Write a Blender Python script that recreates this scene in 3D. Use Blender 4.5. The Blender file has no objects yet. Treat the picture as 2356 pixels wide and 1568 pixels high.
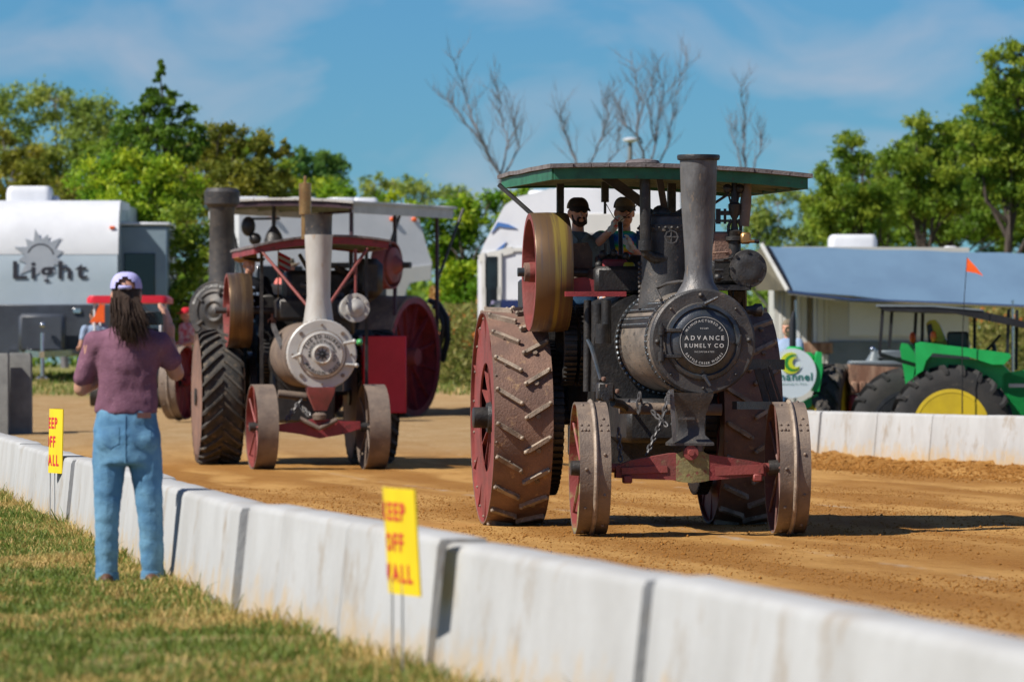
import bpy, bmesh, math, random
import numpy as np
from mathutils import Vector, Matrix, noise as mnoise
rnd = random.Random(7)
R = math.radians
scene = bpy.context.scene
col = scene.collection

# ------------------------------------------------------------------ camera, sky, sun, exposure
CAM_H = 1.3
FD, CX, YH = 12680.0, 1178.0, 837.0          # focal length, centre column and horizon row of a 2356 px wide picture
cam_d = bpy.data.cameras.new('camera')
cam = bpy.data.objects.new('camera', cam_d); col.objects.link(cam)
cam.location = (0, 0, CAM_H); cam.rotation_euler = (R(90), 0, 0)
cam_d.sensor_width = 36; cam_d.lens = FD / 2356 * 36
cam_d.shift_y = (YH - 784) / 2356
cam_d.clip_start = 0.5; cam_d.clip_end = 6000
cam_d.dof.use_dof = True; cam_d.dof.focus_distance = 42.5; cam_d.dof.aperture_fstop = 4.8
scene.camera = cam

SUN_EL, SUN_AZ = 46.0, 29.0                  # elevation; degrees from due left (-x) towards the camera (-y)
sun_dir = Vector((-math.cos(R(SUN_AZ)) * math.cos(R(SUN_EL)), -math.sin(R(SUN_AZ)) * math.cos(R(SUN_EL)), math.sin(R(SUN_EL))))
world = bpy.data.worlds.new('World'); scene.world = world; world.use_nodes = True
wn, wl = world.node_tree.nodes, world.node_tree.links
wn.clear()
w_out = wn.new('ShaderNodeOutputWorld'); w_bg = wn.new('ShaderNodeBackground')
sky = wn.new('ShaderNodeTexSky'); sky.sky_type = 'NISHITA'; sky.sun_disc = False
sky.sun_elevation = R(SUN_EL); sky.sun_rotation = math.atan2(sun_dir.x, sun_dir.y)
sky.altitude = 2500; sky.air_density = 1.3; sky.dust_density = 0.0; sky.ozone_density = 5.0
tc = wn.new('ShaderNodeTexCoord')
mp = wn.new('ShaderNodeMapping'); mp.inputs['Scale'].default_value = (16, 16, 34); mp.inputs['Rotation'].default_value = (0, R(24), 0)
cn = wn.new('ShaderNodeTexNoise'); cn.inputs['Scale'].default_value = 1.5; cn.inputs['Detail'].default_value = 7; cn.inputs['Roughness'].default_value = .5
cn.inputs['Distortion'].default_value = .5
cr = wn.new('ShaderNodeValToRGB'); cr.color_ramp.elements[0].position = .45; cr.color_ramp.elements[1].position = .80
cr.color_ramp.elements[0].color = (0, 0, 0, 1); cr.color_ramp.elements[1].color = (.62, .62, .62, 1)
tint = wn.new('ShaderNodeMixRGB'); tint.blend_type = 'MULTIPLY'; tint.inputs[0].default_value = 1; tint.inputs[2].default_value = (.135, .268, .385, 1)
cmix = wn.new('ShaderNodeMixRGB'); cmix.inputs[2].default_value = (2.7, 2.55, 2.85, 1)
wl.new(tc.outputs['Generated'], mp.inputs[0]); wl.new(mp.outputs[0], cn.inputs['Vector']); wl.new(cn.outputs['Fac'], cr.inputs[0])
wl.new(sky.outputs[0], tint.inputs[1]); wl.new(tint.outputs[0], cmix.inputs[1]); wl.new(cr.outputs[0], cmix.inputs[0])
wl.new(cmix.outputs[0], w_bg.inputs[0]); w_bg.inputs[1].default_value = 0.11
wl.new(w_bg.outputs[0], w_out.inputs[0])
sl = bpy.data.lights.new('sun', 'SUN'); sl.energy = 3.2; sl.angle = R(.55); sl.color = (1, .95, .86)
so = bpy.data.objects.new('sun', sl); col.objects.link(so); so.location = (-30, -10, 40)
so.rotation_euler = (-sun_dir).to_track_quat('-Z', 'Y').to_euler()
scene.view_settings.view_transform = 'Standard'; scene.view_settings.look = 'None'
scene.view_settings.exposure = 0.98; scene.view_settings.gamma = 1
scene.cycles.max_bounces = 6; scene.cycles.transparent_max_bounces = 6

# ------------------------------------------------------------------ helpers
def W(x, y, d):
    "point seen at picture position x, y (2356 px wide) at depth d"
    return Vector(((x - CX) / FD * d, d, CAM_H - (y - YH) / FD * d))

def interp(x, pts):
    if x <= pts[0][0]: return pts[0][1]
    for (a, b), (c, e) in zip(pts, pts[1:]):
        if x <= c: return b + (e - b) * (x - a) / (c - a)
    return pts[-1][1]

class MB:
    "collects geometry for one mesh object"
    def __init__(s): s.v, s.f, s.m = [], [], []
    def add(s, vs, fs, mi=0):
        o = len(s.v); s.v += [tuple(p) for p in vs]; s.f += [tuple(i + o for i in f) for f in fs]; s.m += [mi] * len(fs)
        return s
    def box(s, c, sz, rot=None, ch=0.0, mi=0):
        hx, hy, hz = sz[0] / 2, sz[1] / 2, sz[2] / 2
        ch = min(ch, hx * .9, hy * .9, hz * .9)
        if ch <= 0:
            vs = [Vector((x, y, z)) for z in (-hz, hz) for x, y in ((-hx, -hy), (hx, -hy), (hx, hy), (-hx, hy))]
            fs = [(3, 2, 1, 0), (4, 5, 6, 7), (0, 1, 5, 4), (1, 2, 6, 5), (2, 3, 7, 6), (3, 0, 4, 7)]
        else:
            vs, idx = [], {}
            for sx in (-1, 1):
                for sy in (-1, 1):
                    for sz_ in (-1, 1):
                        for ax in range(3):
                            p = [sx * (hx - ch), sy * (hy - ch), sz_ * (hz - ch)]
                            p[ax] = (sx * hx, sy * hy, sz_ * hz)[ax]
                            idx[(sx, sy, sz_, ax)] = len(vs); vs.append(Vector(p))
            fs = []
            for ax in range(3):
                o1, o2 = [k for k in range(3) if k != ax]
                for sg in (-1, 1):
                    q = []
                    for a, b in ((-1, -1), (1, -1), (1, 1), (-1, 1)):
                        k = [0, 0, 0]; k[ax] = sg; k[o1] = a; k[o2] = b
                        q.append(idx[(k[0], k[1], k[2], ax)])
                    fs.append(tuple(q))
                for a in (-1, 1):
                    for b in (-1, 1):
                        k1 = [0, 0, 0]; k1[ax] = -1; k1[o1] = a; k1[o2] = b
                        k2 = list(k1); k2[ax] = 1
                        fs.append((idx[(*k1, o1)], idx[(*k2, o1)], idx[(*k2, o2)], idx[(*k1, o2)]))
            for sx in (-1, 1):
                for sy in (-1, 1):
                    for sz_ in (-1, 1): fs.append(tuple(idx[(sx, sy, sz_, a)] for a in range(3)))
        if rot is not None: vs = [rot @ p for p in vs]
        c = Vector(c)
        return s.add([p + c for p in vs], fs, mi)
    def bar(s, p0, p1, w, h, up=(0, 0, 1), ch=0.0, mi=0):
        p0, p1 = Vector(p0), Vector(p1); d = p1 - p0; L = d.length; d.normalize(); up = Vector(up)
        if abs(d.dot(up)) > .98: up = Vector((0, 1, 0))
        x = d.cross(up).normalized(); z = x.cross(d)
        rot = Matrix((x, d, z)).transposed()
        return s.box((p0 + p1) / 2, (w, L, h), rot, ch, mi)
    def tube(s, pts, r, n=8, mi=0, cap=True, flat=None):
        pts = [Vector(p) for p in pts]; k = len(pts)
        rs = r if isinstance(r, (list, tuple)) else [r] * k
        vs, fs = [], []; px = None
        for i, p in enumerate(pts):
            d = (pts[min(i + 1, k - 1)] - pts[max(i - 1, 0)]).normalized()
            if px is None:
                a = Vector((0, 0, 1)) if abs(d.z) < .9 else Vector((1, 0, 0))
                px = a.cross(d).normalized()
            px = (px - d * px.dot(d)).normalized(); py = d.cross(px)
            for j in range(n):
                t = 2 * math.pi * j / n
                vs.append(p + px * math.cos(t) * rs[i] + py * math.sin(t) * rs[i])
        for i in range(k - 1):
            for j in range(n):
                fs.append((i * n + j, i * n + (j + 1) % n, (i + 1) * n + (j + 1) % n, (i + 1) * n + j))
        if cap: fs += [tuple(range(n))[::-1], tuple(range((k - 1) * n, k * n))]
        return s.add(vs, fs, mi)
    def lathe(s, prof, c=(0, 0, 0), axis='z', n=32, mi=0, closed=False, a0=0, a1=2 * math.pi):
        "profile of (along, radius) turned about the axis"
        c = Vector(c); vs, fs = [], []; full = abs(a1 - a0) > 6.28; m = n if full else n + 1
        for a, r in prof:
            for j in range(m):
                t = a0 + (a1 - a0) * j / n; u, w = r * math.cos(t), r * math.sin(t)
                p = {'x': (a, u, w), 'y': (w, a, u), 'z': (u, w, a)}[axis]
                vs.append(c + Vector(p))
        k = len(prof)
        for i in range(k if closed else k - 1):
            i2 = (i + 1) % k
            for j in range(n):
                j2 = (j + 1) % m
                fs.append((i * m + j, i * m + j2, i2 * m + j2, i2 * m + j))
        if not closed and full:
            if prof[0][1] > 1e-6: fs.append(tuple(range(m))[::-1])
            if prof[-1][1] > 1e-6: fs.append(tuple(range((k - 1) * m, k * m)))
        return s.add(vs, fs, mi)
    def sph(s, c, r, nu=12, nv=8, rot=None, mi=0):
        if not isinstance(r, (list, tuple)): r = (r, r, r)
        c = Vector(c); vs, fs = [], []
        for i in range(nv + 1):
            ph = math.pi * i / nv
            for j in range(nu):
                t = 2 * math.pi * j / nu
                p = Vector((r[0] * math.sin(ph) * math.cos(t), r[1] * math.sin(ph) * math.sin(t), r[2] * math.cos(ph)))
                vs.append(c + (rot @ p if rot is not None else p))
        for i in range(nv):
            for j in range(nu):
                fs.append((i * nu + j, (i + 1) * nu + j, (i + 1) * nu + (j + 1) % nu, i * nu + (j + 1) % nu))
        return s.add(vs, fs, mi)
    def bolt(s, p, nrm, r, h, n=6, dome=False, mi=0):
        p, nrm = Vector(p), Vector(nrm).normalized()
        if dome: return s.tube([p - nrm * h * .3, p + nrm * h * .35, p + nrm * h * .8, p + nrm * h], [r, r * .92, r * .6, r * .15], n, mi)
        return s.tube([p - nrm * h * .3, p + nrm * h], r, n, mi)
    def prism(s, pts, n, t, mi=0):
        "flat polygon (3d points) thickened by t along n, both ways"
        n = Vector(n).normalized() * t / 2; k = len(pts); pts = [Vector(p) for p in pts]
        vs = [p - n for p in pts] + [p + n for p in pts]
        fs = [tuple(range(k))[::-1], tuple(range(k, 2 * k))] + [(i, (i + 1) % k, k + (i + 1) % k, k + i) for i in range(k)]
        return s.add(vs, fs, mi)
    def loft(s, rings, mi=0, cap=True):
        n = len(rings[0]); vs = [p for r_ in rings for p in r_]; fs = []
        for i in range(len(rings) - 1):
            for j in range(n): fs.append((i * n + j, i * n + (j + 1) % n, (i + 1) * n + (j + 1) % n, (i + 1) * n + j))
        if cap: fs += [tuple(range(n))[::-1], tuple(range((len(rings) - 1) * n, len(rings) * n))]
        return s.add(vs, fs, mi)
    def xf(s, mtx):
        s.v = [tuple(mtx @ Vector(p)) for p in s.v]; return s
    def mesh(s, name, mats, ang=38):
        me = bpy.data.meshes.new(name); me.from_pydata(s.v, [], s.f)
        for m in (mats if isinstance(mats, (list, tuple)) else [mats]): me.materials.append(m)
        if any(s.m): me.polygons.foreach_set('material_index', s.m)
        bm = bmesh.new(); bm.from_mesh(me); bmesh.ops.recalc_face_normals(bm, faces=bm.faces); bm.to_mesh(me); bm.free()
        me.shade_smooth(); me.set_sharp_from_angle(angle=R(ang)); me.update()
        return me
    def build(s, name, mats, parent=None, loc=None, ang=38, rot=None):
        return link(name, s.mesh(name, mats, ang), parent, loc, rot)

def link(name, me, parent=None, loc=None, rot=None):
    o = bpy.data.objects.new(name, me); col.objects.link(o)
    if parent is not None: o.parent = parent
    if loc is not None: o.location = loc
    if rot is not None: o.rotation_euler = rot
    return o

def tag(o, label=None, cat=None, group=None, kind=None):
    if label: o['label'] = label
    if cat: o['category'] = cat
    if group: o['group'] = group
    if kind: o['kind'] = kind
    return o

def thing(name, loc, rz, label, cat, group=None):
    o = bpy.data.objects.new(name, None); col.objects.link(o); o.empty_display_size = .3
    o.location = loc; o.rotation_euler = (0, 0, rz)
    return tag(o, label, cat, group)

def stuff(o): o['kind'] = 'stuff'; return o

# glyphs of the built-in font, as flat polygons
_gl = {}
def glyph(ch, bold=0.0):
    k = (ch, bold)
    if k not in _gl:
        cu = bpy.data.curves.new('g', 'FONT'); cu.body = ch; cu.offset = bold; cu.resolution_u = 3
        o = bpy.data.objects.new('g', cu); col.objects.link(o)
        dg = bpy.context.evaluated_depsgraph_get(); me = o.evaluated_get(dg).to_mesh()
        vs = [tuple(v.co) for v in me.vertices]; fs = [tuple(p.vertices) for p in me.polygons]
        o.evaluated_get(dg).to_mesh_clear(); bpy.data.objects.remove(o); bpy.data.curves.remove(cu)
        x0 = min((v[0] for v in vs), default=0); x1 = max((v[0] for v in vs), default=.3)
        _gl[k] = ([(v[0] - x0, v[1]) for v in vs], fs, x1 - x0)
    return _gl[k]

def text_line(mb, txt, size, fn, bold=0.0, gap=.14, wx=1.0, align=0, mi=0):
    "letters laid along a line; fn(u, v) turns text coordinates (metres) into points"
    ws = [(.32 if c == ' ' else glyph(c, bold)[2] + gap) for c in txt]
    tot = (sum(ws) - gap) * size * wx
    u = -tot / 2 if align == 0 else 0
    for c, w_ in zip(txt, ws):
        if c != ' ':
            vs, fs, w = glyph(c, bold)
            mb.add([fn(u + x * size * wx, y * size) for x, y in vs], fs, mi)
        u += w_ * size * wx
    return tot

def text_arc(mb, txt, size, rad, mid, fn, bold=0.0, gap=.2, inward=False, wx=1.0):
    "letters round a circle of radius rad about fn's origin; mid = angle of the middle of the text"
    ws = [(.35 if c == ' ' else glyph(c, bold)[2] + gap) for c in txt]
    tot = (sum(ws) - gap) * size * wx; u = -tot / 2
    for c, w_ in zip(txt, ws):
        if c != ' ':
            vs, fs, w = glyph(c, bold); uc = u + w * size * wx / 2
            an = mid + (uc / rad if inward else -uc / rad)
            out = []
            for x, y in vs:
                x = (x - w / 2) * size * wx; y = y * size
                if inward: r_, t_ = rad - y, an + x / rad
                else: r_, t_ = rad + y, an - x / rad
                out.append(fn(r_ * math.cos(t_), r_ * math.sin(t_)))
            mb.add(out, fs)
        u += w_ * size * wx

# ------------------------------------------------------------------ materials
def M(name, c1, c2=None, c3=None, scale=4, rough=.6, metal=0.0, bump=.15, bscale=40, stretch=(1, 1, 1), t=(.4, .62), t3=(.58, .66), s3=3.1, spec=.4, rvar=.12, emit=None):
    m = bpy.data.materials.new(name); m.use_nodes = True
    n, l = m.node_tree.nodes, m.node_tree.links
    b = n['Principled BSDF']; b.inputs['Metallic'].default_value = metal; b.inputs['Specular IOR Level'].default_value = spec
    tcn = n.new('ShaderNodeTexCoord'); oi = n.new('ShaderNodeObjectInfo')
    mpn = n.new('ShaderNodeMapping'); mpn.inputs['Scale'].default_value = stretch
    cmb = n.new('ShaderNodeVectorMath'); cmb.operation = 'SCALE'; cmb.inputs[0].default_value = (37, 53, 71)
    l.new(oi.outputs['Random'], cmb.inputs['Scale']); l.new(tcn.outputs['Object'], mpn.inputs[0]); l.new(cmb.outputs[0], mpn.inputs['Location'])
    def noise(sc, det=5, ro=.6):
        q = n.new('ShaderNodeTexNoise'); q.inputs['Scale'].default_value = sc; q.inputs['Detail'].default_value = det
        q.inputs['Roughness'].default_value = ro; l.new(mpn.outputs[0], q.inputs['Vector']); return q
    def ramp(src, a, b_):
        q = n.new('ShaderNodeValToRGB'); q.color_ramp.elements[0].position = a; q.color_ramp.elements[1].position = b_
        l.new(src, q.inputs[0]); return q.outputs[0]
    def mix(f, a, b_):
        q = n.new('ShaderNodeMixRGB'); l.new(f, q.inputs[0])
        for i, v in ((1, a), (2, b_)):
            if isinstance(v, tuple): q.inputs[i].default_value = (*v, 1)
            else: l.new(v, q.inputs[i])
        return q.outputs[0]
    n1 = noise(scale); cur = c1
    if c2: cur = mix(ramp(n1.outputs['Fac'], *t), c1, c2)
    if c3: cur = mix(ramp(noise(scale * s3, 8, .7).outputs['Fac'], *t3), cur, c3)
    if isinstance(cur, tuple): b.inputs['Base Color'].default_value = (*cur, 1)
    else: l.new(cur, b.inputs['Base Color'])
    mr = n.new('ShaderNodeMapRange'); mr.inputs[3].default_value = max(.03, rough - rvar); mr.inputs[4].default_value = min(1, rough + rvar)
    l.new(noise(scale * 2.3).outputs['Fac'], mr.inputs[0]); l.new(mr.outputs[0], b.inputs['Roughness'])
    if bump:
        bn = n.new('ShaderNodeBump'); bn.inputs['Strength'].default_value = bump; bn.inputs['Distance'].default_value = .02
        l.new(noise(bscale, 4).outputs['Fac'], bn.inputs['Height']); l.new(bn.outputs[0], b.inputs['Normal'])
    if emit: b.inputs['Emission Color'].default_value = (*emit[:3], 1); b.inputs['Emission Strength'].default_value = emit[3]
    return m

def leaf_mat(name, ca, cb, cc, trans=.45):
    "leaves, blades: colour picked by the mesh attribute 'tint' (0..1)"
    m = bpy.data.materials.new(name); m.use_nodes = True
    n, l = m.node_tree.nodes, m.node_tree.links; b = n['Principled BSDF']; out = n['Material Output']
    at = n.new('ShaderNodeAttribute'); at.attribute_name = 'tint'
    rp = n.new('ShaderNodeValToRGB'); e = rp.color_ramp.elements
    e[0].color = (*ca, 1); e[1].color = (*cc, 1); q = e.new(.5); q.color = (*cb, 1)
    l.new(at.outputs['Fac'], rp.inputs[0]); l.new(rp.outputs[0], b.inputs['Base Color'])
    b.inputs['Roughness'].default_value = .55; b.inputs['Specular IOR Level'].default_value = .3
    tr = n.new('ShaderNodeBsdfTranslucent'); l.new(rp.outputs[0], tr.inputs[0])
    mx = n.new('ShaderNodeMixShader'); mx.inputs[0].default_value = trans
    l.new(b.outputs[0], mx.inputs[1]); l.new(tr.outputs[0], mx.inputs[2]); l.new(mx.outputs[0], out.inputs[0])
    return m

m_iron = M('black_iron', (.050, .049, .050), (.092, .084, .078), (.17, .13, .10), 5, .5, .35, .25, 60)
m_irong = M('greasy_iron', (.032, .031, .032), (.06, .055, .051), (.125, .10, .078), 6, .42, .4, .3, 50, t3=(.63, .70))
m_steelblue = M('blued_steel', (.055, .07, .085), (.10, .10, .105), (.13, .11, .09), 6, .38, .6, .15, 60)
m_stack = M('stack_iron', (.16, .155, .155), (.085, .08, .08), (.26, .195, .14), 5, .5, .4, .2, 45, stretch=(1.3, 1.3, .6), t=(.40, .64), t3=(.58, .72))
m_boiler = M('worn_boiler_jacket', (.22, .19, .16), (.35, .29, .235), (.10, .09, .08), 3.5, .45, .45, .25, 40, stretch=(1, .6, 1.6), t3=(.55, .64))
m_rust = M('rusty_steel', (.25, .145, .105), (.165, .10, .078), (.36, .225, .13), 3.4, .64, .1, .35, 55, t3=(.58, .68))
m_rust2 = M('brown_steel', (.22, .165, .125), (.14, .105, .085), (.34, .235, .155), 5, .64, .12, .3, 60, t3=(.6, .7))
m_cleat = M('worn_cleat_steel', (.38, .30, .23), (.20, .155, .12), (.48, .42, .35), 9, .58, .2, .3, 80)
m_wheelred = M('faded_red_paint', (.27, .062, .055), (.18, .05, .042), (.13, .06, .045), 4, .55, .05, .2, 50, t3=(.6, .7))
m_axle = M('faded_axle_red', (.25, .045, .045), (.17, .055, .045), (.22, .15, .085), 5, .6, .05, .25, 50, t3=(.60, .70), s3=2)
m_wheelolive = M('flaking_red_olive_paint', (.22, .045, .042), (.27, .235, .10), (.07, .045, .035), 4.5, .6, .05, .25, 50, t=(.46, .56))
m_red = M('bright_red_paint', (.66, .022, .045), (.58, .018, .036), (.25, .03, .03), 2, .4, 0, .05, 30, t3=(.7, .8))
m_dkred = M('dark_red_paint', (.30, .042, .048), (.21, .034, .038), (.06, .03, .025), 4, .5, .05, .15, 50)
m_flyrim = M('flywheel_rim_yellow', (.34, .26, .065), (.17, .105, .06), (.12, .09, .08), 1.0, .38, .45, .12, 60, stretch=(15, .5, .5), t=(.36, .50), t3=(.56, .62), s3=1.7)
m_fly2 = M('flywheel_rim_brown', (.20, .13, .07), (.12, .08, .055), (.30, .22, .14), 1.0, .35, .6, .1, 60, stretch=(18, .5, .5), t=(.4, .55))
m_green = M('canopy_green_paint', (.028, .16, .085), (.02, .10, .058), (.06, .09, .06), 5, .55, 0, .15, 40)
m_shingle = M('weathered_roof_boards', (.20, .175, .17), (.12, .10, .10), (.07, .06, .06), 7, .85, 0, .4, 50, stretch=(1, 1, 1))
m_under = M('canopy_underside_wood', (.24, .29, .22), (.17, .20, .155), None, 6, .8)
m_silver = M('silver_paint', (.50, .48, .45), (.42, .40, .37), (.33, .22, .13), 3, .45, .15, .12, 50, t3=(.64, .74))
m_silverst = M('silver_stack_rust_streaked', (.50, .48, .45), (.42, .39, .35), (.34, .20, .10), 3.2, .45, .15, .12, 50, stretch=(1.6, 1.6, .5), t3=(.58, .7), s3=1.6)
m_brass = M('brass', (.50, .29, .12), (.36, .19, .08), None, 6, .35, .8)
m_rubber = M('dusty_tyre_rubber', (.045, .044, .043), (.085, .075, .064), (.20, .155, .11), 4, .8, 0, .3, 60, t3=(.55, .7), spec=.2)
m_dull = M('dull_brown_red_paint', (.17, .075, .06), (.12, .065, .052), (.20, .13, .09), 4, .6, .1, .2, 50)
m_olive = M('flaking_olive_paint', (.23, .20, .08), (.17, .14, .065), (.20, .06, .045), 6, .65, .05, .3, 50, t3=(.54, .62))
m_rubberdk = M('dark_tyre_rubber', (.028, .028, .029), (.045, .042, .04), (.13, .11, .09), 3, .75, 0, .2, 50, t3=(.6, .75), spec=.2)
m_white = M('white_enamel', (.68, .69, .72), (.60, .61, .64), None, 1.2, .35, 0, .02, 20)
m_rvblue = M('trailer_front_grey_blue', (.42, .49, .55), (.37, .44, .50), None, .8, .3, 0, .02, 10)
m_rvside = M('trailer_side_cream', (.60, .59, .55), (.52, .51, .48), (.42, .40, .36), 1.0, .45, 0, .04, 12, stretch=(.6, .6, .2), t3=(.62, .75))
m_rvdark = M('trailer_dark_band', (.06, .068, .085), (.045, .05, .062), None, 2, .4)
m_rvgrey = M('trailer_mid_grey', (.17, .20, .22), (.13, .155, .17), None, 2, .4)
m_glass = M('dark_glass', (.012, .014, .018), None, None, 2, .08, 0, 0, 20, spec=.6, rvar=.02)
m_chrome = M('chrome', (.6, .6, .62), None, None, 3, .15, 1.0, 0, rvar=.05)
m_black = M('black_paint', (.014, .014, .016), (.022, .022, .024), None, 4, .4)
m_blackcloth = M('black_cloth', (.014, .015, .02), (.02, .021, .026), None, 9, .9, 0, .3, 60, spec=.1)
m_jdgreen = M('tractor_green_paint', (.018, .38, .09), (.015, .31, .07), (.04, .12, .045), 2, .33, 0, .05, 30, t3=(.7, .85))
m_jdyellow = M('tractor_yellow_paint', (.58, .42, .02), (.48, .34, .02), (.3, .22, .05), 2, .4, 0, .05, 30, t3=(.68, .8))
m_orange = M('orange_plastic', (.85, .13, .02), (.75, .10, .015), None, 4, .45)
m_signy = M('sign_yellow', (.84, .62, .012), (.78, .56, .012), None, 3, .45, 0, .03, 20)
m_signred = M('sign_red_print', (.62, .02, .04), None, None, 3, .5, 0, 0)
m_wire = M('galvanised_wire', (.45, .45, .45), None, None, 8, .4, .8, 0)
m_letter = M('plate_letter_white', (.62, .62, .60), (.48, .48, .46), None, 9, .55, 0, 0)
m_plate = M('name_plate_dark', (.028, .032, .037), (.04, .043, .047), None, 7, .45, .3, .08, 60)
m_skin = M('skin', (.50, .27, .19), (.44, .22, .15), None, 14, .5, 0, .06, 120, spec=.35)
m_skin2 = M('tanned_skin', (.62, .32, .215), (.54, .26, .17), None, 14, .5, 0, .06, 120, spec=.35)
m_hair = M('long_brown_hair', (.028, .015, .010), (.048, .026, .016), (.075, .042, .026), 4, .55, 0, .4, 30, stretch=(24, 24, 1.2), spec=.25)
m_beard = M('dark_beard', (.03, .018, .013), (.055, .03, .02), None, 30, .8, 0, .5, 90)
m_tee = M('heather_plum_jersey', (.21, .10, .145), (.16, .075, .11), (.28, .15, .19), 5, .9, 0, .35, 90, s3=14, spec=.12)
m_jeans = M('washed_denim', (.085, .20, .335), (.145, .295, .43), (.065, .155, .275), 6, .85, 0, .3, 110, spec=.15, t3=(.6, .72), s3=2)
m_jeansp = M('denim_pocket', (.075, .175, .30), (.125, .265, .39), (.06, .14, .25), 8, .85, 0, .3, 110, spec=.15)
m_jeansd = M('dark_denim', (.035, .085, .17), (.045, .11, .21), None, 6, .85, 0, .3, 110, spec=.15)
m_cap = M('lavender_white_cap', (.47, .45, .76), (.42, .40, .70), None, 7, .85, 0, .2, 90, spec=.15)
m_capdk = M('brown_cap', (.06, .045, .038), (.045, .034, .03), None, 9, .9, 0, .2, 90, spec=.1)
m_capmesh = M('tan_cap_mesh', (.22, .18, .13), (.17, .14, .10), None, 20, .9, 0, .2, 90, spec=.1)
m_shirtgrey = M('grey_work_shirt', (.16, .205, .22), (.12, .16, .175), (.22, .26, .28), 8, .9, 0, .3, 60, spec=.1)
m_shirtblue = M('light_blue_shirt', (.30, .38, .52), (.24, .32, .46), None, 8, .9, 0, .3, 60, spec=.1)
m_shirtred = M('red_shirt', (.55, .03, .045), (.48, .025, .04), None, 5, .9, 0, .2, 60, spec=.1)
m_plaid = M('red_plaid_shirt', (.55, .10, .12), (.60, .5, .5), None, 16, .9, 0, .2, 60, spec=.1)
m_glove = M('white_work_glove', (.60, .60, .56), (.5, .5, .46), (.75, .08, .03), 9, .9, 0, .3, 60, t3=(.56, .60), s3=1.6)
m_straw = M('straw_hat', (.50, .31, .12), (.42, .25, .09), None, 12, .85, 0, .3, 60)
m_boot = M('brown_boot_leather', (.10, .045, .028), (.07, .03, .02), None, 8, .6)
m_leather = M('belt_patch_leather', (.09, .035, .03), None, None, 8, .7)
m_bluecloth = M('blue_cloth', (.04, .28, .60), (.035, .22, .5), None, 8, .9)
m_awning = M('awning_blue_grey', (.125, .205, .30), (.11, .18, .27), None, .9, .75, 0, .06, 6, spec=.15)
m_slide = M('slide_out_grey', (.22, .29, .34), (.19, .25, .30), None, 2, .4)
m_conc = M('grey_concrete', (.20, .20, .19), (.14, .14, .135), (.10, .095, .085), 3, .9, 0, .3, 40, t3=(.6, .72))
m_pink = M('pink_cloth', (.7, .2, .17), None, None, 5, .9)
m_rustbody = M('rust_streaked_sheet', (.40, .25, .17), (.22, .11, .07), (.10, .06, .045), 3, .8, .1, .3, 30, stretch=(2, 2, .5), t3=(.55, .66))
m_hull = M('oval_sign_white', (.62, .70, .74), (.58, .66, .71), None, 1, .4)
m_lime = M('lime_yellow_print', (.60, .66, .03), None, None, 2, .5, 0, 0)
m_limed = M('green_print', (.03, .25, .04), None, None, 2, .5, 0, 0)
m_teal = M('teal_print', (.01, .16, .13), None, None, 2, .5, 0, 0)
m_logogrey = M('logo_grey_print', (.31, .34, .39), (.36, .39, .44), None, 3, .5, 0, 0)
m_logodk = M('logo_dark_print', (.03, .03, .04), None, None, 3, .5, 0, 0)
m_swoosh = M('swoosh_blue_print', (.06, .16, .42), None, None, 3, .5, 0, 0)
m_bark = M('grey_bark', (.20, .185, .19), (.15, .14, .145), None, 9, .9, 0, .5, 40, stretch=(1, 1, .3))
m_barkdk = M('dark_bark', (.06, .045, .038), (.09, .07, .055), None, 9, .9, 0, .5, 40, stretch=(1, 1, .3))
# ------------------------------------------------------------------ ground
NEAR_W = [(5.0, 2.45), (12.9, 1.2), (17.6, .46), (21.3, -.25), (26.7, -1.30), (50.8, -4.72), (64, -6.6)]   # near wall: depth, x of its top edge
def wall_x(d): return interp(d, NEAR_W)
def far_x(d): return max(4.06 - .257 * (d - 73.4), 1.6)
def smooth(a, b, x):
    t = min(1, max(0, (x - a) / (b - a))); return t * t * (3 - 2 * t)
def terrain(x, d):
    z = interp(d, [(0, 0), (72, 0), (83, .38), (88, .45), (100, .9), (104, 1.0), (125, 1.2)])
    u = x - far_x(d)
    if u > .3:
        k = smooth(.3, 2.2, u); z = z * (1 - k) + k * interp(d, [(0, -.4), (105, -.4), (130, .4), (160, 1.1)])
    return z

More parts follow.
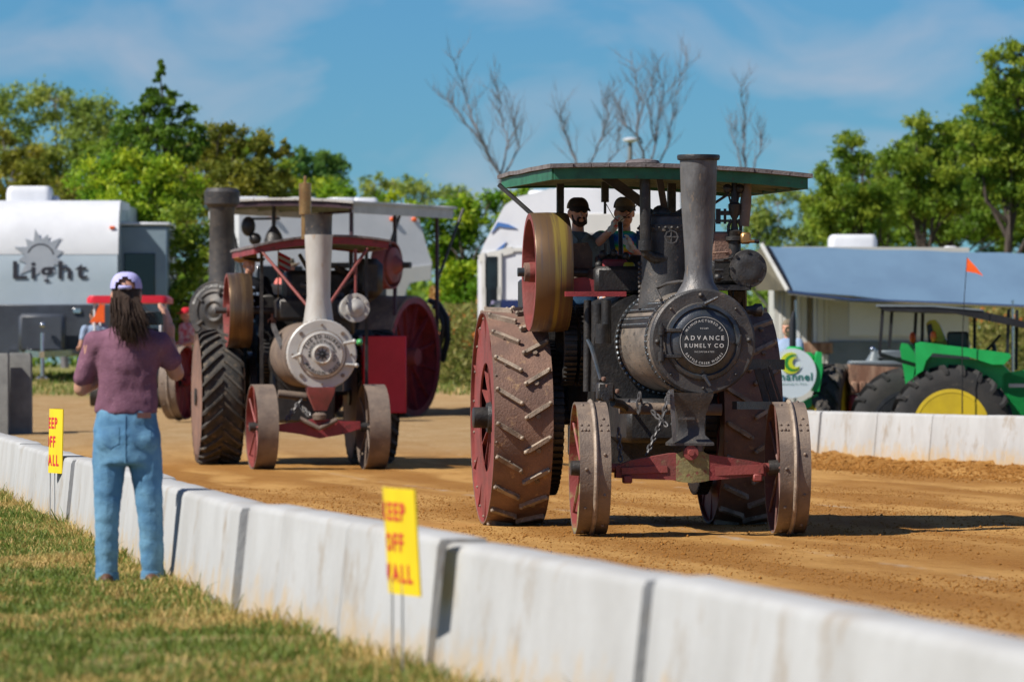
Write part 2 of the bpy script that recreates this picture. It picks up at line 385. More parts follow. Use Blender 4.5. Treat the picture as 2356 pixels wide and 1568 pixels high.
def grid_axis(segs):
    out = []
    for a, b, st in segs:
        n = max(1, int(round((b - a) / st)))
        out += [a + (b - a) * i / n for i in range(n)]
    return out + [segs[-1][1]]
gx = grid_axis([(-1500, -100, 200), (-100, -20, 8), (-20, -7, .8), (-7, 9, .085), (9, 20, .8), (20, 100, 8), (100, 1500, 200)])
gy = grid_axis([(2, 11, 1.0), (11, 56, .085), (56, 80, .16), (80, 130, .7), (130, 200, 7), (200, 3000, 350)])
nx, ny = len(gx), len(gy)
co = np.zeros((ny, nx, 3)); a_dry = np.zeros((ny, nx)); a_grn = np.zeros((ny, nx)); a_pale = np.zeros((ny, nx)); a_chalk = np.zeros((ny, nx))
TRK = math.atan(.155)                                   # direction of the track, from the depth axis towards the left
ct, st_ = math.cos(TRK), math.sin(TRK)
for j, d in enumerate(gy):
    fine = 10 < d < 81
    fx = far_x(d)
    for i, x in enumerate(gx):
        z = terrain(x, d)
        al, ac = d * ct - x * st_, x * ct + d * st_     # along and across the track
        if fine and -8 < x < 10:
            n1 = mnoise.noise((ac * .9, al * .12, 0)); n2 = mnoise.noise((ac * 6, al * 5, 3)); n3 = mnoise.noise((ac * 15, al * 13, 9))
            ruts = mnoise.noise((ac * 1.5 + .5 * mnoise.noise((al * .3, ac * .5, 2)), al * .10, 5))
            rough_ = .35 + .65 * max(0, min(1, .5 + 1.6 * mnoise.noise((ac * .5, al * .25, 11))))
            z += .02 * n1 + .012 * ruts + (.007 * n2 + .010 * n3) * rough_
            a_pale[j, i] = max(0, min(1, .5 - 2.1 * (ruts - .02) * (.6 + rough_) + .5 * n1))
            wv = .12 * mnoise.noise((al * .35, 4, 0))
            for c_, w_, s_ in ((7.97, .34, .9), (10.7, .3, .7), (9.4, .5, .75), (6.6, .3, .55), (12.3, .45, .6)): a_pale[j, i] = max(a_pale[j, i], s_ * math.exp(-((ac + wv - c_) / w_) ** 2) * min(1, max(0, .75 + .9 * mnoise.noise((ac * 1.5, al * .25, c_)))))
            for c_ in (7.97, 10.7): a_chalk[j, i] = max(a_chalk[j, i], math.exp(-((ac + wv * .15 - c_) / .055) ** 2) * min(1, max(0, .35 + 1.3 * mnoise.noise((al * .9, c_, 3)))))
            u = x - fx
            if -1.9 < u < .2 and d < 80: z += .12 * smooth(-1.3, -.5, u) * (.55 + .9 * abs(mnoise.noise((ac * 2.2, al * 1.1, 2))) + .7 * mnoise.noise((ac * 9, al * 8, 4)))
        elif 72 < d < 130: z += .03 * mnoise.noise((x * .6, d * .6, 0))
        co[j, i] = (x, d, z)
        a_dry[j, i] = smooth(70, 80, d + 3 * mnoise.noise((x * .3, d * .2, 7)))
        a_grn[j, i] = smooth(95, 101, d + 5 * mnoise.noise((x * .25, d * .2, 1))) * .9
        if x - fx > 1 and d < 105: a_grn[j, i] = max(a_grn[j, i], .6)
        if x < wall_x(min(d, 64)) - .4 and d < 64: a_grn[j, i] = 1
me = bpy.data.meshes.new('ground')
idx = np.arange(nx * ny).reshape(ny, nx)
quads = np.stack([idx[:-1, :-1], idx[:-1, 1:], idx[1:, 1:], idx[1:, :-1]], -1).reshape(-1, 4)
def np_mesh(me, verts, faces, k):
    me.vertices.add(len(verts)); me.vertices.foreach_set('co', np.asarray(verts, dtype=np.float32).ravel())
    me.loops.add(faces.size); me.loops.foreach_set('vertex_index', faces.astype(np.int32).ravel())
    me.polygons.add(len(faces)); me.polygons.foreach_set('loop_start', np.arange(0, faces.size, k, dtype=np.int32))
    me.update(calc_edges=True)
def np_attr(me, name, vals):
    a = me.attributes.new(name, 'FLOAT', 'POINT'); a.data.foreach_set('value', np.asarray(vals, dtype=np.float32).ravel())
np_mesh(me, co.reshape(-1, 3), quads, 4)
np_attr(me, 'dry', a_dry); np_attr(me, 'grn', a_grn); np_attr(me, 'pale', a_pale); np_attr(me, 'chalk', a_chalk)
me.shade_smooth()

def ground_mat():
    m = bpy.data.materials.new('clay_track_and_field'); m.use_nodes = True
    n, l = m.node_tree.nodes, m.node_tree.links; b = n['Principled BSDF']
    b.inputs['Roughness'].default_value = .95; b.inputs['Specular IOR Level'].default_value = .12
    tcn = n.new('ShaderNodeTexCoord')
    def mapn(sc, rot=0):
        q = n.new('ShaderNodeMapping'); q.inputs['Scale'].default_value = sc; q.inputs['Rotation'].default_value = (0, 0, rot)
        l.new(tcn.outputs['Object'], q.inputs[0]); return q.outputs[0]
    def noise(vec, sc, det=6, ro=.65):
        q = n.new('ShaderNodeTexNoise'); q.inputs['Scale'].default_value = sc; q.inputs['Detail'].default_value = det
        q.inputs['Roughness'].default_value = ro; l.new(vec, q.inputs['Vector']); return q.outputs['Fac']
    def ramp(src, a, c):
        q = n.new('ShaderNodeValToRGB'); q.color_ramp.elements[0].position = a; q.color_ramp.elements[1].position = c; l.new(src, q.inputs[0]); return q.outputs[0]
    def mix(f, a, c, bt='MIX'):
        q = n.new('ShaderNodeMixRGB'); q.blend_type = bt
        for i, v in ((0, f), (1, a), (2, c)):
            if isinstance(v, tuple): q.inputs[i].default_value = (*v, 1)
            elif isinstance(v, float): q.inputs[i].default_value = v
            else: l.new(v, q.inputs[i])
        return q.outputs[0]
    def attr(nm):
        q = n.new('ShaderNodeAttribute'); q.attribute_name = nm; return q.outputs['Fac']
    iso = mapn((1, 1, 1)); rt = mapn((1, 1, 1), -TRK); q_ = n.new('ShaderNodeMapping'); q_.inputs['Scale'].default_value = (.9, .16, 1); l.new(rt, q_.inputs[0]); trk = q_.outputs[0]
    dirt = mix(ramp(noise(iso, 5), .35, .65), (.35, .160, .038), (.27, .118, .025))
    dirt = mix(ramp(noise(iso, 22, 8, .8), .50, .66), dirt, (.19, .078, .018))
    dirt = mix(ramp(noise(iso, 60, 4, .7), .52, .62), dirt, (.42, .20, .052))
    dirt = mix(ramp(noise(trk, 1.6, 9, .7), .40, .78), dirt, (.41, .205, .055))
    pm = n.new('ShaderNodeMath'); pm.operation = 'MULTIPLY'; l.new(attr('pale'), pm.inputs[0]); l.new(ramp(noise(trk, 2.4, 9, .72), .30, .60), pm.inputs[1])
    dirt = mix(ramp(pm.outputs[0], .15, .8), dirt, (.51, .28, .088))
    dirt = mix(ramp(attr('chalk'), .15, 1.0), dirt, (.46, .36, .26))
    dry = mix(ramp(noise(iso, 2.2), .35, .65), (.36, .22, .095), (.46, .32, .17))
    dry = mix(ramp(noise(iso, 26, 5), .48, .7), dry, (.25, .15, .06))
    grs = mix(ramp(noise(iso, 3), .4, .62), (.17, .20, .045), (.33, .27, .11))
    grs = mix(ramp(noise(iso, 18), .5, .7), grs, (.10, .15, .03))
    c = mix(attr('dry'), dirt, dry); c = mix(attr('grn'), c, grs)
    l.new(c, b.inputs['Base Color'])
    bn = n.new('ShaderNodeBump'); bn.inputs['Strength'].default_value = .85; bn.inputs['Distance'].default_value = .03
    l.new(noise(iso, 38, 8, .75), bn.inputs['Height']); l.new(bn.outputs[0], b.inputs['Normal'])
    return m
m_ground = ground_mat()
me.materials.append(m_ground)
tag(link('ground', me), kind='structure')

def track_z(x, d):
    "height of the ground sheet near a point"
    i = min(max(int(np.searchsorted(gx, x)) - 1, 0), nx - 2); j = min(max(int(np.searchsorted(gy, d)) - 1, 0), ny - 2)
    return float(co[j:j + 2, i:i + 2, 2].mean())

# loose clods of clay on the track
def clods(name, pts, label, mat):
    base = np.array([(1, 0, 0), (-1, 0, 0), (0, 1, 0), (0, -1, 0), (0, 0, 1), (0, 0, -.6)], dtype=float)
    ft = np.array([(0, 2, 4), (2, 1, 4), (1, 3, 4), (3, 0, 4), (2, 0, 5), (1, 2, 5), (3, 1, 5), (0, 3, 5)])
    rg = np.random.default_rng(5); k = len(pts); V = np.zeros((k, 6, 3)); F = np.zeros((k, 8, 3), dtype=int)
    for i, (x, y, z, r_) in enumerate(pts):
        a = rg.uniform(0, 6.28); c, s_ = math.cos(a), math.sin(a)
        b = base * rg.uniform(.6, 1.25, (6, 1)) * r_; b[:, 2] *= .8
        V[i] = np.stack([b[:, 0] * c - b[:, 1] * s_ + x, b[:, 0] * s_ + b[:, 1] * c + y, b[:, 2] + z + r_ * .2], -1); F[i] = ft + 6 * i
    me = bpy.data.meshes.new(name); np_mesh(me, V.reshape(-1, 3), F.reshape(-1, 3), 3); me.materials.append(mat)
    return tag(link(name, me), label, 'soil', kind='stuff')
m_clod = M('clay_clods', (.33, .15, .036), (.25, .108, .024), (.44, .225, .065), 3, .95, 0, .4, 60, spec=.1)
cp = []
while len(cp) < 30000:
    d = 13 + 45 * rnd.random() ** .8; x = rnd.uniform(wall_x(d) + .35, min(.0955 * d + .8, far_x(d)))
    al, ac = d * ct - x * st_, x * ct + d * st_
    if mnoise.noise((ac * .8, al * .3, 21)) + .5 * mnoise.noise((ac * 2.6, al * .07, 5)) < rnd.uniform(-.45, .35): continue
    cp.append((x, d, track_z(x, d), rnd.uniform(.004, .0105) * (1.8 if rnd.random() < .05 else 1)))
while len(cp) < 46000:
    d = rnd.uniform(60, 79); x = far_x(d) - abs(rnd.gauss(0, .7)) - .25
    cp.append((x, d, track_z(x, d), rnd.uniform(.006, .019) * (1.8 if rnd.random() < .06 else 1)))
clods('clay_clods', cp, 'loose brown clay crumbs scattered over the dirt track', m_clod)

# ------------------------------------------------------------------ concrete walls along the track, block by block
def wall_mat():
    m = M('whitewashed_concrete', (.43, .43, .425), (.375, .37, .36), (.27, .21, .145), 1.7, .8, 0, .18, 30, stretch=(1, 1, .7), t3=(.56, .72), s3=1.3, spec=.25)
    n, l = m.node_tree.nodes, m.node_tree.links; b = n['Principled BSDF']; src = b.inputs['Base Color'].links[0].from_socket
    g = n.new('ShaderNodeNewGeometry'); sp = n.new('ShaderNodeSeparateXYZ'); l.new(g.outputs['Position'], sp.inputs[0])
    nz = n.new('ShaderNodeTexNoise'); nz.inputs['Scale'].default_value = 5; nz.inputs['Detail'].default_value = 7; nz.inputs['Roughness'].default_value = .7
    l.new(g.outputs['Position'], nz.inputs['Vector'])
    ma = n.new('ShaderNodeMath'); ma.operation = 'MULTIPLY_ADD'; ma.inputs[1].default_value = .75; ma.inputs[2].default_value = -.26; l.new(nz.outputs['Fac'], ma.inputs[0])
    lt = n.new('ShaderNodeMapRange'); lt.inputs[1].default_value = .16; lt.inputs[2].default_value = -.05; l.new(lt.outputs[0], (mx := n.new('ShaderNodeMixRGB')).inputs[0])
    sb = n.new('ShaderNodeMath'); sb.operation = 'SUBTRACT'; l.new(sp.outputs['Z'], sb.inputs[0]); l.new(ma.outputs[0], sb.inputs[1]); l.new(sb.outputs[0], lt.inputs[0])
    l.new(src, mx.inputs[1]); mx.inputs[2].default_value = (.46, .34, .20, 1); l.new(mx.outputs[0], b.inputs['Base Color'])   # clay splashed up the foot
    return m
m_wall = wall_mat()
def barrier(p0, p1, hgt, label, group, cracks=(), base=-.06, z0=0.0, lean=0.0, flip=1):
    "one cast block; p0, p1 = ends of the top edge on the lawn side"
    p0, p1 = Vector((*p0, 0)), Vector((*p1, 0)); L = (p1 - p0).length; d = (p1 - p0).normalized(); u = Vector((d.y, -d.x, 0)) * flip
    root = thing('concrete_barrier', p0, math.atan2(d.y, d.x), label, 'barrier', group)
    inv = Matrix.Rotation(-math.atan2(d.y, d.x), 3, 'Z'); u = inv @ u
    def prof(k=0.0):
        return [(-.075 + k, z0 + base), (-.045 + k, z0 + .14), (0 + k, hgt - .035), (.012 + k, hgt - .010), (.035 + k, hgt - k), (.185 - k, hgt - k), (.208 - k, hgt - .01), (.22 - k, hgt - .035), (.30 - k, z0 + base)]
    mb = MB(); cuts = [0] + sorted(cracks) + [L]
    for a, b in zip(cuts, cuts[1:]):
        a2, b2 = a + (.015 if a > 0 else 0), b - (.015 if b < L else 0); n = max(2, int((b2 - a2) / .25)); rings = []
        for i in range(n + 1):
            t = a2 + (b2 - a2) * i / n; e = (i in (0, n)); rings.append([])
            for k, (uu, z) in enumerate(prof(.008 if e else 0)):
                jn = .004 * mnoise.noise((t * 2.1 + p0.x * 7, k * 1.7, p0.y)); rings[-1].append(Vector((t, 0, z + (jn if k > 1 else 0))) + u * (uu + jn * 1.5 + lean * z))
            if i == 0: rings.append([Vector(p) + Vector((.02, 0, 0)) for p in rings[0]]); rings[-1] = [Vector((t + .02, 0, z)) + u * (uu + lean * z) for uu, z in prof()]
        mb.loft(rings)
    mb.build('block', m_wall, root, ang=50)
    if cracks:
        q = MB(); q.loft([[Vector((t, 0, z)) + u * (uu + lean * z) for uu, z in prof(.014)] for t in (.05, L - .05)]); q.build('core', m_conc, root)
    return root
def pt(d, off=0): return (wall_x(d) + off, d)
nb = [(64, 55.2, [], 'farthest white barrier block of the near wall, past the left picture edge'),
      (55, 47.8, [2.5], 'white barrier block of the near wall at the left picture edge'),
      (47.6, 40.15, [], 'white barrier block behind the left, smaller yellow sign'),
      (39.9, 33.4, [3.1], 'white barrier block directly behind the photographing woman'),
      (33.3, 26.85, [], 'white barrier block right beside the legs of the photographing woman'),
      (26.65, 21.62, [1.1, 2.95], 'cracked white barrier block between the woman and the larger yellow sign'),
      (21.32, 17.8, [], 'white barrier block just right of the larger yellow sign'),
      (17.7, 11.6, [], 'nearest white barrier block filling the bottom right corner'),
      (11.5, 5.2, [], 'white barrier block below the picture edge, nearest to the viewer')]
for k, (a, b, cr_, lab) in enumerate(nb):
    o = (0, .01, -.01, .008, -.012, .014, -.008, .01, 0)[k]
    barrier(pt(a, o), pt(b, o), .615 + o * .6, lab, 'blocks of the near track wall', cr_, flip=-1)
fb = [(80, 73.3, [3.4], 'far white barrier block mostly hidden behind the large steam engine'),
      (73.2, 66.7, [2.35, 4.55], 'far white barrier block in front of the green farm tractor, with two cracks'),
      (66.5, 60.0, [2.4], 'far white barrier block at the right picture edge'),
      (59.9, 53.4, [], 'far white barrier block beyond the right picture edge')]
for k, (a, b, cr_, lab) in enumerate(fb):
    o = (0, 0, -.12, -.1)[k]; X = lambda d: 4.06 - .257 * (d - 73.4)
    barrier((X(a) + o, a), (X(b) + o, b), .675 + (0, 0, .01, 0)[k], lab, 'blocks of the far track wall', cr_, base=-.5, flip=-1)

# ------------------------------------------------------------------ lawn on the near side of the wall
LAWN = .10
lx_, ly_ = [], []
lv, lf = [], []
ds = grid_axis([(3, 66, .5)]); offs = [0.05, -.15, -.4, -.8, -1.3, -2, -3, -5, -9, -16, -40]
for d in ds:
    for o in offs:
        x = wall_x(d) + o
        lv.append((x, d, LAWN + .03 * mnoise.noise((x * 1.3, d * 1.3, 0)) - (.06 if d > 52 else 0) * smooth(52, 62, d)))
k = len(offs)
for j in range(len(ds) - 1):
    for i in range(k - 1): lf.append((j * k + i, j * k + i + 1, (j + 1) * k + i + 1, (j + 1) * k + i))
me = bpy.data.meshes.new('lawn'); me.from_pydata(lv, [], lf); me.shade_smooth()
m_lawn = M('lawn_soil_and_thatch', (.17, .15, .05), (.26, .20, .08), (.11, .125, .03), 1.6, .95, 0, .5, 60, spec=.1)
me.materials.append(m_lawn); tag(link('lawn', me), kind='structure')

def blades(name, n, sampler, mat, label):
    rg = np.random.default_rng(11)
    V = np.zeros((n, 5, 3), np.float32); T = np.zeros((n, 5), np.float32)
    for i in range(n):
        x, y, z, h, w, tint_, lean = sampler(rg)
        a = rg.uniform(0, 6.283); b = rg.uniform(0, 6.283)
        cx_, sx_ = math.cos(a) * w, math.sin(a) * w
        lx2, ly2 = math.cos(b) * lean * h, math.sin(b) * lean * h
        V[i] = ((x - cx_, y - sx_, z), (x + cx_, y + sx_, z), (x + cx_ * .8 + lx2 * .35, y + sx_ * .8 + ly2 * .35, z + h * .6),
                (x - cx_ * .8 + lx2 * .35, y - sx_ * .8 + ly2 * .35, z + h * .6), (x + lx2, y + ly2, z + h * (1 - .35 * min(1, lean))))
        T[i] = tint_
    o = 5 * np.arange(n)[:, None]
    q = np.concatenate([o + np.array([[0, 1, 2]]), o + np.array([[0, 2, 3]]), o + np.array([[3, 2, 4]])], 0)
    me = bpy.data.meshes.new(name); np_mesh(me, V.reshape(-1, 3), q, 3); np_attr(me, 'tint', T); me.materials.append(mat)
    return tag(link(name, me), label, 'grass', kind='stuff')
m_grass = leaf_mat('lawn_blades', (.09, .165, .02), (.20, .225, .045), (.60, .40, .15), .3)
def s_lawn(rg):
    while True:
        d = 15.5 + 34 * rg.random() ** 1.25; wx_ = wall_x(d); lim = -.0929 * d - .7
        x = lim + (wx_ - .06 - lim) * rg.random()
        if rg.random() < .28: x = lim - 3.0 * rg.random()
        if x > wx_ - .06: continue
        dist = wx_ - x
        g = mnoise.noise((x * 1.1, d * .7, 4)) + .6 * mnoise.noise((x * 3.4, d * 2.2, 8))
        dryp = .17 + .58 * math.exp(-dist / .28) + .42 * max(0, g) + (.45 if (abs(d - 21.6 - 1.6 * (x + 1.0)) < .5 and -1.7 < x) else 0)
        pt2 = mnoise.noise((x * .9 + 4, d * .45, 14)) + .5 * mnoise.noise((x * 2.3, d * 1.1, 17))
        dryp += .6 if pt2 > .18 else (-.25 if pt2 < -.12 else 0)
        t = rg.uniform(.62, 1) if rg.random() < dryp else rg.uniform(0, .5) + .12 * g
        if g < -.3 and rg.random() < .6: continue
        tuft = max(0, mnoise.noise((x * 6, d * 5, 23)) - .1)
        near = math.exp(-dist / .12)
        h = rg.uniform(.02, .055) * (1 + .3 * g + 2.2 * tuft) * (1 + 3.2 * near * rg.random())
        return x, d, LAWN - .005 + .03 * mnoise.noise((x * 1.3, d * 1.3, 0)), h, rg.uniform(.002, .0048), min(1, max(0, t)), rg.uniform(.3, 1.3)
blades('lawn_grass', 168000, s_lawn, m_grass, 'short mown grass, half green and half straw, left of the wall')
def s_field(rg):
    d = 96 + 18 * rg.random(); x = rg.uniform(-12, 3)
    return x, d, terrain(x, d) - .02, rg.uniform(.05, .16), .012, rg.random() * (.5 if rg.random() < .6 else 1), rg.uniform(.2, .8)
blades('field_grass', 16000, s_field, m_grass, 'rough grass strip beneath the parked trailers')

# ------------------------------------------------------------------ trees
def leaves_mesh(name, cen, nrm_jit, size, tints, mat, rg, droop=0.0):
    n = len(cen); d1 = rg.normal(size=(n, 3)); d1 /= np.linalg.norm(d1, axis=1)[:, None]
    d1[:, 2] -= droop; d1 /= np.linalg.norm(d1, axis=1)[:, None]
    d2 = rg.normal(size=(n, 3)); d2 -= (d2 * d1).sum(1)[:, None] * d1; d2 /= np.linalg.norm(d2, axis=1)[:, None]
    s1 = (size * rg.uniform(.6, 1.3, n))[:, None]; s2 = s1 * .42
    V = np.stack([cen - d1 * s1, cen + d2 * s2, cen + d1 * s1, cen - d2 * s2], 1)
    F = np.arange(4 * n).reshape(-1, 4)
    me = bpy.data.meshes.new(name); np_mesh(me, V.reshape(-1, 3), F, 4); np_attr(me, 'tint', np.repeat(tints, 4)); me.materials.append(mat)
    return me

def tree(name, label, d, lobes, mat, seed, dens=1.0, leaf=.10, gap=.5, trunk=None, bark=None, group=None, droop=.3, tint=(0, 1), limbs=True):
    "lobes: (x, y, rx, ry) in the picture at depth d; crown volumes filled with clumps of leaves round limbs"
    rg = np.random.default_rng(seed); rr = random.Random(seed); k = d / FD
    L = [(W(x, y, d + rr.uniform(-1, 1) * rx * k * .6), rx * k, ry * k) for x, y, rx, ry in lobes]
    bx = sum(l[0].x * l[1] for l in L) / sum(l[1] for l in L) if trunk is None else W(trunk, 800, d).x
    base = Vector((bx, d, terrain(bx, d) - .1)); root = thing(name, base, 0, label, 'tree', group)
    cen, tn = [], []; lb = MB(); H = max(l[0].z + l[2] for l in L) - base.z
    top = Vector((bx + rr.uniform(-.2, .2), d, base.z + H * .55)); r0 = .011 * H + .03
    if limbs: lb.tube([base - base, Vector((rr.uniform(-.1, .1), 0, H * .25)), top - base], [r0, r0 * .8, r0 * .45], 8)
    for c, rx, ry in L:
        vol = 4.2 * rx * rx * ry; nc = max(10, int(11 * (rx * ry) * dens + 8))
        if limbs:
            mid = (top + c) / 2 + Vector((rr.uniform(-.3, .3), rr.uniform(-.3, .3), -.2))
            lb.tube([top - base - Vector((0, 0, rr.uniform(0, .35) * H * .5)), mid - base, c - base], [r0 * .42, r0 * .3, r0 * .14], 6)
        for _ in range(nc):
            v = rg.normal(size=3); v /= np.linalg.norm(v); q = rg.uniform(.35, 1.0) ** .6
            cc = np.array((c.x + v[0] * rx * q, c.y + v[1] * rx * q, c.z + v[2] * ry * q)); cr2 = rg.uniform(.22, .5) * min(1.0, (rx + ry) * .5)
            m_ = int(rg.uniform(165, 290) * (cr2 / .35) ** 2 * dens) + 25
            p = rg.normal(size=(m_, 3)) * np.array((1, 1, .75)) * cr2 * gap + cc
            cen.append(p); ct_ = rg.uniform(tint[0], tint[1]); tn.append(np.clip(ct_ + rg.normal(0, .13, m_), 0, 1))
            if limbs and rr.random() < .5:
                e = Vector(cc); lb.tube([c - base, (c + e) / 2 - base + Vector((0, 0, .05)), e - base], [r0 * .14, r0 * .09, .012], 5)
    cen = np.concatenate(cen) - np.array(base); tn = np.concatenate(tn)
    ok = cen[:, 2] > .05
    link('crown', leaves_mesh('crown', cen[ok], 0, leaf * .62, tn[ok], mat, rg, droop), root)
    if limbs: lb.build('trunk', bark or m_barkdk, root)
    return root

lf_bright = leaf_mat('leaf_bright', (0.105, 0.252, 0.014), (0.251, 0.399, 0.019), (0.544, 0.588, 0.029))
lf_mid = leaf_mat('leaf_mid', (0.095, 0.189, 0.017), (0.188, 0.294, 0.025), (0.335, 0.399, 0.039))
lf_olive = leaf_mat('leaf_olive', (0.126, 0.158, 0.017), (0.231, 0.241, 0.027), (0.356, 0.315, 0.039))
lf_grey = leaf_mat('leaf_grey_green', (0.167, 0.252, 0.044), (0.273, 0.357, 0.064), (0.398, 0.441, 0.088))
lf_blue = leaf_mat('leaf_blue_green', (0.062, 0.168, 0.039), (0.126, 0.252, 0.058), (0.209, 0.336, 0.069))
lf_dark = leaf_mat('leaf_dark', (0.053, 0.126, 0.012), (0.105, 0.210, 0.016), (0.209, 0.315, 0.025))
TG = 'trees behind the show ground'
tree('willow_tree', 'pale grey-green airy willow at the far left with sky showing through', 138, [(30, 260, 60, 55), (130, 235, 65, 45), (215, 265, 65, 50), (60, 340, 80, 60), (165, 330, 70, 55), (255, 310, 45, 60), (100, 420, 90, 60)], lf_grey, 1, 1.1, .11, .62, 150, m_bark, TG, .9)
tree('olive_tree', 'brownish olive bushy tree above the left trailer', 127, [(10, 345, 55, 50), (60, 385, 55, 45), (20, 420, 70, 60), (110, 440, 70, 45), (190, 440, 60, 40)], lf_olive, 2, 1.1, .11, .5, 40, m_bark, TG, tint=(.2, 1))
tree('sapling_tree', 'slender tall sapling with a pointed top, highest on the left', 112, [(368, 165, 9, 24), (352, 205, 17, 26), (388, 215, 20, 30), (362, 250, 36, 34), (335, 300, 44, 40), (390, 300, 46, 44), (352, 350, 56, 40), (432, 262, 18, 36), (452, 300, 20, 34), (330, 258, 14, 20), (300, 290, 44, 40), (430, 335, 56, 46), (270, 335, 56, 46), (400, 250, 26, 30), (345, 235, 22, 26)], lf_dark, 3, 1.5, .085, .45, 366, None, TG, .4)
tree('broadleaf_shrub', 'bright yellow-green bushy tree right of the left trailer roof', 109, [(220, 410, 65, 55), (290, 390, 60, 55), (340, 420, 70, 60), (250, 470, 80, 50), (330, 490, 70, 60), (300, 540, 80, 60), (400, 440, 60, 60), (200, 470, 50, 50)], lf_bright, 4, 1.6, .09, .5, 300, None, TG, tint=(.2, 1))
tree('broadleaf_tree', 'olive green rounded tree in the middle of the left group', 116, [(500, 330, 50, 48), (545, 315, 36, 40), (590, 335, 46, 42), (470, 390, 60, 60), (545, 400, 75, 60), (620, 390, 50, 45), (500, 470, 80, 60), (590, 460, 80, 55), (645, 345, 24, 22)], lf_olive, 5, 1.5, .09, .5, 540, None, TG, tint=(0, .9))
tree('broadleaf_tree', 'dark blue-green tree behind the brass whistle of the silver-fronted engine', 140, [(700, 400, 45, 45), (745, 380, 45, 38), (785, 405, 34, 45), (735, 440, 75, 45), (690, 380, 26, 34)], lf_blue, 6, 1.3, .12, .5, 740, None, TG)
tree('broadleaf_shrub', 'tall green bush left of the round black smokebox', 105, [(430, 520, 60, 55), (410, 590, 55, 60), (440, 650, 55, 60), (400, 690, 60, 50), (470, 560, 50, 60), (420, 750, 70, 60)], lf_mid, 7, 1.6, .085, .5, 430, None, TG, tint=(.1, 1))
tree('broadleaf_shrub', 'sunlit green hedge bush above the red and silver canopies', 122, [(660, 440, 60, 40), (730, 460, 70, 40), (800, 470, 60, 36), (600, 490, 70, 40), (870, 480, 60, 40)], lf_bright, 8, 1.6, .1, .5, 700, None, TG, tint=(.1, .9))
tree('willow_shrub', 'grey feathery shrub on the skyline left of the green canopy', 150, [(860, 430, 36, 26), (920, 428, 45, 26), (975, 445, 45, 26), (1040, 455, 50, 25)], lf_grey, 9, .55, .12, .7, 920, m_bark, TG, .8)
tree('broadleaf_shrub', 'broad green bush between the two leading steam engines', 116, [(980, 500, 50, 40), (1050, 490, 60, 42), (1120, 480, 60, 45), (1190, 475, 50, 42), (1010, 570, 60, 60), (1090, 570, 70, 60), (1020, 650, 60, 60), (1100, 650, 70, 60), (1060, 720, 80, 50), (1180, 560, 60, 60)], lf_bright, 10, 1.7, .1, .5, 1070, None, TG, tint=(0, .75))
tree('willow_shrub', 'light green willow scrub right of the engine governor', 132, [(1720, 490, 50, 50), (1790, 470, 55, 50), (1850, 500, 45, 50), (1740, 560, 60, 60), (1820, 570, 60, 50), (1690, 620, 50, 50), (1880, 560, 50, 50)], lf_grey, 11, 1.0, .1, .55, 1790, m_bark, TG, .9, tint=(0, .8))
tree('broadleaf_tree', 'dense green round-topped tree right of the green canopy', 118, [(1960, 345, 48, 42), (1900, 460, 50, 60), (1915, 400, 42, 45), (2030, 440, 50, 50), (1985, 410, 58, 50), (1935, 470, 66, 55), (2010, 490, 60, 50), (1960, 540, 70, 45)], lf_mid, 12, 1.7, .09, .5, 1985, None, TG, tint=(0, .9))
tree('broadleaf_tree', 'green twin-trunked tree above the awning air conditioner', 123, [(2110, 290, 38, 40), (2040, 400, 50, 50), (2180, 430, 60, 50), (2160, 310, 44, 45), (2090, 360, 52, 50), (2150, 390, 66, 50), (2210, 350, 44, 50), (2070, 440, 60, 50), (2140, 470, 70, 45), (2210, 460, 55, 50)], lf_mid, 13, 1.7, .095, .5, 2128, None, TG, tint=(.1, 1))
tree('broadleaf_tree', 'tallest tree at the right picture edge with dark slim trunk', 116, [(2300, 165, 50, 45), (2240, 330, 50, 60), (2350, 380, 70, 70), (2350, 130, 44, 45), (2270, 240, 50, 50), (2340, 230, 56, 60), (2300, 320, 66, 55), (2380, 320, 66, 66), (2260, 390, 50, 50), (2330, 430, 60, 50), (2400, 450, 60, 60)], lf_mid, 14, 1.7, .095, .5, 2312, None, TG, tint=(.1, 1))
tree('broadleaf_tree', 'dark thicket of trees behind the awning trailer', 145, [(2000, 540, 70, 50), (2090, 550, 70, 45), (2180, 545, 70, 45), (2270, 540, 70, 50), (2350, 545, 70, 50), (1900, 560, 60, 45)], lf_dark, 15, 1.2, .12, .5, 2200, None, TG)

tree('broadleaf_shrub', 'long low green thicket under the right-hand tree crowns', 128, [(1900, 500, 60, 50), (1975, 500, 60, 50), (2050, 480, 60, 60), (2130, 510, 60, 50), (2200, 490, 60, 60), (2270, 500, 60, 60), (2340, 490, 60, 60), (2400, 480, 60, 60)], lf_mid, 16, 1.5, .1, .5, 2100, None, TG, tint=(.1, .9))
tree('broadleaf_shrub', 'olive green thicket behind the round black smokebox stack', 121, [(430, 400, 60, 50), (520, 430, 60, 50), (440, 470, 70, 50), (380, 520, 60, 50), (620, 430, 60, 40), (160, 480, 70, 50)], lf_olive, 17, 1.5, .1, .5, 460, None, TG, tint=(.1, 1))
tree('broadleaf_tree', 'deep green backing trees filling in behind the right-hand group', 137, [(1940, 460, 60, 60), (2000, 400, 60, 55), (2080, 370, 60, 60), (2150, 345, 60, 55), (2220, 330, 66, 66), (2280, 260, 60, 66), (2340, 260, 60, 70), (2060, 460, 80, 60), (2160, 450, 80, 66), (2250, 430, 80, 70), (2350, 400, 80, 80)], lf_mid, 18, 1.25, .12, .5, 2190, None, TG, tint=(0, .7))
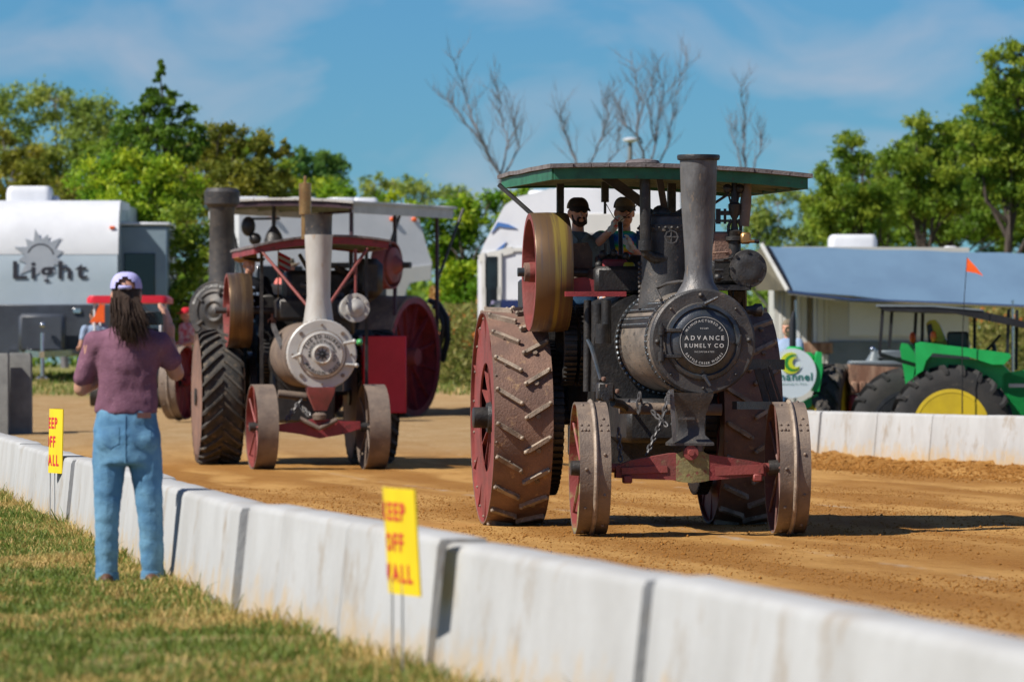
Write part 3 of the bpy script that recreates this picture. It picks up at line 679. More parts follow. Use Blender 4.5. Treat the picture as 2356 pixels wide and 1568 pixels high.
tree('broadleaf_tree', 'mid green trees closing the gap behind the left sapling', 131, [(300, 330, 60, 50), (400, 330, 60, 60), (480, 350, 60, 50), (560, 370, 60, 45), (640, 410, 50, 40), (230, 370, 60, 50)], lf_mid, 19, 1.3, .11, .5, 410, None, TG, tint=(.1, .9))
def hedge():
    rg = np.random.default_rng(77); n = 42000
    x = rg.uniform(-40, 48, n); y = rg.uniform(158, 172, n); top = np.array([2.9 + 1.1 * mnoise.noise((a * .35, 3, 0)) + .6 * mnoise.noise((a * 1.1, 5, 0)) for a in x])
    z = 1.0 + top * rg.random(n) ** .6
    t = np.clip(.4 + .3 * np.array([mnoise.noise((a, b, c)) for a, b, c in zip(x, y, z)]) + rg.normal(0, .15, n), 0, 1)
    tag(link('far_hedge', leaves_mesh('far_hedge', np.stack([x, y, z], -1), 0, .2, t, lf_mid, rg, .2)), 'far green wood closing the field behind the trees', 'hedge', kind='stuff')
hedge()

def bare_tree(label, d, stems, seed, base_y=800):
    "leafless tree; stems are polylines in the picture, twigs are grown on them"
    rr = random.Random(seed); bxs = stems[0][0]; b = W(bxs[0], base_y, d); b.z = terrain(b.x, d) - .1
    root = thing('bare_tree', b, 0, label, 'tree', 'leafless grey trees on the skyline'); mb = MB(); tw = MB()
    def twig(p, dirn, ln, r, lev):
        q = [p]; dd = dirn.copy(); n = 4
        for i in range(n):
            dd = (dd + Vector((rr.uniform(-.3, .3), rr.uniform(-.3, .3), rr.uniform(-.05, .3)))).normalized(); q.append(q[-1] + dd * ln / n)
        tw.tube(q, [r, r * .8, r * .6, r * .4, r * .2], 4)
        if lev: 
            for _ in range(3): twig(q[rr.randint(1, 3)], (dd + Vector((rr.uniform(-.9, .9), rr.uniform(-.9, .9), rr.uniform(-.1, .7)))).normalized(), ln * .6, r * .5, lev - 1)
    for s_, r0 in stems_r(stems):
        pts = [W(x, y, d + rr.uniform(-.25, .25) * i) - b for i, (x, y) in enumerate(s_)]
        full = []
        for p, q in zip(pts, pts[1:]):
            for k in range(4): full.append(p.lerp(q, k / 4) + Vector((rr.uniform(-.04, .04), rr.uniform(-.04, .04), 0)))
        full.append(pts[-1]); n = len(full)
        mb.tube(full, [r0 * (1 - .88 * i / (n - 1)) for i in range(n)], 6)
        for i in range(3, n):
            for _ in range(rr.randint(2, 3)):
                dn = (full[i] - full[i - 1]).normalized(); dn = (dn + Vector((rr.uniform(-1, 1), rr.uniform(-1, 1), rr.uniform(-.1, .5)))).normalized()
                twig(full[i], dn, rr.uniform(.4, 1.1) * (1.15 - .5 * i / n), .009, 1)
    mb.build('trunk', m_bark, root); tw.build('twigs', m_bark, root)
def stems_r(stems): return [(s_, .052 if i == 0 else .03) for i, s_ in enumerate(stems)]
bare_tree('leafless grey tree left of the green canopy, forked low', 130, [[(1170, 560), (1150, 400), (1100, 310), (1075, 240), (1045, 140)], [(1152, 400), (1168, 330), (1155, 260), (1140, 190)], [(1150, 420), (1195, 340), (1180, 260)], [(1120, 340), (1060, 270), (1030, 230)]], 41)
bare_tree('leafless grey tree rising left of the lamp pole', 135, [[(1345, 560), (1330, 380), (1300, 310), (1290, 260)], [(1340, 420), (1380, 330), (1395, 270), (1400, 210)], [(1345, 440), (1420, 350), (1430, 260)]], 42)
bare_tree('tall leafless grey tree just right of the lamp pole', 132, [[(1500, 560), (1490, 400), (1465, 300), (1470, 230), (1455, 145)], [(1495, 400), (1510, 300), (1525, 220), (1515, 150)], [(1500, 420), (1540, 320), (1555, 220), (1580, 130)], [(1480, 330), (1440, 290), (1425, 240)], [(1510, 330), (1490, 250), (1500, 190)]], 43)
bare_tree('slim leafless tree between the smokestack and the right-hand trees', 140, [[(1715, 560), (1715, 400), (1712, 300), (1708, 200)], [(1716, 420), (1750, 350), (1755, 300)], [(1713, 400), (1690, 330), (1685, 290)]], 44)

# tall weeds with orange flowers
def weeds(name, label, spots, seed):
    rg = np.random.default_rng(seed); V, T = [], []
    for x0, x1, y0, y1, d0, d1, n, lo, hi in spots:
        for _ in range(n):
            d = rg.uniform(d0, d1); p = W(rg.uniform(x0, x1), rg.uniform(y0, y1), d); V.append(p); T.append(rg.uniform(lo, hi))
    return tag(link(name, leaves_mesh(name, np.array(V), 0, .07, np.array(T), m_weed, rg, -.5)), label, 'weeds', kind='stuff')
m_weed = leaf_mat('weed_leaves_and_flowers', (.14, .19, .03), (.36, .30, .10), (.72, .20, .04))
weeds('tall_weeds', 'tall weeds with orange flowers and reddish plumes behind the red rear wheel',
      [(985, 1120, 700, 880, 100, 108, 5200, 0, .42), (1000, 1115, 700, 800, 100, 108, 150, .85, 1), (990, 1010, 660, 740, 104, 105, 300, .6, .75), (1100, 1115, 680, 740, 104, 105, 200, .6, .75)], 31)
weeds('tall_weeds', 'yellow-green weeds with orange flowers beneath the right end of the awning',
      [(2215, 2400, 694, 900, 106, 112, 5200, .05, .5), (2230, 2400, 700, 745, 106, 112, 160, .85, 1)], 32)
# ------------------------------------------------------------------ steam traction engines
class Eng:
    def __init__(s, X, d, a, z0, label, group='steam traction engines on the track'):
        s.X, s.d, s.a, s.z0 = X, d, a, z0; s.c, s.s = math.cos(a), math.sin(a)
        s.root = thing('steam_traction_engine', (X, d, z0), a, label, 'steam engine', group)
    def at(s, x, y, ly):
        "local point seen at picture x, y, lying ly behind the rear axle"
        k = (x - CX) / FD
        lx = (k * (s.d + ly * s.c) - s.X + ly * s.s) / (s.c - k * s.s)
        d = s.d + lx * s.s + ly * s.c
        return Vector((lx, ly, CAM_H - (y - YH) / FD * d - s.z0))
    def pl(s, x, y, lx):
        "local point seen at picture x, y, lying lx beside the engine's centre line"
        k = (x - CX) / FD
        ly = (s.X + lx * s.c - k * s.d - k * lx * s.s) / (s.s + k * s.c)
        d = s.d + lx * s.s + ly * s.c
        return Vector((lx, ly, CAM_H - (y - YH) / FD * d - s.z0))

def rim_ring(mb, w, r, th, n=64, lip=.0, mi=0):
    mb.lathe([(-w / 2, r), (w / 2, r), (w / 2, r - th - lip), (w / 2 - .012, r - th - lip), (w / 2 - .012, r - th), (-w / 2 + .012, r - th), (-w / 2 + .012, r - th - lip), (-w / 2, r - th - lip)], axis='x', n=n, mi=mi, closed=True)

def place(me, name, parent, rx=0.0, loc=(0, 0, 0)):
    o = link(name, me, parent); o.rotation_euler = (rx, 0, 0); o.location = loc; return o

def spokes(parent, r0, r1, w, n, mat, rad=.016, flat=False):
    for side in (-1, 1):
        mb = MB()
        p0, p1 = Vector((side * w * .28, 0, r0)), Vector((side * w * .40, 0, r1))
        if flat: mb.bar(p0, p1, .012, .07, up=(1, 0, 0))
        else: mb.tube([p0, p1], rad, 6)
        me = mb.mesh('spoke', mat)
        for i in range(n): place(me, 'spoke', parent, 2 * math.pi * (i + .5 * (side > 0)) / n)

def cleat_mesh(r, u0, u1, slope, mat, sec=.038, h=.034):
    "diagonal cleat following the rim; slope = circumferential run in metres"
    mb = MB(); n = 5; rings = []
    for i in range(n + 1):
        t = i / n; u = u0 + (u1 - u0) * t; an = (t - .5) * slope / r
        for_ = []
        dirn = Vector((u1 - u0, slope, 0)).normalized(); px, pt_ = -dirn.y, dirn.x
        wd = sec * (.5 if 0 < i < n else .42)
        for sgn, hh in ((-1, -.006), (-.8, h), (.8, h), (1, -.006)):
            uu = u + px * wd * sgn; aa = an + pt_ * wd * sgn / r; rr_ = r + hh
            for_.append(Vector((uu, -rr_ * math.cos(aa), rr_ * math.sin(aa))))
        rings.append(for_)
    mb.loft(rings)
    for t in (.04, .96):
        u = u0 + (u1 - u0) * t; an = (t - .5) * slope / r
        nrm = Vector((0, -math.cos(an), math.sin(an))); mb.bolt(Vector((u, 0, 0)) + nrm * (r + h - .004), nrm, .019, .014, 7, True)
    return mb.mesh('cleat', mat)

def drive_wheel(root, lx, r, w, side, mat=None, red=None, gear=True, nsp=12):
    "wide steel drive wheel with cleats; side = -1 for the picture's left"
    hub = MB(); hub.lathe([(-w * .42, .06), (-w * .42, .12), (-w * .30, .14), (w * .3, .14), (w * .42, .12), (w * .42, .06)], axis='x', n=24)
    hub.lathe([(side * w * .40, .001), (side * w * .40, .085), (side * (w * .5 + .07), .085), (side * (w * .5 + .075), .078), (side * (w * .5 + .075), .001)], axis='x', n=20)
    wh = hub.build('drive_wheel', m_irong, root, (lx, 0, r))
    m = MB(); rim_ring(m, w, r, .014, 72); m.build('rim', mat or m_rust, wh)
    m = MB(); m.lathe([(-w / 2 + .004, r - .0145), (w / 2 - .004, r - .0145), (w / 2 - .004, r - .02), (-w / 2 + .004, r - .02)], axis='x', n=72, closed=True)
    for sg in (-1, 1): m.lathe([(sg * (w / 2 - .03), r - .02), (sg * (w / 2 - .03), r - .42), (sg * (w / 2 - .045), r - .42), (sg * (w / 2 - .045), r - .02)], axis='x', n=72, closed=True)
    m.build('rim_lining', red or m_wheelred, wh)
    spokes(wh, .1, r - .02, w, nsp, red or m_wheelred, flat=True)
    n = 20; m1 = cleat_mesh(r, -w * .46, -w * .02, -.125, m_cleat); m2 = cleat_mesh(r, w * .02, w * .46, .125, m_cleat)
    for i in range(n):
        place(m1, 'cleat', wh, 2 * math.pi * i / n + .11); place(m2, 'cleat', wh, 2 * math.pi * (i + .42) / n + .11)
    b = MB()
    for i in range(n):
        for u, o in ((-w * .25, .66), (w * .24, .05)):
            an = 2 * math.pi * (i + o) / n; nr = Vector((0, -math.cos(an), math.sin(an))); b.bolt(Vector((u + .01 * math.sin(i * 5), 0, 0)) + nr * r, nr, .021, .02, 6)
        for u in (-w * .46, w * .46, 0):
            if (i * 7 + int(u * 90)) % 3: continue
            an = 2 * math.pi * (i + .3) / n; nr = Vector((0, -math.cos(an), math.sin(an))); b.bolt(Vector((u, 0, 0)) + nr * r, nr, .012, .008, 6, True)
        an = 2 * math.pi * (i + .5) / n
        b.bolt((side * (w / 2 - .03), -(r - .05) * math.cos(an), (r - .05) * math.sin(an)), (side, 0, 0), .014, .014, 6, True)
    stuff(b.build('rivets', m_rust2, wh))
    if gear:
        g = MB(); gl = -side * (w / 2 + .07); gr = r * .70
        g.lathe([(gl - .05, gr), (gl + .05, gr), (gl + .05, gr - .07), (gl - .05, gr - .07)], axis='x', n=64, closed=True)
        for i in range(64):
            an = 2 * math.pi * i / 64; nr = Vector((0, math.cos(an), math.sin(an))); tn = Vector((0, -math.sin(an), math.cos(an)))
            c = Vector((gl, 0, 0)) + nr * (gr + .012); g.box(c, (.1, .03, .03), Matrix((Vector((1, 0, 0)), tn, nr)).transposed())
        g.build('bull_gear', m_irong, wh)
    return wh

def steer_wheel(root, lx, ly, r, w, mat, inner, rot=0.0, ridge=True):
    hub = MB(); hub.lathe([(-w * .62, .03), (-w * .62, .055), (-w * .3, .06), (-w * .28, .085), (w * .28, .085), (w * .3, .06), (w * .55, .055), (w * .55, .03)], axis='x', n=20)
    wh = hub.build('steering_wheel', m_irong, root, (lx, ly, r), rot=(0, 0, rot))
    m = MB(); rim_ring(m, w, r - (.012 if ridge else 0), .012, 56); m.build('rim', mat, wh)
    m = MB(); q = r - .0245; m.lathe([(-w / 2 + .003, q), (w / 2 - .003, q), (w / 2 - .003, q - .005), (-w / 2 + .003, q - .005)], axis='x', n=56, closed=True); m.build('rim_lining', inner, wh)
    if ridge:
        m = MB(); m.lathe([(.004 + .018 * math.cos(t), r - .012 + .024 * math.sin(t)) for t in [math.pi * k / 6 for k in range(-1, 8)]], axis='x', n=56, closed=True); m.build('guide_ridge', m_cleat, wh)
    spokes(wh, .06, r - .02, w, 8, inner, .012)
    m = MB(); m.lathe([(w * .02, .08), (w * .02, r - .03), (w * .08, r - .03), (w * .08, .08)], axis='x', n=40, closed=True); m.build('wheel_disc', inner, wh)
    b = MB()
    for i in range(10):
        for u, o in ((-w * .3, 0), (w * .3, .35)):
            an = 2 * math.pi * (i + o) / 10; nr = Vector((0, -math.cos(an), math.sin(an))); b.bolt(Vector((u, 0, 0)) + nr * (r - .012), nr, .015, .012, 6, True)
    for o in (.62, .72):
        for u in (-.42, -.2, .2, .42):
            nr = Vector((0, -math.cos(o), math.sin(o))); b.bolt(Vector((u * w, 0, 0)) + nr * (r - .012), nr, .012, .010, 6, True)
    stuff(b.build('rivets', m_rust2, wh))
    return wh

def flywheel(root, c, r, w, rim_mat, in_mat, name='flywheel', nsp=6, hub=m_wheelred):
    m = MB(); m.lathe([(-w * .5, .035), (-w * .5, .08), (w * .3, .09), (w * .3, .035)], axis='x', n=20)
    f = m.build(name, hub, root, c)
    m = MB(); m.lathe([(-w / 2, r - .004), (-w / 2 + .01, r), (0, r + .004), (w / 2 - .01, r), (w / 2, r - .004), (w / 2, r - .02), (-w / 2, r - .02)], axis='x', n=72, closed=True); m.build('rim', rim_mat, f)
    m = MB(); m.lathe([(-w / 2 - .002, r - .006), (-w / 2 - .002, r - .05), (-w / 2 + .03, r - .055), (-w * .1, r - .06), (w * .1, r - .06), (w / 2 + .002, r - .03), (w / 2 + .002, r - .021), (-w / 2 + .01, r - .021)], axis='x', n=72, closed=True)
    m.build('rim_lining', in_mat, f)
    s_ = MB(); s_.bar((0, 0, .06), (0, 0, r - .05), .05, .11, up=(1, 0, 0), ch=.015); me = s_.mesh('spoke', in_mat)
    for i in range(nsp): place(me, 'spoke', f, 2 * math.pi * i / nsp + .3)
    return f

def chain(mb, pts, pitch=.05, r=.009):
    pts = [Vector(p) for p in pts]; acc = 0; k = 0
    for p, q in zip(pts, pts[1:]):
        d = (q - p); L = d.length; d.normalize(); n = max(1, int(L / pitch))
        for i in range(n):
            c = p.lerp(q, (i + .5) / n); u = d.cross(Vector((0, 1, 0.2))).normalized() if k % 2 else d.cross(Vector((1, .3, 0))).normalized(); k += 1
            ring = [c + d * math.cos(t) * pitch * .72 + u * math.sin(t) * pitch * .38 for t in [math.pi * j / 5 for j in range(11)]]
            mb.tube(ring, r, 5, cap=False)

def canopy(E, fl, fr, crown, length, th, mats, boards=12, over=.0, droop_back=.0, side=None):
    "boarded roof: fl, fr = front corners (local), crown = rise, length = front to back"
    fas, top, und = mats; root = E.root
    fl, fr = Vector(fl), Vector(fr)
    def P(t, s_, dz=0):
        p = fl.lerp(fr, t); return Vector((p.x, p.y + s_ * length, p.z + crown * (1 - (2 * t - 1) ** 2) + dz - droop_back * s_))
    base = MB(); nseg = 10
    for i in range(nseg):          # rafters below the boards
        pass
    rf = MB()
    for i in range(nseg): rf.bar(P(i / nseg, .0, -.045), P((i + 1) / nseg, .0, -.045), .03, .085)
    cano = rf.build('canopy', fas, root)
    bk = MB()
    for i in range(nseg): bk.bar(P(i / nseg, 1, -.045), P((i + 1) / nseg, 1, -.045), .03, .085)
    bk.build('rear_fascia', fas, cano)
    for t in (0, 1):
        s_ = MB(); hh = .15 if side else .085; s_.bar(P(t, .01, -.002 - hh / 2), P(t, .99, -.002 - hh / 2), .03, hh); s_.build('side_fascia', side or fas, cano)
    for k in range(1, 5):
        s_ = MB()
        for i in range(nseg): s_.bar(P(i / nseg, k / 5, -.05), P((i + 1) / nseg, k / 5, -.05), .05, .06)
        s_.build('rafter', und, cano)
    for i in range(boards):        # boards run front to back, uneven edges
        a, b = i / boards, (i + 1) / boards; e0, e1 = -.05 - .02 * rnd.random(), length + .05 + .02 * rnd.random(); m = MB(); rings = []
        n = 8
        for j in range(n + 1):
            s_ = (e0 + (e1 - e0) * j / n) / length; jz = .007 * rnd.uniform(-1, 1) if 0 < j else 0
            ga = .0015; aa = a - (.02 if i == 0 else -ga); bb = b + (.02 if i == boards - 1 else -ga)
            rings.append([P(aa, s_, .003 + jz), P(bb, s_, .003 + jz), P(bb, s_, th + jz), P(aa, s_, th + jz)])
        m.loft(rings); m.build('roof_board', top, cano)
    return cano, P

def stack_lathe(prof): return [(z, r) for z, r in prof]

# ---------------- the large black engine in front
E = Eng(.916, 45.0, R(6.9), 0.0, 'large black steam traction engine with green canopy and round name plate, nearest')
root = E.root; at = E.at
RW, FWR = .865, .512
drive_wheel(root, -.93, RW, .475, -1); drive_wheel(root, .93, RW, .475, 1)
FLY = -3.13
FX0 = E.at(1585, 1000, FLY).x
steer_wheel(root, FX0 - .76, FLY, FWR, .235, m_rust2, m_wheelolive, R(-2.5)); steer_wheel(root, FX0 + .76, FLY, FWR, .235, m_rust2, m_dull, R(-2.5))
b_ = MB(); b_.tube([(-.75, 0, RW), (.75, 0, RW)], .06, 12); b_.build('rear_axle', m_irong, root)
# boiler, smokebox
BZ, BR, BX = 1.47, .385, at(1617, 785, -3.2).x
BY0, BY1 = -3.2, -1.35
mb = MB(); mb.lathe([(BY0 + .02, BR - .01), (BY0 + .02, BR), (-2.88, BR), (-2.88, BR + .006), (BY1, BR + .006), (BY1, .3)], (BX, 0, BZ), 'y', 64); boiler = mb.build('boiler', m_boiler, root)
for y, r0 in ((BY1, BR + .035), (-2.86, BR + .012)):
    mb = MB(); mb.lathe([(y - .03, BR), (y - .03, r0), (y + .03, r0), (y + .03, BR)], (BX, 0, BZ), 'y', 64); mb.build('boiler_band', m_iron, boiler)
mb = MB()
for y, n, rr_ in ((BY1 - .045, 58, .022), (-2.86, 58, .012), (-2.93, 50, .010)):
    for i in range(n):
        t = 2 * math.pi * i / n; nr = Vector((math.cos(t), 0, math.sin(t))); mb.bolt(Vector((BX, y, BZ)) + nr * (BR + (.02 if y > -2 else .008)), nr, rr_, rr_ * .8, 6, True)
for an in (132, 141, 153, 160):                      # riveted seams along the barrel
    t = R(an); nr = Vector((math.cos(t), 0, math.sin(t)))
    for i in range(26): mb.bolt(Vector((BX, -2.82 + i * .052, BZ)) + nr * (BR + .012), nr, .013, .012, 6, True)
stuff(mb.build('rivets', m_steelblue, boiler))
mb = MB()
for a0, a1 in ((129, 144), (150, 163)):
    mb.lathe([(-2.84, BR + .006), (-2.84, BR + .016), (-1.42, BR + .016), (-1.42, BR + .006)], (BX, 0, BZ), 'y', 6, a0=R(90 - a1), a1=R(90 - a0))
mb.build('seam_strip', m_irong, boiler)
# front plate and door
mb = MB(); yf = BY0
mb.lathe([(yf + .05, .30), (yf + .05, BR + .018), (yf - .005, BR + .018), (yf - .02, BR + .002), (yf - .02, .30), (yf - .035, .292), (yf - .035, .27)], (BX, 0, BZ), 'y', 72); front = mb.build('smokebox_front', m_iron, root)
mb = MB(); mb.lathe([(yf - .02, .29), (yf - .045, .285), (yf - .05, .262), (yf - .035, .25), (yf - .048, .225), (yf - .06, .20), (yf - .064, .001)], (BX, 0, BZ), 'y', 72); door = mb.build('smokebox_door', m_steelblue, front)
mb = MB(); mb.lathe([(yf - .062, .197), (yf - .07, .197), (yf - .072, .192), (yf - .072, .001)], (BX, 0, BZ), 'y', 64); plate = mb.build('name_plate', m_plate, front)
tag(plate, 'dark round name plate lettered in white')
mb = MB(); yt = yf - .0735
fn = lambda u, v: Vector((BX + u, yt, BZ + v))
mb.lathe([(yt, .1865), (yt - .002, .1865), (yt - .002, .1835), (yt, .1835)], (BX, 0, BZ), 'y', 64, closed=True)
text_arc(mb, 'MANUFACTURED BY', .026, .150, R(90), fn, .008, .28)
text_line(mb, '02/289', .018, lambda u, v: fn(u, v + .094), 0, .2)
text_line(mb, 'ADVANCE', .047, lambda u, v: fn(u, v + .012), .016, .33)
text_line(mb, 'RUMELY CO', .043, lambda u, v: fn(u, v - .045), .016, .26)
text_line(mb, 'INCORPORATED', .016, lambda u, v: fn(u, v - .083), .006, .25)
text_arc(mb, 'BATTLE CREEK WORKS', .025, .172, R(-90), fn, .008, .26, inward=True)
stuff(mb.build('lettering', m_letter, front))
mb = MB()
for dz in (.085, -.112):                              # hinge arms on the left
    mb.bar((BX - .335, yf - .04, BZ + dz), (BX - .17, yf - .075, BZ + dz), .022, .03, ch=.006); mb.tube([(BX - .325, yf - .05, BZ + dz - .035), (BX - .325, yf - .05, BZ + dz + .035)], .026, 10)
mb.tube([(BX - .325, yf - .05, BZ - .16), (BX - .325, yf - .05, BZ + .14)], .011, 8); mb.build('door_hinge', m_irong, front)
for (x, z, dx, dz) in ((0.0, .285, .10, .05), (.0, -.265, .04, -.07), (.262, -.01, .01, .06)):
    mb = MB(); p = Vector((BX + x, yf - .05, BZ + z)); mb.tube([p + Vector((0, .04, 0)), p + Vector((0, -.05, 0))], .018, 8); mb.tube([p + Vector((0, -.045, 0)), p + Vector((dx, -.06, dz))], [.016, .011], 8); mb.build('door_latch', m_steelblue, front)
mb = MB()
for t in (93, 180, 2, 270, 135, 45, 225, 315):
    nr = Vector((math.cos(R(t)), 0, math.sin(R(t)))); mb.bolt(Vector((BX, yf - .018, BZ)) + nr * .352, (0, -1, 0), .022 if t in (93, 180, 2) else .011, .022, 8, True)
stuff(mb.build('rivets', m_iron, front))
# chimney
ch = at(1607, 660, -3.02); zt = at(1610, 357, -3.02).z
cz = BZ + BR - .03
mb = MB(); mb.lathe([(cz - .05, .19), (cz, .175), (cz + .035, .155), (cz + .10, .118), (cz + .19, .103), (cz + .32, .106), (zt - .35, .133), (zt - .035, .143), (zt - .03, .158), (zt - .012, .162), (zt, .157), (zt, .135), (zt - .3, .12)], (ch.x, ch.y, 0), 'z', 48)
chim = mb.build('smokestack', m_stack, root)
mb = MB(); mb.lathe([(zt - .04, .144), (zt - .036, .16), (zt - .012, .165), (zt + .002, .16), (zt + .002, .13)], (ch.x, ch.y, 0), 'z', 48); mb.build('stack_rim', m_irong, chim)
mb = MB(); mb.tube([at(1640, 648, -3.0), at(1560, 648, -2.95), at(1535, 652, -2.8), at(1510, 665, -2.75), at(1522, 690, -2.9)], .014, 8); mb.build('blower_pipe', m_iron, root)
mb = MB(); p = at(1722, 713, -2.9); mb.lathe([(p.x - .02, .03), (p.x + .03, .035), (p.x + .05, .05), (p.x + .10, .05), (p.x + .115, .02)], (0, p.y, p.z), 'x', 16); mb.build('oil_cup', m_irong, root)
# dome, steam pipe, valve wheel
p = at(1530, 600, -2.05); dz0, dz1 = at(1530, 680, -2.05).z, at(1530, 497, -2.05).z
mb = MB(); mb.lathe([(dz0 - .1, .215), (dz0 + .02, .20), (dz0 + .1, .19), (dz1 - .12, .186), (dz1 - .12, .205), (dz1 - .07, .205), (dz1 - .07, .185), (dz1 - .01, .17), (dz1 + .012, .12), (dz1 + .02, .001)], (p.x, p.y, 0), 'z', 40); dome = mb.build('steam_dome', m_iron, root)
mb = MB()
for i in range(26):
    t = 2 * math.pi * i / 26; mb.bolt((p.x + .205 * math.cos(t), p.y + .205 * math.sin(t), dz1 - .095), (math.cos(t), math.sin(t), 0), .015, .015, 6, True)
for i in range(9): mb.bolt(at(1472, 605 + i * 11, -2.05), (-1, -.3, 0), .018, .014, 6, True)
stuff(mb.build('rivets', m_iron, dome))
mb = MB(); v = p + Vector((.09, -.24, 0)); v.z = at(1545, 545, -2.3).z; v.x = at(1545, 545, -2.3).x
mb.lathe([(v.y - .006, .056), (v.y + .006, .056), (v.y + .006, .046), (v.y - .006, .046)], (v.x, 0, v.z), 'y', 8, closed=True)
for i in range(4): mb.tube([v, v + Vector((.05 * math.cos(i * 1.57), 0, .05 * math.sin(i * 1.57)))], .006, 5)
mb.tube([v, v + Vector((0, .2, 0))], .012, 6); mb.build('valve_wheel', m_stack, dome)
mb = MB(); a = at(1484, 392, -2.25); b = at(1485, 570, -2.25); mb.tube([a, b, at(1487, 582, -2.25), at(1500, 592, -2.22), at(1530, 594, -2.2)], .043, 12)
mb.lathe([(b.z - .02, .055), (b.z + .06, .055)], (b.x, b.y, 0), 'z', 14); mb.build('exhaust_pipe', m_irong, root)
mb = MB()
for q0, q1, w_ in (((1383, 398, -2.2), (1482, 470, -2.0), .075), ((1515, 398, -2.2), (1532, 498, -2.05), .05), ((1600, 470, -2.0), (1545, 500, -2.0), .05), ((1482, 480, -2.0), (1520, 500, -2.0), .05)):
    mb.bar(at(*q0), at(*q1), w_, .03, up=(0, 1, 0))
mb.sph(at(1521, 492, -2.05), (.075, .075, .07)); mb.build('canopy_brace', m_irong, root)
# canopy
fl = at(1275, 396, -2.35); fr = at(1856, 418, -2.35); fl.z += .03; fr.z += .03
cano, CP = canopy(E, fl, fr, .035, 3.35, .035, (m_green, m_shingle, m_under), 14, droop_back=-.035)
mb = MB(); c0 = at(1478, 372, -1.5); mb.lathe([(-.02, .14), (.0, .13), (.012, .05), (.014, .001)], c0 + Vector((0, 0, .01)), 'z', 12); mb.build('roof_cap', m_shingle, cano)
for x, y0, y1, ly, r_ in ((1289, 412, 500, -.12, .028), (1545, 405, 500, -1.0, .032), (1392, 425, 465, -.9, .028)):
    mb = MB(); q0, q1 = at(x, y0, ly), at(x, y1, ly); mb.bar(q0 + Vector((0, 0, .04)), Vector((q0.x, q0.y, 1.0 if x != 1392 else q1.z)), r_ * 2, r_ * 2, up=(0, 1, 0)); mb.build('canopy_post', m_irong, root)
for lx in (.86,):
    mb = MB(); mb.bar((lx, .85, .95), (lx, .85, fl.z), .05, .05, up=(0, 1, 0)); mb.build('canopy_post', m_irong, root)
mb = MB(); mb.bar(at(1148, 425, .5), at(1232, 500, .3), .03, .03); mb.build('canopy_stay', m_irong, root)
mb = MB(); q = at(1392, 440, -.9); mb.tube([at(1392, 462, -.9), at(1392, 492, -.9)], .012, 6); mb.tube([at(1395, 470, -.9), at(1412, 500, -.8), at(1425, 510, -.6), at(1450, 490, -.6), at(1470, 465, -.8)], .004, 4); mb.build('whistle_cord', m_irong, root)
# flywheel and crankshaft
fc = at(1260, 626, -.75)
flywheel(root, fc, .475, .30, m_flyrim, m_wheelred)
mb = MB(); s0 = at(1191, 626, -.75); mb.tube([(s0.x, fc.y, fc.z), (.75, fc.y, fc.z)], .036, 14); mb.build('crankshaft', m_steelblue, root)
mb = MB(); mb.lathe([(fc.x - .19, .04), (fc.x - .19, .075), (fc.x - .05, .085), (fc.x + .1, .085)], (0, fc.y, fc.z), 'x', 20); mb.build('clutch_hub', m_rust, root)
# crank gear, brackets, guides between flywheel and dome
mb = MB()
mb.bar(at(1300, 676, -1.3), at(1440, 676, -1.3), .05, .04); mb.prism([at(1318, 640, -1.1), at(1345, 638, -1.1), at(1398, 655, -1.1), at(1400, 672, -1.1), at(1318, 672, -1.1)], (0, 1, 0), .12)
mb.box(at(1412, 615, -1.0), (.20, .2, .13), ch=.02); mb.build('crank_bracket', m_dkred, root)
mb = MB(); mb.prism([at(1318, 560, -.55), at(1352, 558, -.55), at(1362, 580, -.55), at(1362, 650, -.55), at(1318, 650, -.55)], (0, 1, 0), .05); mb.build('gear_guard', m_rust2, root)
mb = MB()
mb.box(at(1420, 645, -1.0), (.42, .5, .22), ch=.03); mb.box(at(1395, 600, -.9), (.16, .2, .1), ch=.02); mb.box((0, -.35, 1.55), (.9, 1.5, .16), ch=.02)
for x, y in ((1388, 585), (1412, 583), (1440, 590), (1450, 610), (1378, 610)): mb.sph(at(x, y, -1.05), .035, 10, 6)
mb.lathe([(-.12, .1), (.12, .1)], at(1450, 615, -.9), 'x', 16); mb.build('crank_gear_box', m_irong, root)
mb = MB(); mb.box(at(1447, 612, -1.1), (.09, .05, .06), ch=.015); mb.build('oiler', m_jdyellow, root)
for lx in (-.55, -.42):
    mb = MB(); g = at(1335, 740, -.5); mb.lathe([(lx - .05, .3), (lx + .05, .3), (lx + .05, .24), (lx - .05, .24)], (0, -.55, 1.45), 'x', 40, closed=True)
    for i in range(40):
        t = 2 * math.pi * i / 40; nr = Vector((0, math.cos(t), math.sin(t))); tn = Vector((0, -math.sin(t), math.cos(t))); mb.box(Vector((lx, -.55, 1.45)) + nr * .31, (.1, .022, .03), Matrix((Vector((1, 0, 0)), tn, nr)).transposed())
    mb.build('pinion_gear', m_irong, root)
mb = MB(); mb.tube([at(1392, 560, -.3), at(1392, 640, -.3)], .014, 6); mb.build('reverse_lever', m_irong, root)
mb = MB(); mb.tube([at(1427, 512, .45), at(1430, 640, .2)], .02, 8); mb.build('throttle_lever', m_irong, root)
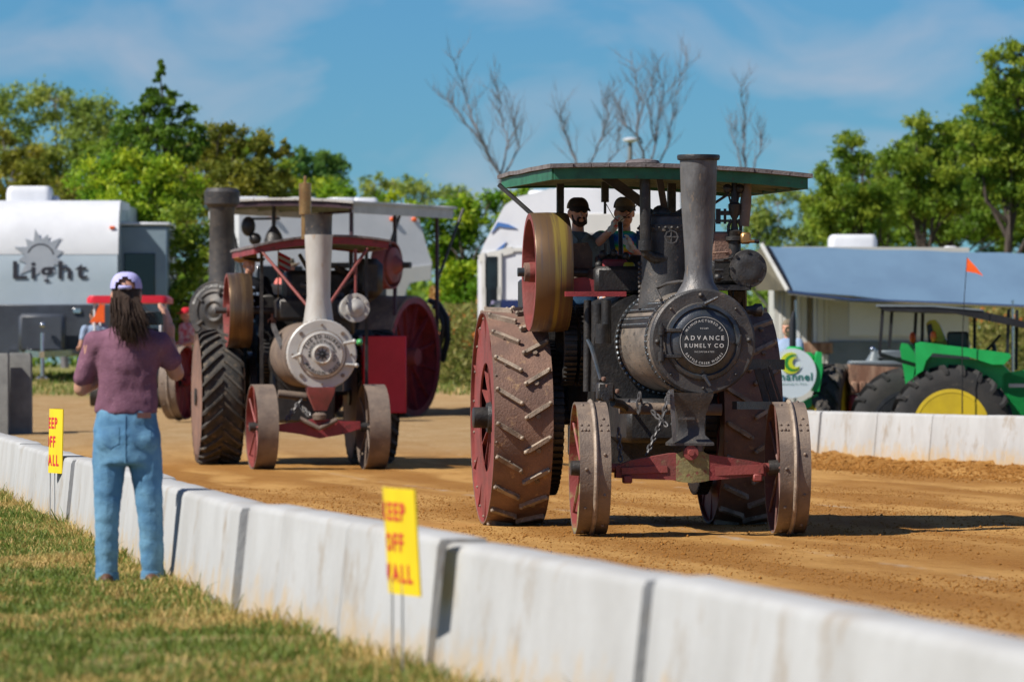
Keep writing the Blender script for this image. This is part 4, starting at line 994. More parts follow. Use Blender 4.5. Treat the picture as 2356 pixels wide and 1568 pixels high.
# firebox, belly, platform, bunkers
mb = MB(); mb.lathe([(-1.36, .44), (.55, .44)], (0, 0, 1.42), 'y', 32); mb.box((0, -.4, .98), (.80, 1.85, .9), ch=.03); mb.build('firebox', m_irong, root)
mb = MB(); mb.box((0, -1.7, .86), (.62, 1.3, .34), ch=.04); mb.box((0, -.9, .62), (.7, 1.0, .3), ch=.03); mb.build('ash_pan', m_irong, root)
mb = MB(); mb.box((0, 1.15, .92), (1.75, 1.3, .05), ch=.01); mb.box((-.83, 1.2, 1.2), (.05, 1.2, .55)); mb.box((.83, 1.2, 1.2), (.05, 1.2, .55)); mb.box((0, 1.82, 1.2), (1.7, .05, .55)); mb.build('footplate', m_irong, root)
mb = MB(); mb.box((-.62, .7, 1.55), (.3, .35, .9), ch=.02); mb.build('side_tank', m_irong, root)
# cylinder, steam chest and governor on the right
cc = at(1722, 618, -2.35); mb = MB()
mb.lathe([(cc.y, .001), (cc.y - .012, .05), (cc.y - .008, .10), (cc.y, .115), (cc.y, .145), (cc.y + .03, .15), (cc.y + .06, .13), (cc.y + .8, .13), (cc.y + .85, .001)], (cc.x, 0, cc.z), 'y', 40); cyl = mb.build('cylinder', m_iron, root)
mb = MB(); mb.box(at(1668, 615, -2.1) + Vector((.02, .2, 0)), (.30, .6, .27), ch=.03); mb.box(at(1672, 662, -2.1), (.3, .5, .04)); mb.bolt(at(1652, 638, -2.35), (0, -1, 0), .035, .03, 10, True)
for z in (600, 622, 640): mb.tube([at(1644, z, -2.36), at(1664, z, -2.36)], .014, 6)
for i in range(8):
    t = 2 * math.pi * i / 8; mb.bolt((cc.x + .128 * math.cos(t), cc.y, cc.z + .128 * math.sin(t)), (0, -1, 0), .013, .014, 6)
for x in (1680, 1700, 1712): mb.tube([at(x, 660, -2.1), at(x + rnd.uniform(-6, 6), 720, -2.0)], .02, 6)
mb.bar(at(1700, 665, -2.1), at(1690, 735, -1.9), .08, .05); mb.build('cylinder_block', m_irong, cyl)
mb = MB(); mb.box(at(1663, 568, -2.2) + Vector((0, .1, 0)), (.17, .22, .24), ch=.02); mb.tube([at(1640, 582, -2.36), at(1675, 580, -2.36)], .01, 6); mb.bolt(at(1675, 580, -2.33), (0, -1, 0), .03, .02, 6); mb.build('steam_chest', m_rust, root)
gv = MB(); gx0 = 1690
gv.lathe([(at(gx0, 600, -2.2).z, .05), (at(gx0, 555, -2.2).z, .05), (at(gx0, 553, -2.2).z, .075), (at(gx0, 545, -2.2).z, .075), (at(gx0, 543, -2.2).z, .05), (at(gx0, 532, -2.2).z, .06), (at(gx0, 528, -2.2).z, .03), (at(gx0, 505, -2.2).z, .018), (at(gx0, 490, -2.2).z, .045), (at(gx0, 470, -2.2).z, .05), (at(gx0, 465, -2.2).z, .03), (at(gx0, 415, -2.2).z, .022), (at(gx0, 405, -2.2).z, .012)], (at(gx0, 500, -2.2).x, -2.2, 0), 'z', 20)
for x in (1674, 1702): gv.sph(at(x, 434, -2.2), .038, 12, 8); gv.tube([at(x, 438, -2.2), at((x + gx0) / 2, 470, -2.2)], .008, 5)
for x in (1676, 1704): gv.tube([at(x, 545, -2.2), at(x, 520, -2.2), at((x + gx0) / 2, 505, -2.2)], .014, 6)
gv.bar(at(1650, 490, -2.2), at(1708, 490, -2.2), .03, .035); gv.bar(at(1645, 508, -2.2), at(1720, 508, -2.2), .02, .02); gv.tube([at(1640, 470, -2.2), at(1678, 445, -2.2)], .012, 6)
for x in (1655, 1668, 1650): gv.tube([at(x, 480, -2.2), at(x, 515, -2.2)], .012, 6)
gv.tube([at(1650, 600, -2.25), at(1700, 590, -2.25)], .01, 6); gv.build('governor', m_irong, root)
mb = MB(); mb.tube([at(1712, 520, -2.2), at(1716, 462, -2.2), at(1720, 420, -2.2)], [.04, .045, .03], 10); mb.build('governor_cylinder', m_rust2, root)
mb = MB(); mb.box(at(1715, 548, -2.25), (.08, .08, .09), ch=.015); mb.tube([at(1720, 555, -2.28), at(1738, 555, -2.28)], .014, 8); mb.build('lubricator', m_brass, root)
mb = MB(); mb.tube([at(1730, 555, -2.28), at(1746, 555, -2.28)], [.012, .018], 8); mb.tube([at(1690, 600, -2.3), at(1720, 598, -2.3), at(1735, 592, -2.3)], .013, 6); mb.build('lubricator_handle', m_black, root)
# pedestal under the smokebox
mb = MB(); rings = []
for y, hw in ((903, 50), (915, 48), (930, 41), (950, 34), (975, 30), (1000, 32), (1012, 44), (1018, 51), (1024, 51)):
    c = at(1587, y, -3.12); h = hw / 305; dd = h * .8; rings.append([Vector((c.x - h, c.y - dd, c.z)), Vector((c.x + h, c.y - dd, c.z)), Vector((c.x + h, c.y + dd, c.z)), Vector((c.x - h, c.y + dd, c.z))])
mb.loft(rings); mb.bar(at(1562, 962, -3.3), at(1598, 962, -3.3), .02, .02); ped = mb.build('pedestal', m_iron, root)
mb = MB(); q = at(1540, 915, -3.25)
for i in range(5): mb.lathe([(-.006, .02), (.006, .02)], at(1540, 908 + i * 5, -3.28), 'z', 8)
mb.bar(at(1545, 895, -3.27), at(1552, 1015, -3.27), .03, .02, up=(0, 1, 0)); mb.build('spring_clip', m_stack, ped)
# front axle
mb = MB(); rings = []
for x, y0, y1, dd in ((1415, 1072, 1098, .05), (1450, 1058, 1100, .06), (1540, 1042, 1103, .075), (1590, 1038, 1107, .085), (1640, 1046, 1103, .075), (1720, 1058, 1096, .06), (1760, 1066, 1094, .05)):
    a, b = at(x, y0, FLY), at(x, y1, FLY); rings.append([Vector((a.x, FLY - dd, b.z)), Vector((a.x, FLY - dd, a.z)), Vector((a.x, FLY + dd, a.z)), Vector((a.x, FLY + dd, b.z))])
mb.loft(rings); axle = mb.build('front_axle', m_axle, root, ang=30)
for x0, x1, xe, ye in ((1430, 1535, 1443, 1102), (1645, 1756, 1742, 1098)):
    mb = MB(); mb.bar(at(x0, 1083, -3.19), at(x1, 1078, -3.2), .03, .07 if x0 > 1500 else .05); mb.box(at(xe, ye, FLY - .05), (.07, .08, .06), ch=.01); mb.build('axle_web', m_wheelred, axle)
mb = MB(); rings = []
for x, y0, y1, dd in ((1552, 1043, 1104, .080), (1566, 1037, 1108, .090), (1590, 1035, 1110, .094), (1614, 1038, 1107, .090), (1628, 1045, 1104, .080)):
    a, b = at(x, y0, FLY), at(x, y1, FLY); rings.append([Vector((a.x, FLY - dd, b.z)), Vector((a.x, FLY - dd, a.z)), Vector((a.x, FLY + dd, a.z)), Vector((a.x, FLY + dd, b.z))])
mb.loft(rings); mb.build('axle_centre', m_olive, axle, ang=30)
mb = MB(); q = at(1590, 1041, -3.24); mb.lathe([(q.y - .025, .001), (q.y - .025, .022), (q.y - .005, .024), (q.y - .004, .056), (q.y + .02, .058), (q.y + .03, .03)], (q.x, 0, q.z), 'y', 24); mb.build('king_bolt', m_wheelred, axle)
mb = MB(); mb.tube([(FX0 - .86, FLY, FWR), (FX0 + .86, FLY, FWR)], .035, 12); mb.build('axle_shaft', m_wheelred, axle)
# steering roller, chains
mb = MB(); mb.tube([at(1425, 938, -2.6), at(1660, 942, -2.6)], .045, 14); mb.build('chain_roller', m_rust2, root)
mb = MB(); chain(mb, [at(1472, 905, -2.66), at(1470, 950, -2.66)], .05, .010); chain(mb, [at(1500, 945, -2.8), at(1535, 980, -2.9)], .04, .008); chain(mb, [at(1540, 900, -2.8), at(1525, 960, -2.85), at(1488, 1045, -3.0)], .04, .008); chain(mb, [at(1545, 975, -3.0), at(1560, 990, -3.0)], .05, .010); chain(mb, [at(1423, 985, -3.0), at(1428, 1060, -3.05)], .04, .007)
stuff(mb.build('steering_chain', m_stack, root))
# injector and drain cocks by the left front wheel
mb = MB(); mb.box(at(1392, 900, -2.75), (.13, .13, .14), ch=.015); mb.bolt(at(1393, 912, -2.83), (0, -1, 0), .035, .03, 8); mb.tube([at(1410, 925, -2.75), at(1430, 930, -2.7), at(1440, 940, -2.6)], .035, 8); inj = mb.build('feed_pump', m_irong, root)
for x, y in ((1389, 877), (1395, 893), (1420, 905)):
    mb = MB(); mb.lathe([(0, .01), (.012, .018), (.03, .018), (.035, .008)], at(x, y, -2.8), 'z', 10); mb.build('drain_cock', m_rust, inj)
mb = MB(); mb.tube([at(1352, 782, -2.2), at(1362, 800, -2.25), at(1382, 875, -2.6)], [.016, .02, .012], 8); mb.build('drain_lever', m_steelblue, root)
mb = MB(); 
for x0, y0, x1, y1, ly, r_ in ((1395, 690, 1395, 790, -1.5, .04), (1375, 700, 1375, 900, -1.3, .05), (1352, 690, 1350, 900, -1.2, .03), (1385, 745, 1385, 790, -1.55, .055)): mb.tube([at(x0, y0, ly), at(x1, y1, ly)], r_, 10)
mb.build('feed_pipe', m_irong, root)
# step and rods at the right
mb = MB(); mb.bar(at(1688, 838, -2.2), at(1800, 838, -1.8), .05, .08); mb.bar(at(1690, 932, -2.8), at(1800, 932, -2.0), .04, .06); mb.bar(at(1742, 848, -2.2), at(1765, 928, -2.2), .05, .03, up=(0, 1, 0)); mb.bar(at(1757, 848, -2.15), at(1783, 928, -2.15), .05, .03, up=(0, 1, 0)); mb.bar(at(1770, 842, -2.1), at(1800, 934, -2.1), .02, .02)
mb.build('side_step', m_irong, root)

# ---------------- the silver-fronted engine following
E2 = Eng(-2.82, 71.5, R(8.3), 0.0, 'steam traction engine with silver smokebox, silver stack and red flat tank')
root = E2.root; at = E2.at
def tyre(parent, r, w, mat, nl, lug=.035, side=-1, rim_mat=None, disc=None, hubr=.5):
    m = MB(); m.lathe([(-w / 2, r * hubr), (-w / 2, r * .8), (-w * .46, r - lug - .03), (-w * .38, r - lug), (0, r - lug + .01), (w * .38, r - lug), (w * .46, r - lug - .03), (w / 2, r * .8), (w / 2, r * hubr)], axis='x', n=48)
    t = m.build('tyre', mat, parent)
    for sg in (-1, 1):
        mm = MB(); n = 6; rings = []
        for i in range(n + 1):
            q = i / n; u = sg * w * (.02 + .49 * q); an = (q - .1) * .30 * (1 if sg < 0 else 1); rb = r - lug - .008 - (.03 if i == n else 0) ; rt = r - (.0 if i < n else .03); hw = .028
            rings.append([Vector((u, -rb * math.cos(an + k * hw / r), -rb * math.sin(an + k * hw / r))) for k in (-1, 1)] + [Vector((u, -rt * math.cos(an + k * hw * .7 / r), -rt * math.sin(an + k * hw * .7 / r))) for k in (1, -1)])
        mm.loft(rings); me = mm.mesh('tread_lug', mat)
        for i in range(nl): place(me, 'tread_lug', parent, 2 * math.pi * (i + (.5 if sg > 0 else 0)) / nl)
    if rim_mat:
        m = MB(); m.lathe([(-w * .5 - .005, r * (hubr + .06)), (-w * .5 - .005, r * (hubr - .03)), (-w * .2, r * (hubr - .08)), (w * .2, r * (hubr - .08)), (w * .5 + .005, r * (hubr - .03)), (w * .5 + .005, r * (hubr + .06))], axis='x', n=40); m.build('rim', rim_mat, parent)
    return t
for lx in (-1.0, 1.0):
    m = MB(); m.lathe([(-.3, .05), (-.3, .11), (.3, .11), (.3, .05)], axis='x', n=20); wh = m.build('drive_wheel', m_irong, root, (lx, 0, .875))
    tyre(wh, .875, .54, m_rubber, 28, .045, -1, m_rust, hubr=.88)
    spokes(wh, .09, .76, .5, 12, m_dkred, flat=True)
FX2 = E2.at(731, 980, -3.4).x
steer_wheel(root, FX2 - .69, -3.4, .525, .26, m_rust2, m_wheelred, R(3), False); steer_wheel(root, FX2 + .69, -3.4, .525, .26, m_rust2, m_rust2, R(3), False)
bz = at(740, 815, -3.5); BX, BZ = bz.x, bz.z
mb = MB(); mb.lathe([(-3.5, .3), (-3.5, .40), (-3.1, .40), (-3.1, .41), (-1.2, .41), (-1.2, .3)], (BX, 0, BZ), 'y', 48); boiler = mb.build('boiler', m_rust2, root)
mb = MB(); yf = -3.5; mb.lathe([(yf + .06, .36), (yf + .06, .435), (yf - .01, .435), (yf - .022, .42), (yf - .022, .30), (yf - .04, .30), (yf - .045, .285), (yf - .05, .27), (yf - .07, .262), (yf - .075, .12)], (BX, 0, BZ), 'y', 56); front = mb.build('smokebox_front', m_silver, root)
mb = MB(); mb.lathe([(yf - .0405, .305), (yf - .0425, .302), (yf - .0425, .292), (yf - .04, .29)], (BX, 0, BZ), 'y', 48, closed=True); mb.lathe([(yf - .068, .262), (yf - .0725, .26), (yf - .0725, .252), (yf - .068, .25)], (BX, 0, BZ), 'y', 48, closed=True); mb.build('door_seam', m_rust2, front)
mb = MB(); mb.lathe([(yf - .06, .13), (yf - .105, .125), (yf - .115, .105), (yf - .09, .095), (yf - .085, .001)], (BX, 0, BZ), 'y', 32); mb.build('draft_door', m_silverst, front)
mb = MB(); mb.lathe([(yf - .088, .096), (yf - .09, .001)], (BX, 0, BZ), 'y', 24); mb.build('draft_opening', m_silver, front)
mb = MB()
pts = []
for i in range(16):
    t = math.pi * i / 8; r_ = .088 if i % 2 == 0 else .035; pts.append((BX + r_ * math.cos(t), yf - .098, BZ + r_ * math.sin(t)))
mb.prism(pts, (0, 1, 0), .012); mb.bolt((BX, yf - .1, BZ), (0, -1, 0), .02, .02, 8, True); mb.build('draft_star', m_black, front)
mb = MB(); fn = lambda u, v: Vector((BX + u, yf - .078, BZ + v))
text_arc(mb, 'THE ED HUBER', .058, .203, R(90), fn, .03, .26); text_arc(mb, 'MANUFACTURING CO', .048, .144, R(80), fn, .025, .14); text_arc(mb, 'MARION  OHIO', .058, .248, R(-88), fn, .03, .30, inward=True)
stuff(mb.build('lettering', m_black, front))
mb = MB()
for i in range(44):
    t = 2 * math.pi * i / 44; nr = Vector((math.cos(t), 0, math.sin(t))); mb.bolt(Vector((BX, yf + .03, BZ)) + nr * .433, nr, .013, .012, 6, True)
for t in (45, 135, 225, 315, 90, 270, 0, 180): mb.bolt((BX + .365 * math.cos(R(t)), yf - .02, BZ + .365 * math.sin(R(t))), (0, -1, 0), .026 if t % 90 else .014, .022, 8)
stuff(mb.build('rivets', m_rust2, front))
mb = MB()
for x0, y0, x1, y1 in ((672, 822, 690, 815), (790, 790, 815, 785), (795, 838, 820, 840)):
    mb.tube([at(x0, y0, yf - .09), at(x1, y1, yf - .09)], [.016, .022], 8); mb.sph(at(x1, y1, yf - .09), .03, 8, 6)
mb.build('door_latch', m_silver, front)
c0 = at(733, 740, -3.25); zt = at(727, 540, -3.25).z; zb = BZ + .38; ztt = at(727, 493, -3.25).z
mb = MB(); mb.lathe([(zb - .05, .21), (zb + .02, .19), (zb + .1, .178), (zb + .34, .146), (zt - .5, .15), (zt, .175), (zt, .15)], (c0.x, c0.y, 0), 'z', 36); ch_ = mb.build('smokestack', m_silverst, root)
mb = MB(); mb.lathe([(zt, .168), (zt + .02, .165), (ztt - .02, .17), (ztt, .178), (ztt, .15), (zt, .14)], (c0.x, c0.y, 0), 'z', 36); mb.build('stack_collar', m_iron, ch_)
mb = MB(); wq = at(702, 495, -2.6); wt = at(702, 422, -2.6); mb.lathe([(wq.z - .3, .05), (wq.z, .05), (wq.z + .01, .078), (wt.z, .078), (wt.z + .01, .02), (wt.z + .09, .02), (wt.z + .1, .001)], (wq.x, wq.y, 0), 'z', 20); mb.build('steam_whistle', m_brass, root)
flywheel(root, at(548, 714, -.6), .48, .30, m_fly2, m_wheelred)
mb = MB(); q = at(548, 714, -.6); mb.tube([(q.x - .3, q.y, q.z), (.5, q.y, q.z)], .04, 12); mb.build('crankshaft', m_iron, root)
q = at(818, 708, -2.6); mb = MB(); mb.lathe([(q.y - .05, .001), (q.y - .05, .03), (q.y - .03, .06), (q.y - .02, .11), (q.y, .12), (q.y, .18), (q.y + .04, .185), (q.y + .05, .15), (q.y + .8, .15)], (q.x, 0, q.z), 'y', 36); cy = mb.build('cylinder', m_silver, root)
mb = MB()
for i in range(6): mb.bolt((q.x + .15 * math.cos(i * 1.047 + .5), q.y, q.z + .15 * math.sin(i * 1.047 + .5)), (0, -1, 0), .02, .02, 6)
stuff(mb.build('rivets', m_silverst, cy))
t0, t1 = at(835, 772, -.9), at(935, 950, -.9); mb = MB(); mb.box(((t0.x + t1.x) / 2, -.6, (t0.z + t1.z) / 2), (t1.x - t0.x, .62, t0.z - t1.z), ch=.012); mb.build('fuel_tank', m_red, root)
fl = at(588, 568, -2.3); fr = at(892, 556, -2.3)
cano, CP = canopy(E2, fl, fr, .09, 3.0, .03, (m_dkred, m_shingle, m_under), 10)
for x, y0, x1, y1, ly in ((600, 575, 706, 702, -2.3), (845, 572, 757, 700, -2.3), (818, 572, 818, 680, -2.4)):
    mb = MB(); mb.tube([at(x, y0, ly), at(x1, y1, ly - (.5 if x != 818 else 0))], .020, 8); mb.build('canopy_rod', m_wheelred, root)
for lx, ly in ((-.55, -1.2), (.7, -2.0), (.8, .6)):
    mb = MB(); mb.bar((lx, ly, .95), (lx, ly, fl.z), .04, .04, up=(0, 1, 0)); mb.build('canopy_post', m_irong, root)
mb = MB(); mb.lathe([(-1.25, .43), (.5, .43)], (0, 0, 1.35), 'y', 28); mb.box((0, -.3, .98), (.8, 1.7, .85), ch=.03); mb.box((.32, -1.2, 1.9), (.5, 1.4, .5), ch=.05); mb.box((.25, -.6, 2.25), (.9, .8, .5), ch=.06); mb.box((.1, -.9, 2.0), (.9, .5, .3), ch=.05); mb.build('firebox', m_irong, root)
mb = MB(); rr2 = random.Random(3)
for i in range(26):
    p = Vector((rr2.uniform(-.1, .75), rr2.uniform(-1.6, -.4), rr2.uniform(1.8, 2.55))); q_ = p + Vector((rr2.uniform(-.3, .3), rr2.uniform(-.2, .2), rr2.uniform(-.3, .3))); mb.tube([p, q_], rr2.uniform(.015, .045), 7)
stuff(mb.build('valve_gear', m_iron, root))
mb = MB(); mb.lathe([(-.48, .30), (-.40, .30), (-.40, .24), (-.48, .24)], (0, -.5, 1.4), 'x', 36, closed=True)
for i in range(36):
    t = 2 * math.pi * i / 36; nr = Vector((0, math.cos(t), math.sin(t))); mb.box(Vector((-.44, -.5, 1.4)) + nr * .31, (.08, .025, .03), Matrix((Vector((1, 0, 0)), Vector((0, -math.sin(t), math.cos(t))), nr)).transposed())
mb.lathe([(-.62, .58), (-.54, .58), (-.54, .5), (-.62, .5)], (0, 0, .875), 'x', 48, closed=True); mb.build('drive_gear', m_irong, root)
mb = MB(); mb.box((0, .95, .92), (1.7, 1.2, .05)); mb.box((0, 1.5, 1.2), (1.7, .05, .55)); mb.box((-.25, .1, 1.75), (.5, .5, .9), ch=.03); mb.build('footplate', m_irong, root)
rings = []; mb = MB()
for y, hw in ((890, 32), (905, 30), (940, 15), (944, 14)):
    c = at(737, y, -3.45); h = hw / 186; rings.append([c + Vector((h * sx, h * .7 * sy, 0)) for sx, sy in ((-1, -1), (1, -1), (1, 1), (-1, 1))])
mb.loft(rings); mb.build('pedestal', m_wheelred, root)
mb = MB(); rings = []
for x, y0, y1, dd in ((642, 975, 992, .05), (690, 970, 998, .06), (735, 960, 1008, .07), (790, 968, 998, .06), (828, 968, 985, .05)):
    a, b = at(x, y0, -3.4), at(x, y1, -3.4); rings.append([Vector((a.x, -3.4 - dd, b.z)), Vector((a.x, -3.4 - dd, a.z)), Vector((a.x, -3.4 + dd, a.z)), Vector((a.x, -3.4 + dd, b.z))])
mb.loft(rings); mb.tube([(-.75, -3.4, .525), (.75, -3.4, .525)], .035, 10); axle = mb.build('front_axle', m_dkred, root, ang=30)
mb = MB(); mb.lathe([(0, .08), (.06, .09), (.09, .05)], at(735, 965, -3.5), 'z', 14); mb.tube([at(690, 962, -3.5), at(735, 985, -3.55), at(775, 965, -3.5)], .03, 8); mb.build('king_bolt', m_rust2, axle)
mb = MB(); mb.tube([at(640, 905, -2.9), at(705, 912, -2.9)], .05, 12); mb.build('chain_roller', m_rust2, root)
mb = MB(); chain(mb, [at(693, 920, -3.0), at(660, 965, -3.2)], .06, .014); chain(mb, [at(693, 935, -3.0), at(712, 955, -3.2)], .06, .014); stuff(mb.build('steering_chain', m_stack, root))
mb = MB(); mb.sph(at(827, 787, -2.2), (.045, .08, .045)); mb.build('sight_glass', M('green_glass', (.08, .35, .12), None, None, 3, .15, 0, 0), root)
mb = MB(); mb.bar(at(628, 748, -1.6), at(650, 800, -2.6), .05, .05); mb.build('feed_pipe', m_stack, root)
mb = MB(); mb.box(at(845, 640, -1.2), (.35, .6, .5), ch=.08); mb.build('belt_housing', m_irong, root)

m_plum = M('dark_plum_paint', (.05, .022, .03), (.035, .018, .024), None, 4, .5)
# ---------------- the dark engine behind, nose turned left
E3 = Eng(-2.54, 88.9, R(-24), terrain(-3.4, 87), 'dark steam traction engine with round black smokebox and large dark red rear wheel, behind')
root = E3.root; at = E3.at
R3 = .98
for lx, sd in ((-.78, -1), (.78, 1)):
    m = MB(); m.lathe([(-.35, .05), (-.35, .14), (.35, .14), (.35, .05)], axis='x', n=20); wh = m.build('drive_wheel', m_wheelred, root, (lx, 0, R3))
    m = MB(); rim_ring(m, .60, R3, .03, 56); m.build('rim', m_rust2, wh)
    m = MB(); q = R3 - .031; m.lathe([(-.305, q), (.305, q), (.305, q - .01), (-.305, q - .01)], axis='x', n=56, closed=True); m.lathe([(sd * .3, q), (sd * .3, q - .09), (sd * .28, q - .09), (sd * .28, q)], axis='x', n=56, closed=True); m.build('rim_lining', m_dkred, wh)
    spokes(wh, .12, R3 - .03, .55, 12, m_dkred, flat=True)
    m = MB(); m.lathe([(-.02, .12), (-.02, R3 - .04), (.02, R3 - .04), (.02, .12)], axis='x', n=48, closed=True); m.build('wheel_disc', m_dkred, wh)
for lx in (-.8, .8): steer_wheel(root, lx, -4.6, .575, .27, m_rust2, m_dkred, R(8), True)
fz = at(470, 715, -4.95).z; BX, BZ = 0, fz
mb = MB(); mb.lathe([(-4.9, .3), (-4.9, .44), (-1.6, .44), (-1.6, .3)], (0, 0, BZ), 'y', 40); mb.build('boiler', m_iron, root)
mb = MB(); yf = -4.9; mb.lathe([(yf + .05, .36), (yf + .05, .465), (yf - .01, .465), (yf - .03, .45), (yf - .03, .34), (yf - .05, .33), (yf - .06, .30), (yf - .03, .28), (yf - .05, .20), (yf - .09, .15), (yf - .06, .11), (yf - .09, .06), (yf - .1, .001)], (0, 0, BZ), 'y', 48); front = mb.build('smokebox_front', m_iron, root)
mb = MB(); fn = lambda u, v: Vector((u, yf - .035, BZ + v)); text_arc(mb, 'MANUFACTURED BY', .055, .37, R(115), fn, .012, .2); mb.build('lettering', m_letter, front)
mb = MB()
for t in (0, 72, 144, 216, 288): mb.tube([(.25 * math.cos(R(t)), yf - .06, BZ + .25 * math.sin(R(t))), (.36 * math.cos(R(t)), yf - .06, BZ + .36 * math.sin(R(t)))], .025, 8)
mb.build('door_latch', m_iron, front)
z0_ = BZ + .4; zt = at(505, 433, -4.7).z
mb = MB(); mb.lathe([(z0_ - .1, .24), (z0_ + .1, .205), (zt - .35, .19), (zt - .33, .20), (zt - .3, .20), (zt - .24, .27), (zt - .06, .275), (zt, .23), (zt, .16), (zt - .3, .15)], (0, -4.7, 0), 'z', 32); mb.build('smokestack', m_iron, root)
fl, fr = Vector((-1.2, -2.6, 0)), Vector((1.2, -2.6, 0)); fl.z = at(535, 468, -2.6).z; fr.z = fl.z - .02
cano, CP = canopy(E3, fl, fr, .05, 3.8, .04, (m_plum, m_silver, m_under), 10, side=m_silver)
for lx, ly in ((1.05, -2.3), (1.05, .9), (-1.05, -2.3), (-1.05, .9), (1.05, -.7)):
    mb = MB(); mb.bar((lx, ly, 1.0), (lx, ly, fl.z), .05, .05, up=(0, 1, 0)); mb.build('canopy_post', m_plum, root)
for a_, b_ in (((1.05, .9, 2.2), (1.2, 1.6, fl.z)), ((-1.0, -2.6, fl.z), (-.6, -2.8, 2.3)), ((1.05, -1.0, 2.6), (1.05, -.4, fl.z))):
    mb = MB(); mb.bar(a_, b_, .035, .035); mb.build('canopy_stay', m_irong, root)
mb = MB(); mb.lathe([(-1.6, .48), (.6, .48)], (0, 0, 1.6), 'y', 28); mb.box((0, -.5, 1.15), (.95, 2.1, 1.0), ch=.03); mb.box((0, -.3, 2.1), (.9, 1.2, .35), ch=.05); mb.build('firebox', m_irong, root)
mb = MB(); mb.box((0, .9, 1.05), (1.0, .9, .06)); mb.box((.5, .9, 1.3), (.05, .9, .5)); mb.box((0, 1.36, 1.3), (1.0, .05, .5)); mb.build('footplate', m_irong, root)
mb = MB(); mb.tube([(-.8, -4.6, .575), (.8, -4.6, .575)], .05, 10); mb.box((0, -4.6, .62), (1.3, .14, .16), ch=.02); mb.box((0, -4.6, .95), (.3, .3, .5), ch=.03); mb.build('front_axle', m_dkred, root)
q = at(872, 610, -.9); flywheel(root, (1.0, -.9, q.z), .38, .22, m_wheelred, m_wheelred, nsp=6)
mb = MB(); mb.lathe([(1.0, .03), (1.0, .30), (1.06, .31), (1.14, .28), (1.17, .16), (1.25, .1), (1.3, .04)], (0, -.9, q.z), 'x', 36); mb.build('clutch_disc', m_wheelred, root)
mb = MB(); mb.tube([(-.4, -.9, q.z), (1.42, -.9, q.z)], .05, 10); mb.build('crankshaft', m_irong, root)
mb = MB(); wp = at(630, 520, -2.2)
mb.tube([wp - Vector((0, 0, .25)), wp + Vector((0, 0, .35))], .035, 8); mb.sph(wp + Vector((0, 0, .38)), .06, 8, 6); mb.lathe([(wp.z - .25, .16), (wp.z - .12, .12), (wp.z, .04)], (wp.x, wp.y, 0), 'z', 14); mb.bar(wp + Vector((-.4, 0, .12)), wp + Vector((.1, 0, .12)), .04, .04); mb.sph(wp + Vector((-.45, 0, .0)), (.12, .1, .16)); mb.sph(wp + Vector((-.33, 0, -.2)), (.1, .1, .1))
mb.build('governor', m_irong, root)
# hose looped over the rear
mb = MB(); hp = [at(985, 690, 1.5), at(1010, 700, 1.6), at(1028, 730, 1.6), at(1030, 780, 1.6), at(1018, 830, 1.6), at(1010, 800, 1.6), at(1022, 750, 1.6), at(1012, 710, 1.6), at(990, 700, 1.5)]
sm = []
for p, q_ in zip(hp, hp[1:]):
    for k in range(4): sm.append(p.lerp(q_, k / 4))
mb.tube(sm, .05, 8); mb.build('water_hose', m_black, root)
# ------------------------------------------------------------------ people
def prim_mesh(prims):
    mb = MB()
    for p in prims:
        if p[0] == 'c':                               # tapered capsule
            _, a, ra, b, rb = p[:5]; a, b = Vector(a), Vector(b); d = (b - a).normalized() if (b - a).length > 1e-6 else Vector((0, 0, 1))
            pts, rs = [], []
            for k in range(5): t = math.pi / 2 * (1 - k / 4); pts.append(a - d * ra * math.sin(t)); rs.append(max(.0008, ra * math.cos(t)))
            for k in range(1, 5): t = math.pi / 2 * k / 4; 
            for k in range(5): t = math.pi / 2 * k / 4; pts.append(b + d * rb * math.sin(t)); rs.append(max(.0008, rb * math.cos(t)))
            mb.tube(pts, rs, 12)
        elif p[0] == 'e':                             # ellipsoid
            mb.sph(p[1], p[2], 16, 12, p[3] if len(p) > 3 else None)
        elif p[0] == 't':                             # stacked ellipses: (centre, rx, ry)
            mb.loft([[Vector(c) + Vector((rx * math.cos(2 * math.pi * j / 20), ry * math.sin(2 * math.pi * j / 20), 0)) for j in range(20)] for c, rx, ry in p[1]])
        elif p[0] == 'm': mb.add(*p[1:3])
    return mb

def blob(name, prims, mat, parent, voxel=.012, smooth=6, fold=0.0, fscale=9, fstretch=(1, 1, 1)):
    "one continuous skin grown over overlapping shapes"
    me = prim_mesh(prims).mesh(name + '_src', mat); o = bpy.data.objects.new('tmp', me); col.objects.link(o)
    rm = o.modifiers.new('r', 'REMESH'); rm.mode = 'VOXEL'; rm.voxel_size = voxel; rm.use_smooth_shade = True
    if smooth: sm = o.modifiers.new('s', 'SMOOTH'); sm.factor = .5; sm.iterations = smooth
    bpy.context.view_layer.update(); dg = bpy.context.evaluated_depsgraph_get()
    out = bpy.data.meshes.new_from_object(o.evaluated_get(dg)); bpy.data.objects.remove(o); bpy.data.meshes.remove(me)
    out.name = name
    if fold:
        for v in out.vertices:
            c = v.co; f = mnoise.noise((c.x * fscale * fstretch[0], c.y * fscale * fstretch[1], c.z * fscale * fstretch[2])) + .5 * mnoise.noise((c.x * fscale * 2.3 + 5, c.y * fscale * 2.3, c.z * fscale * 2.3 * fstretch[2]))
            v.co = c + v.normal * f * fold
    out.materials.clear(); out.materials.append(mat); out.shade_smooth()
    return link(name, out, parent)

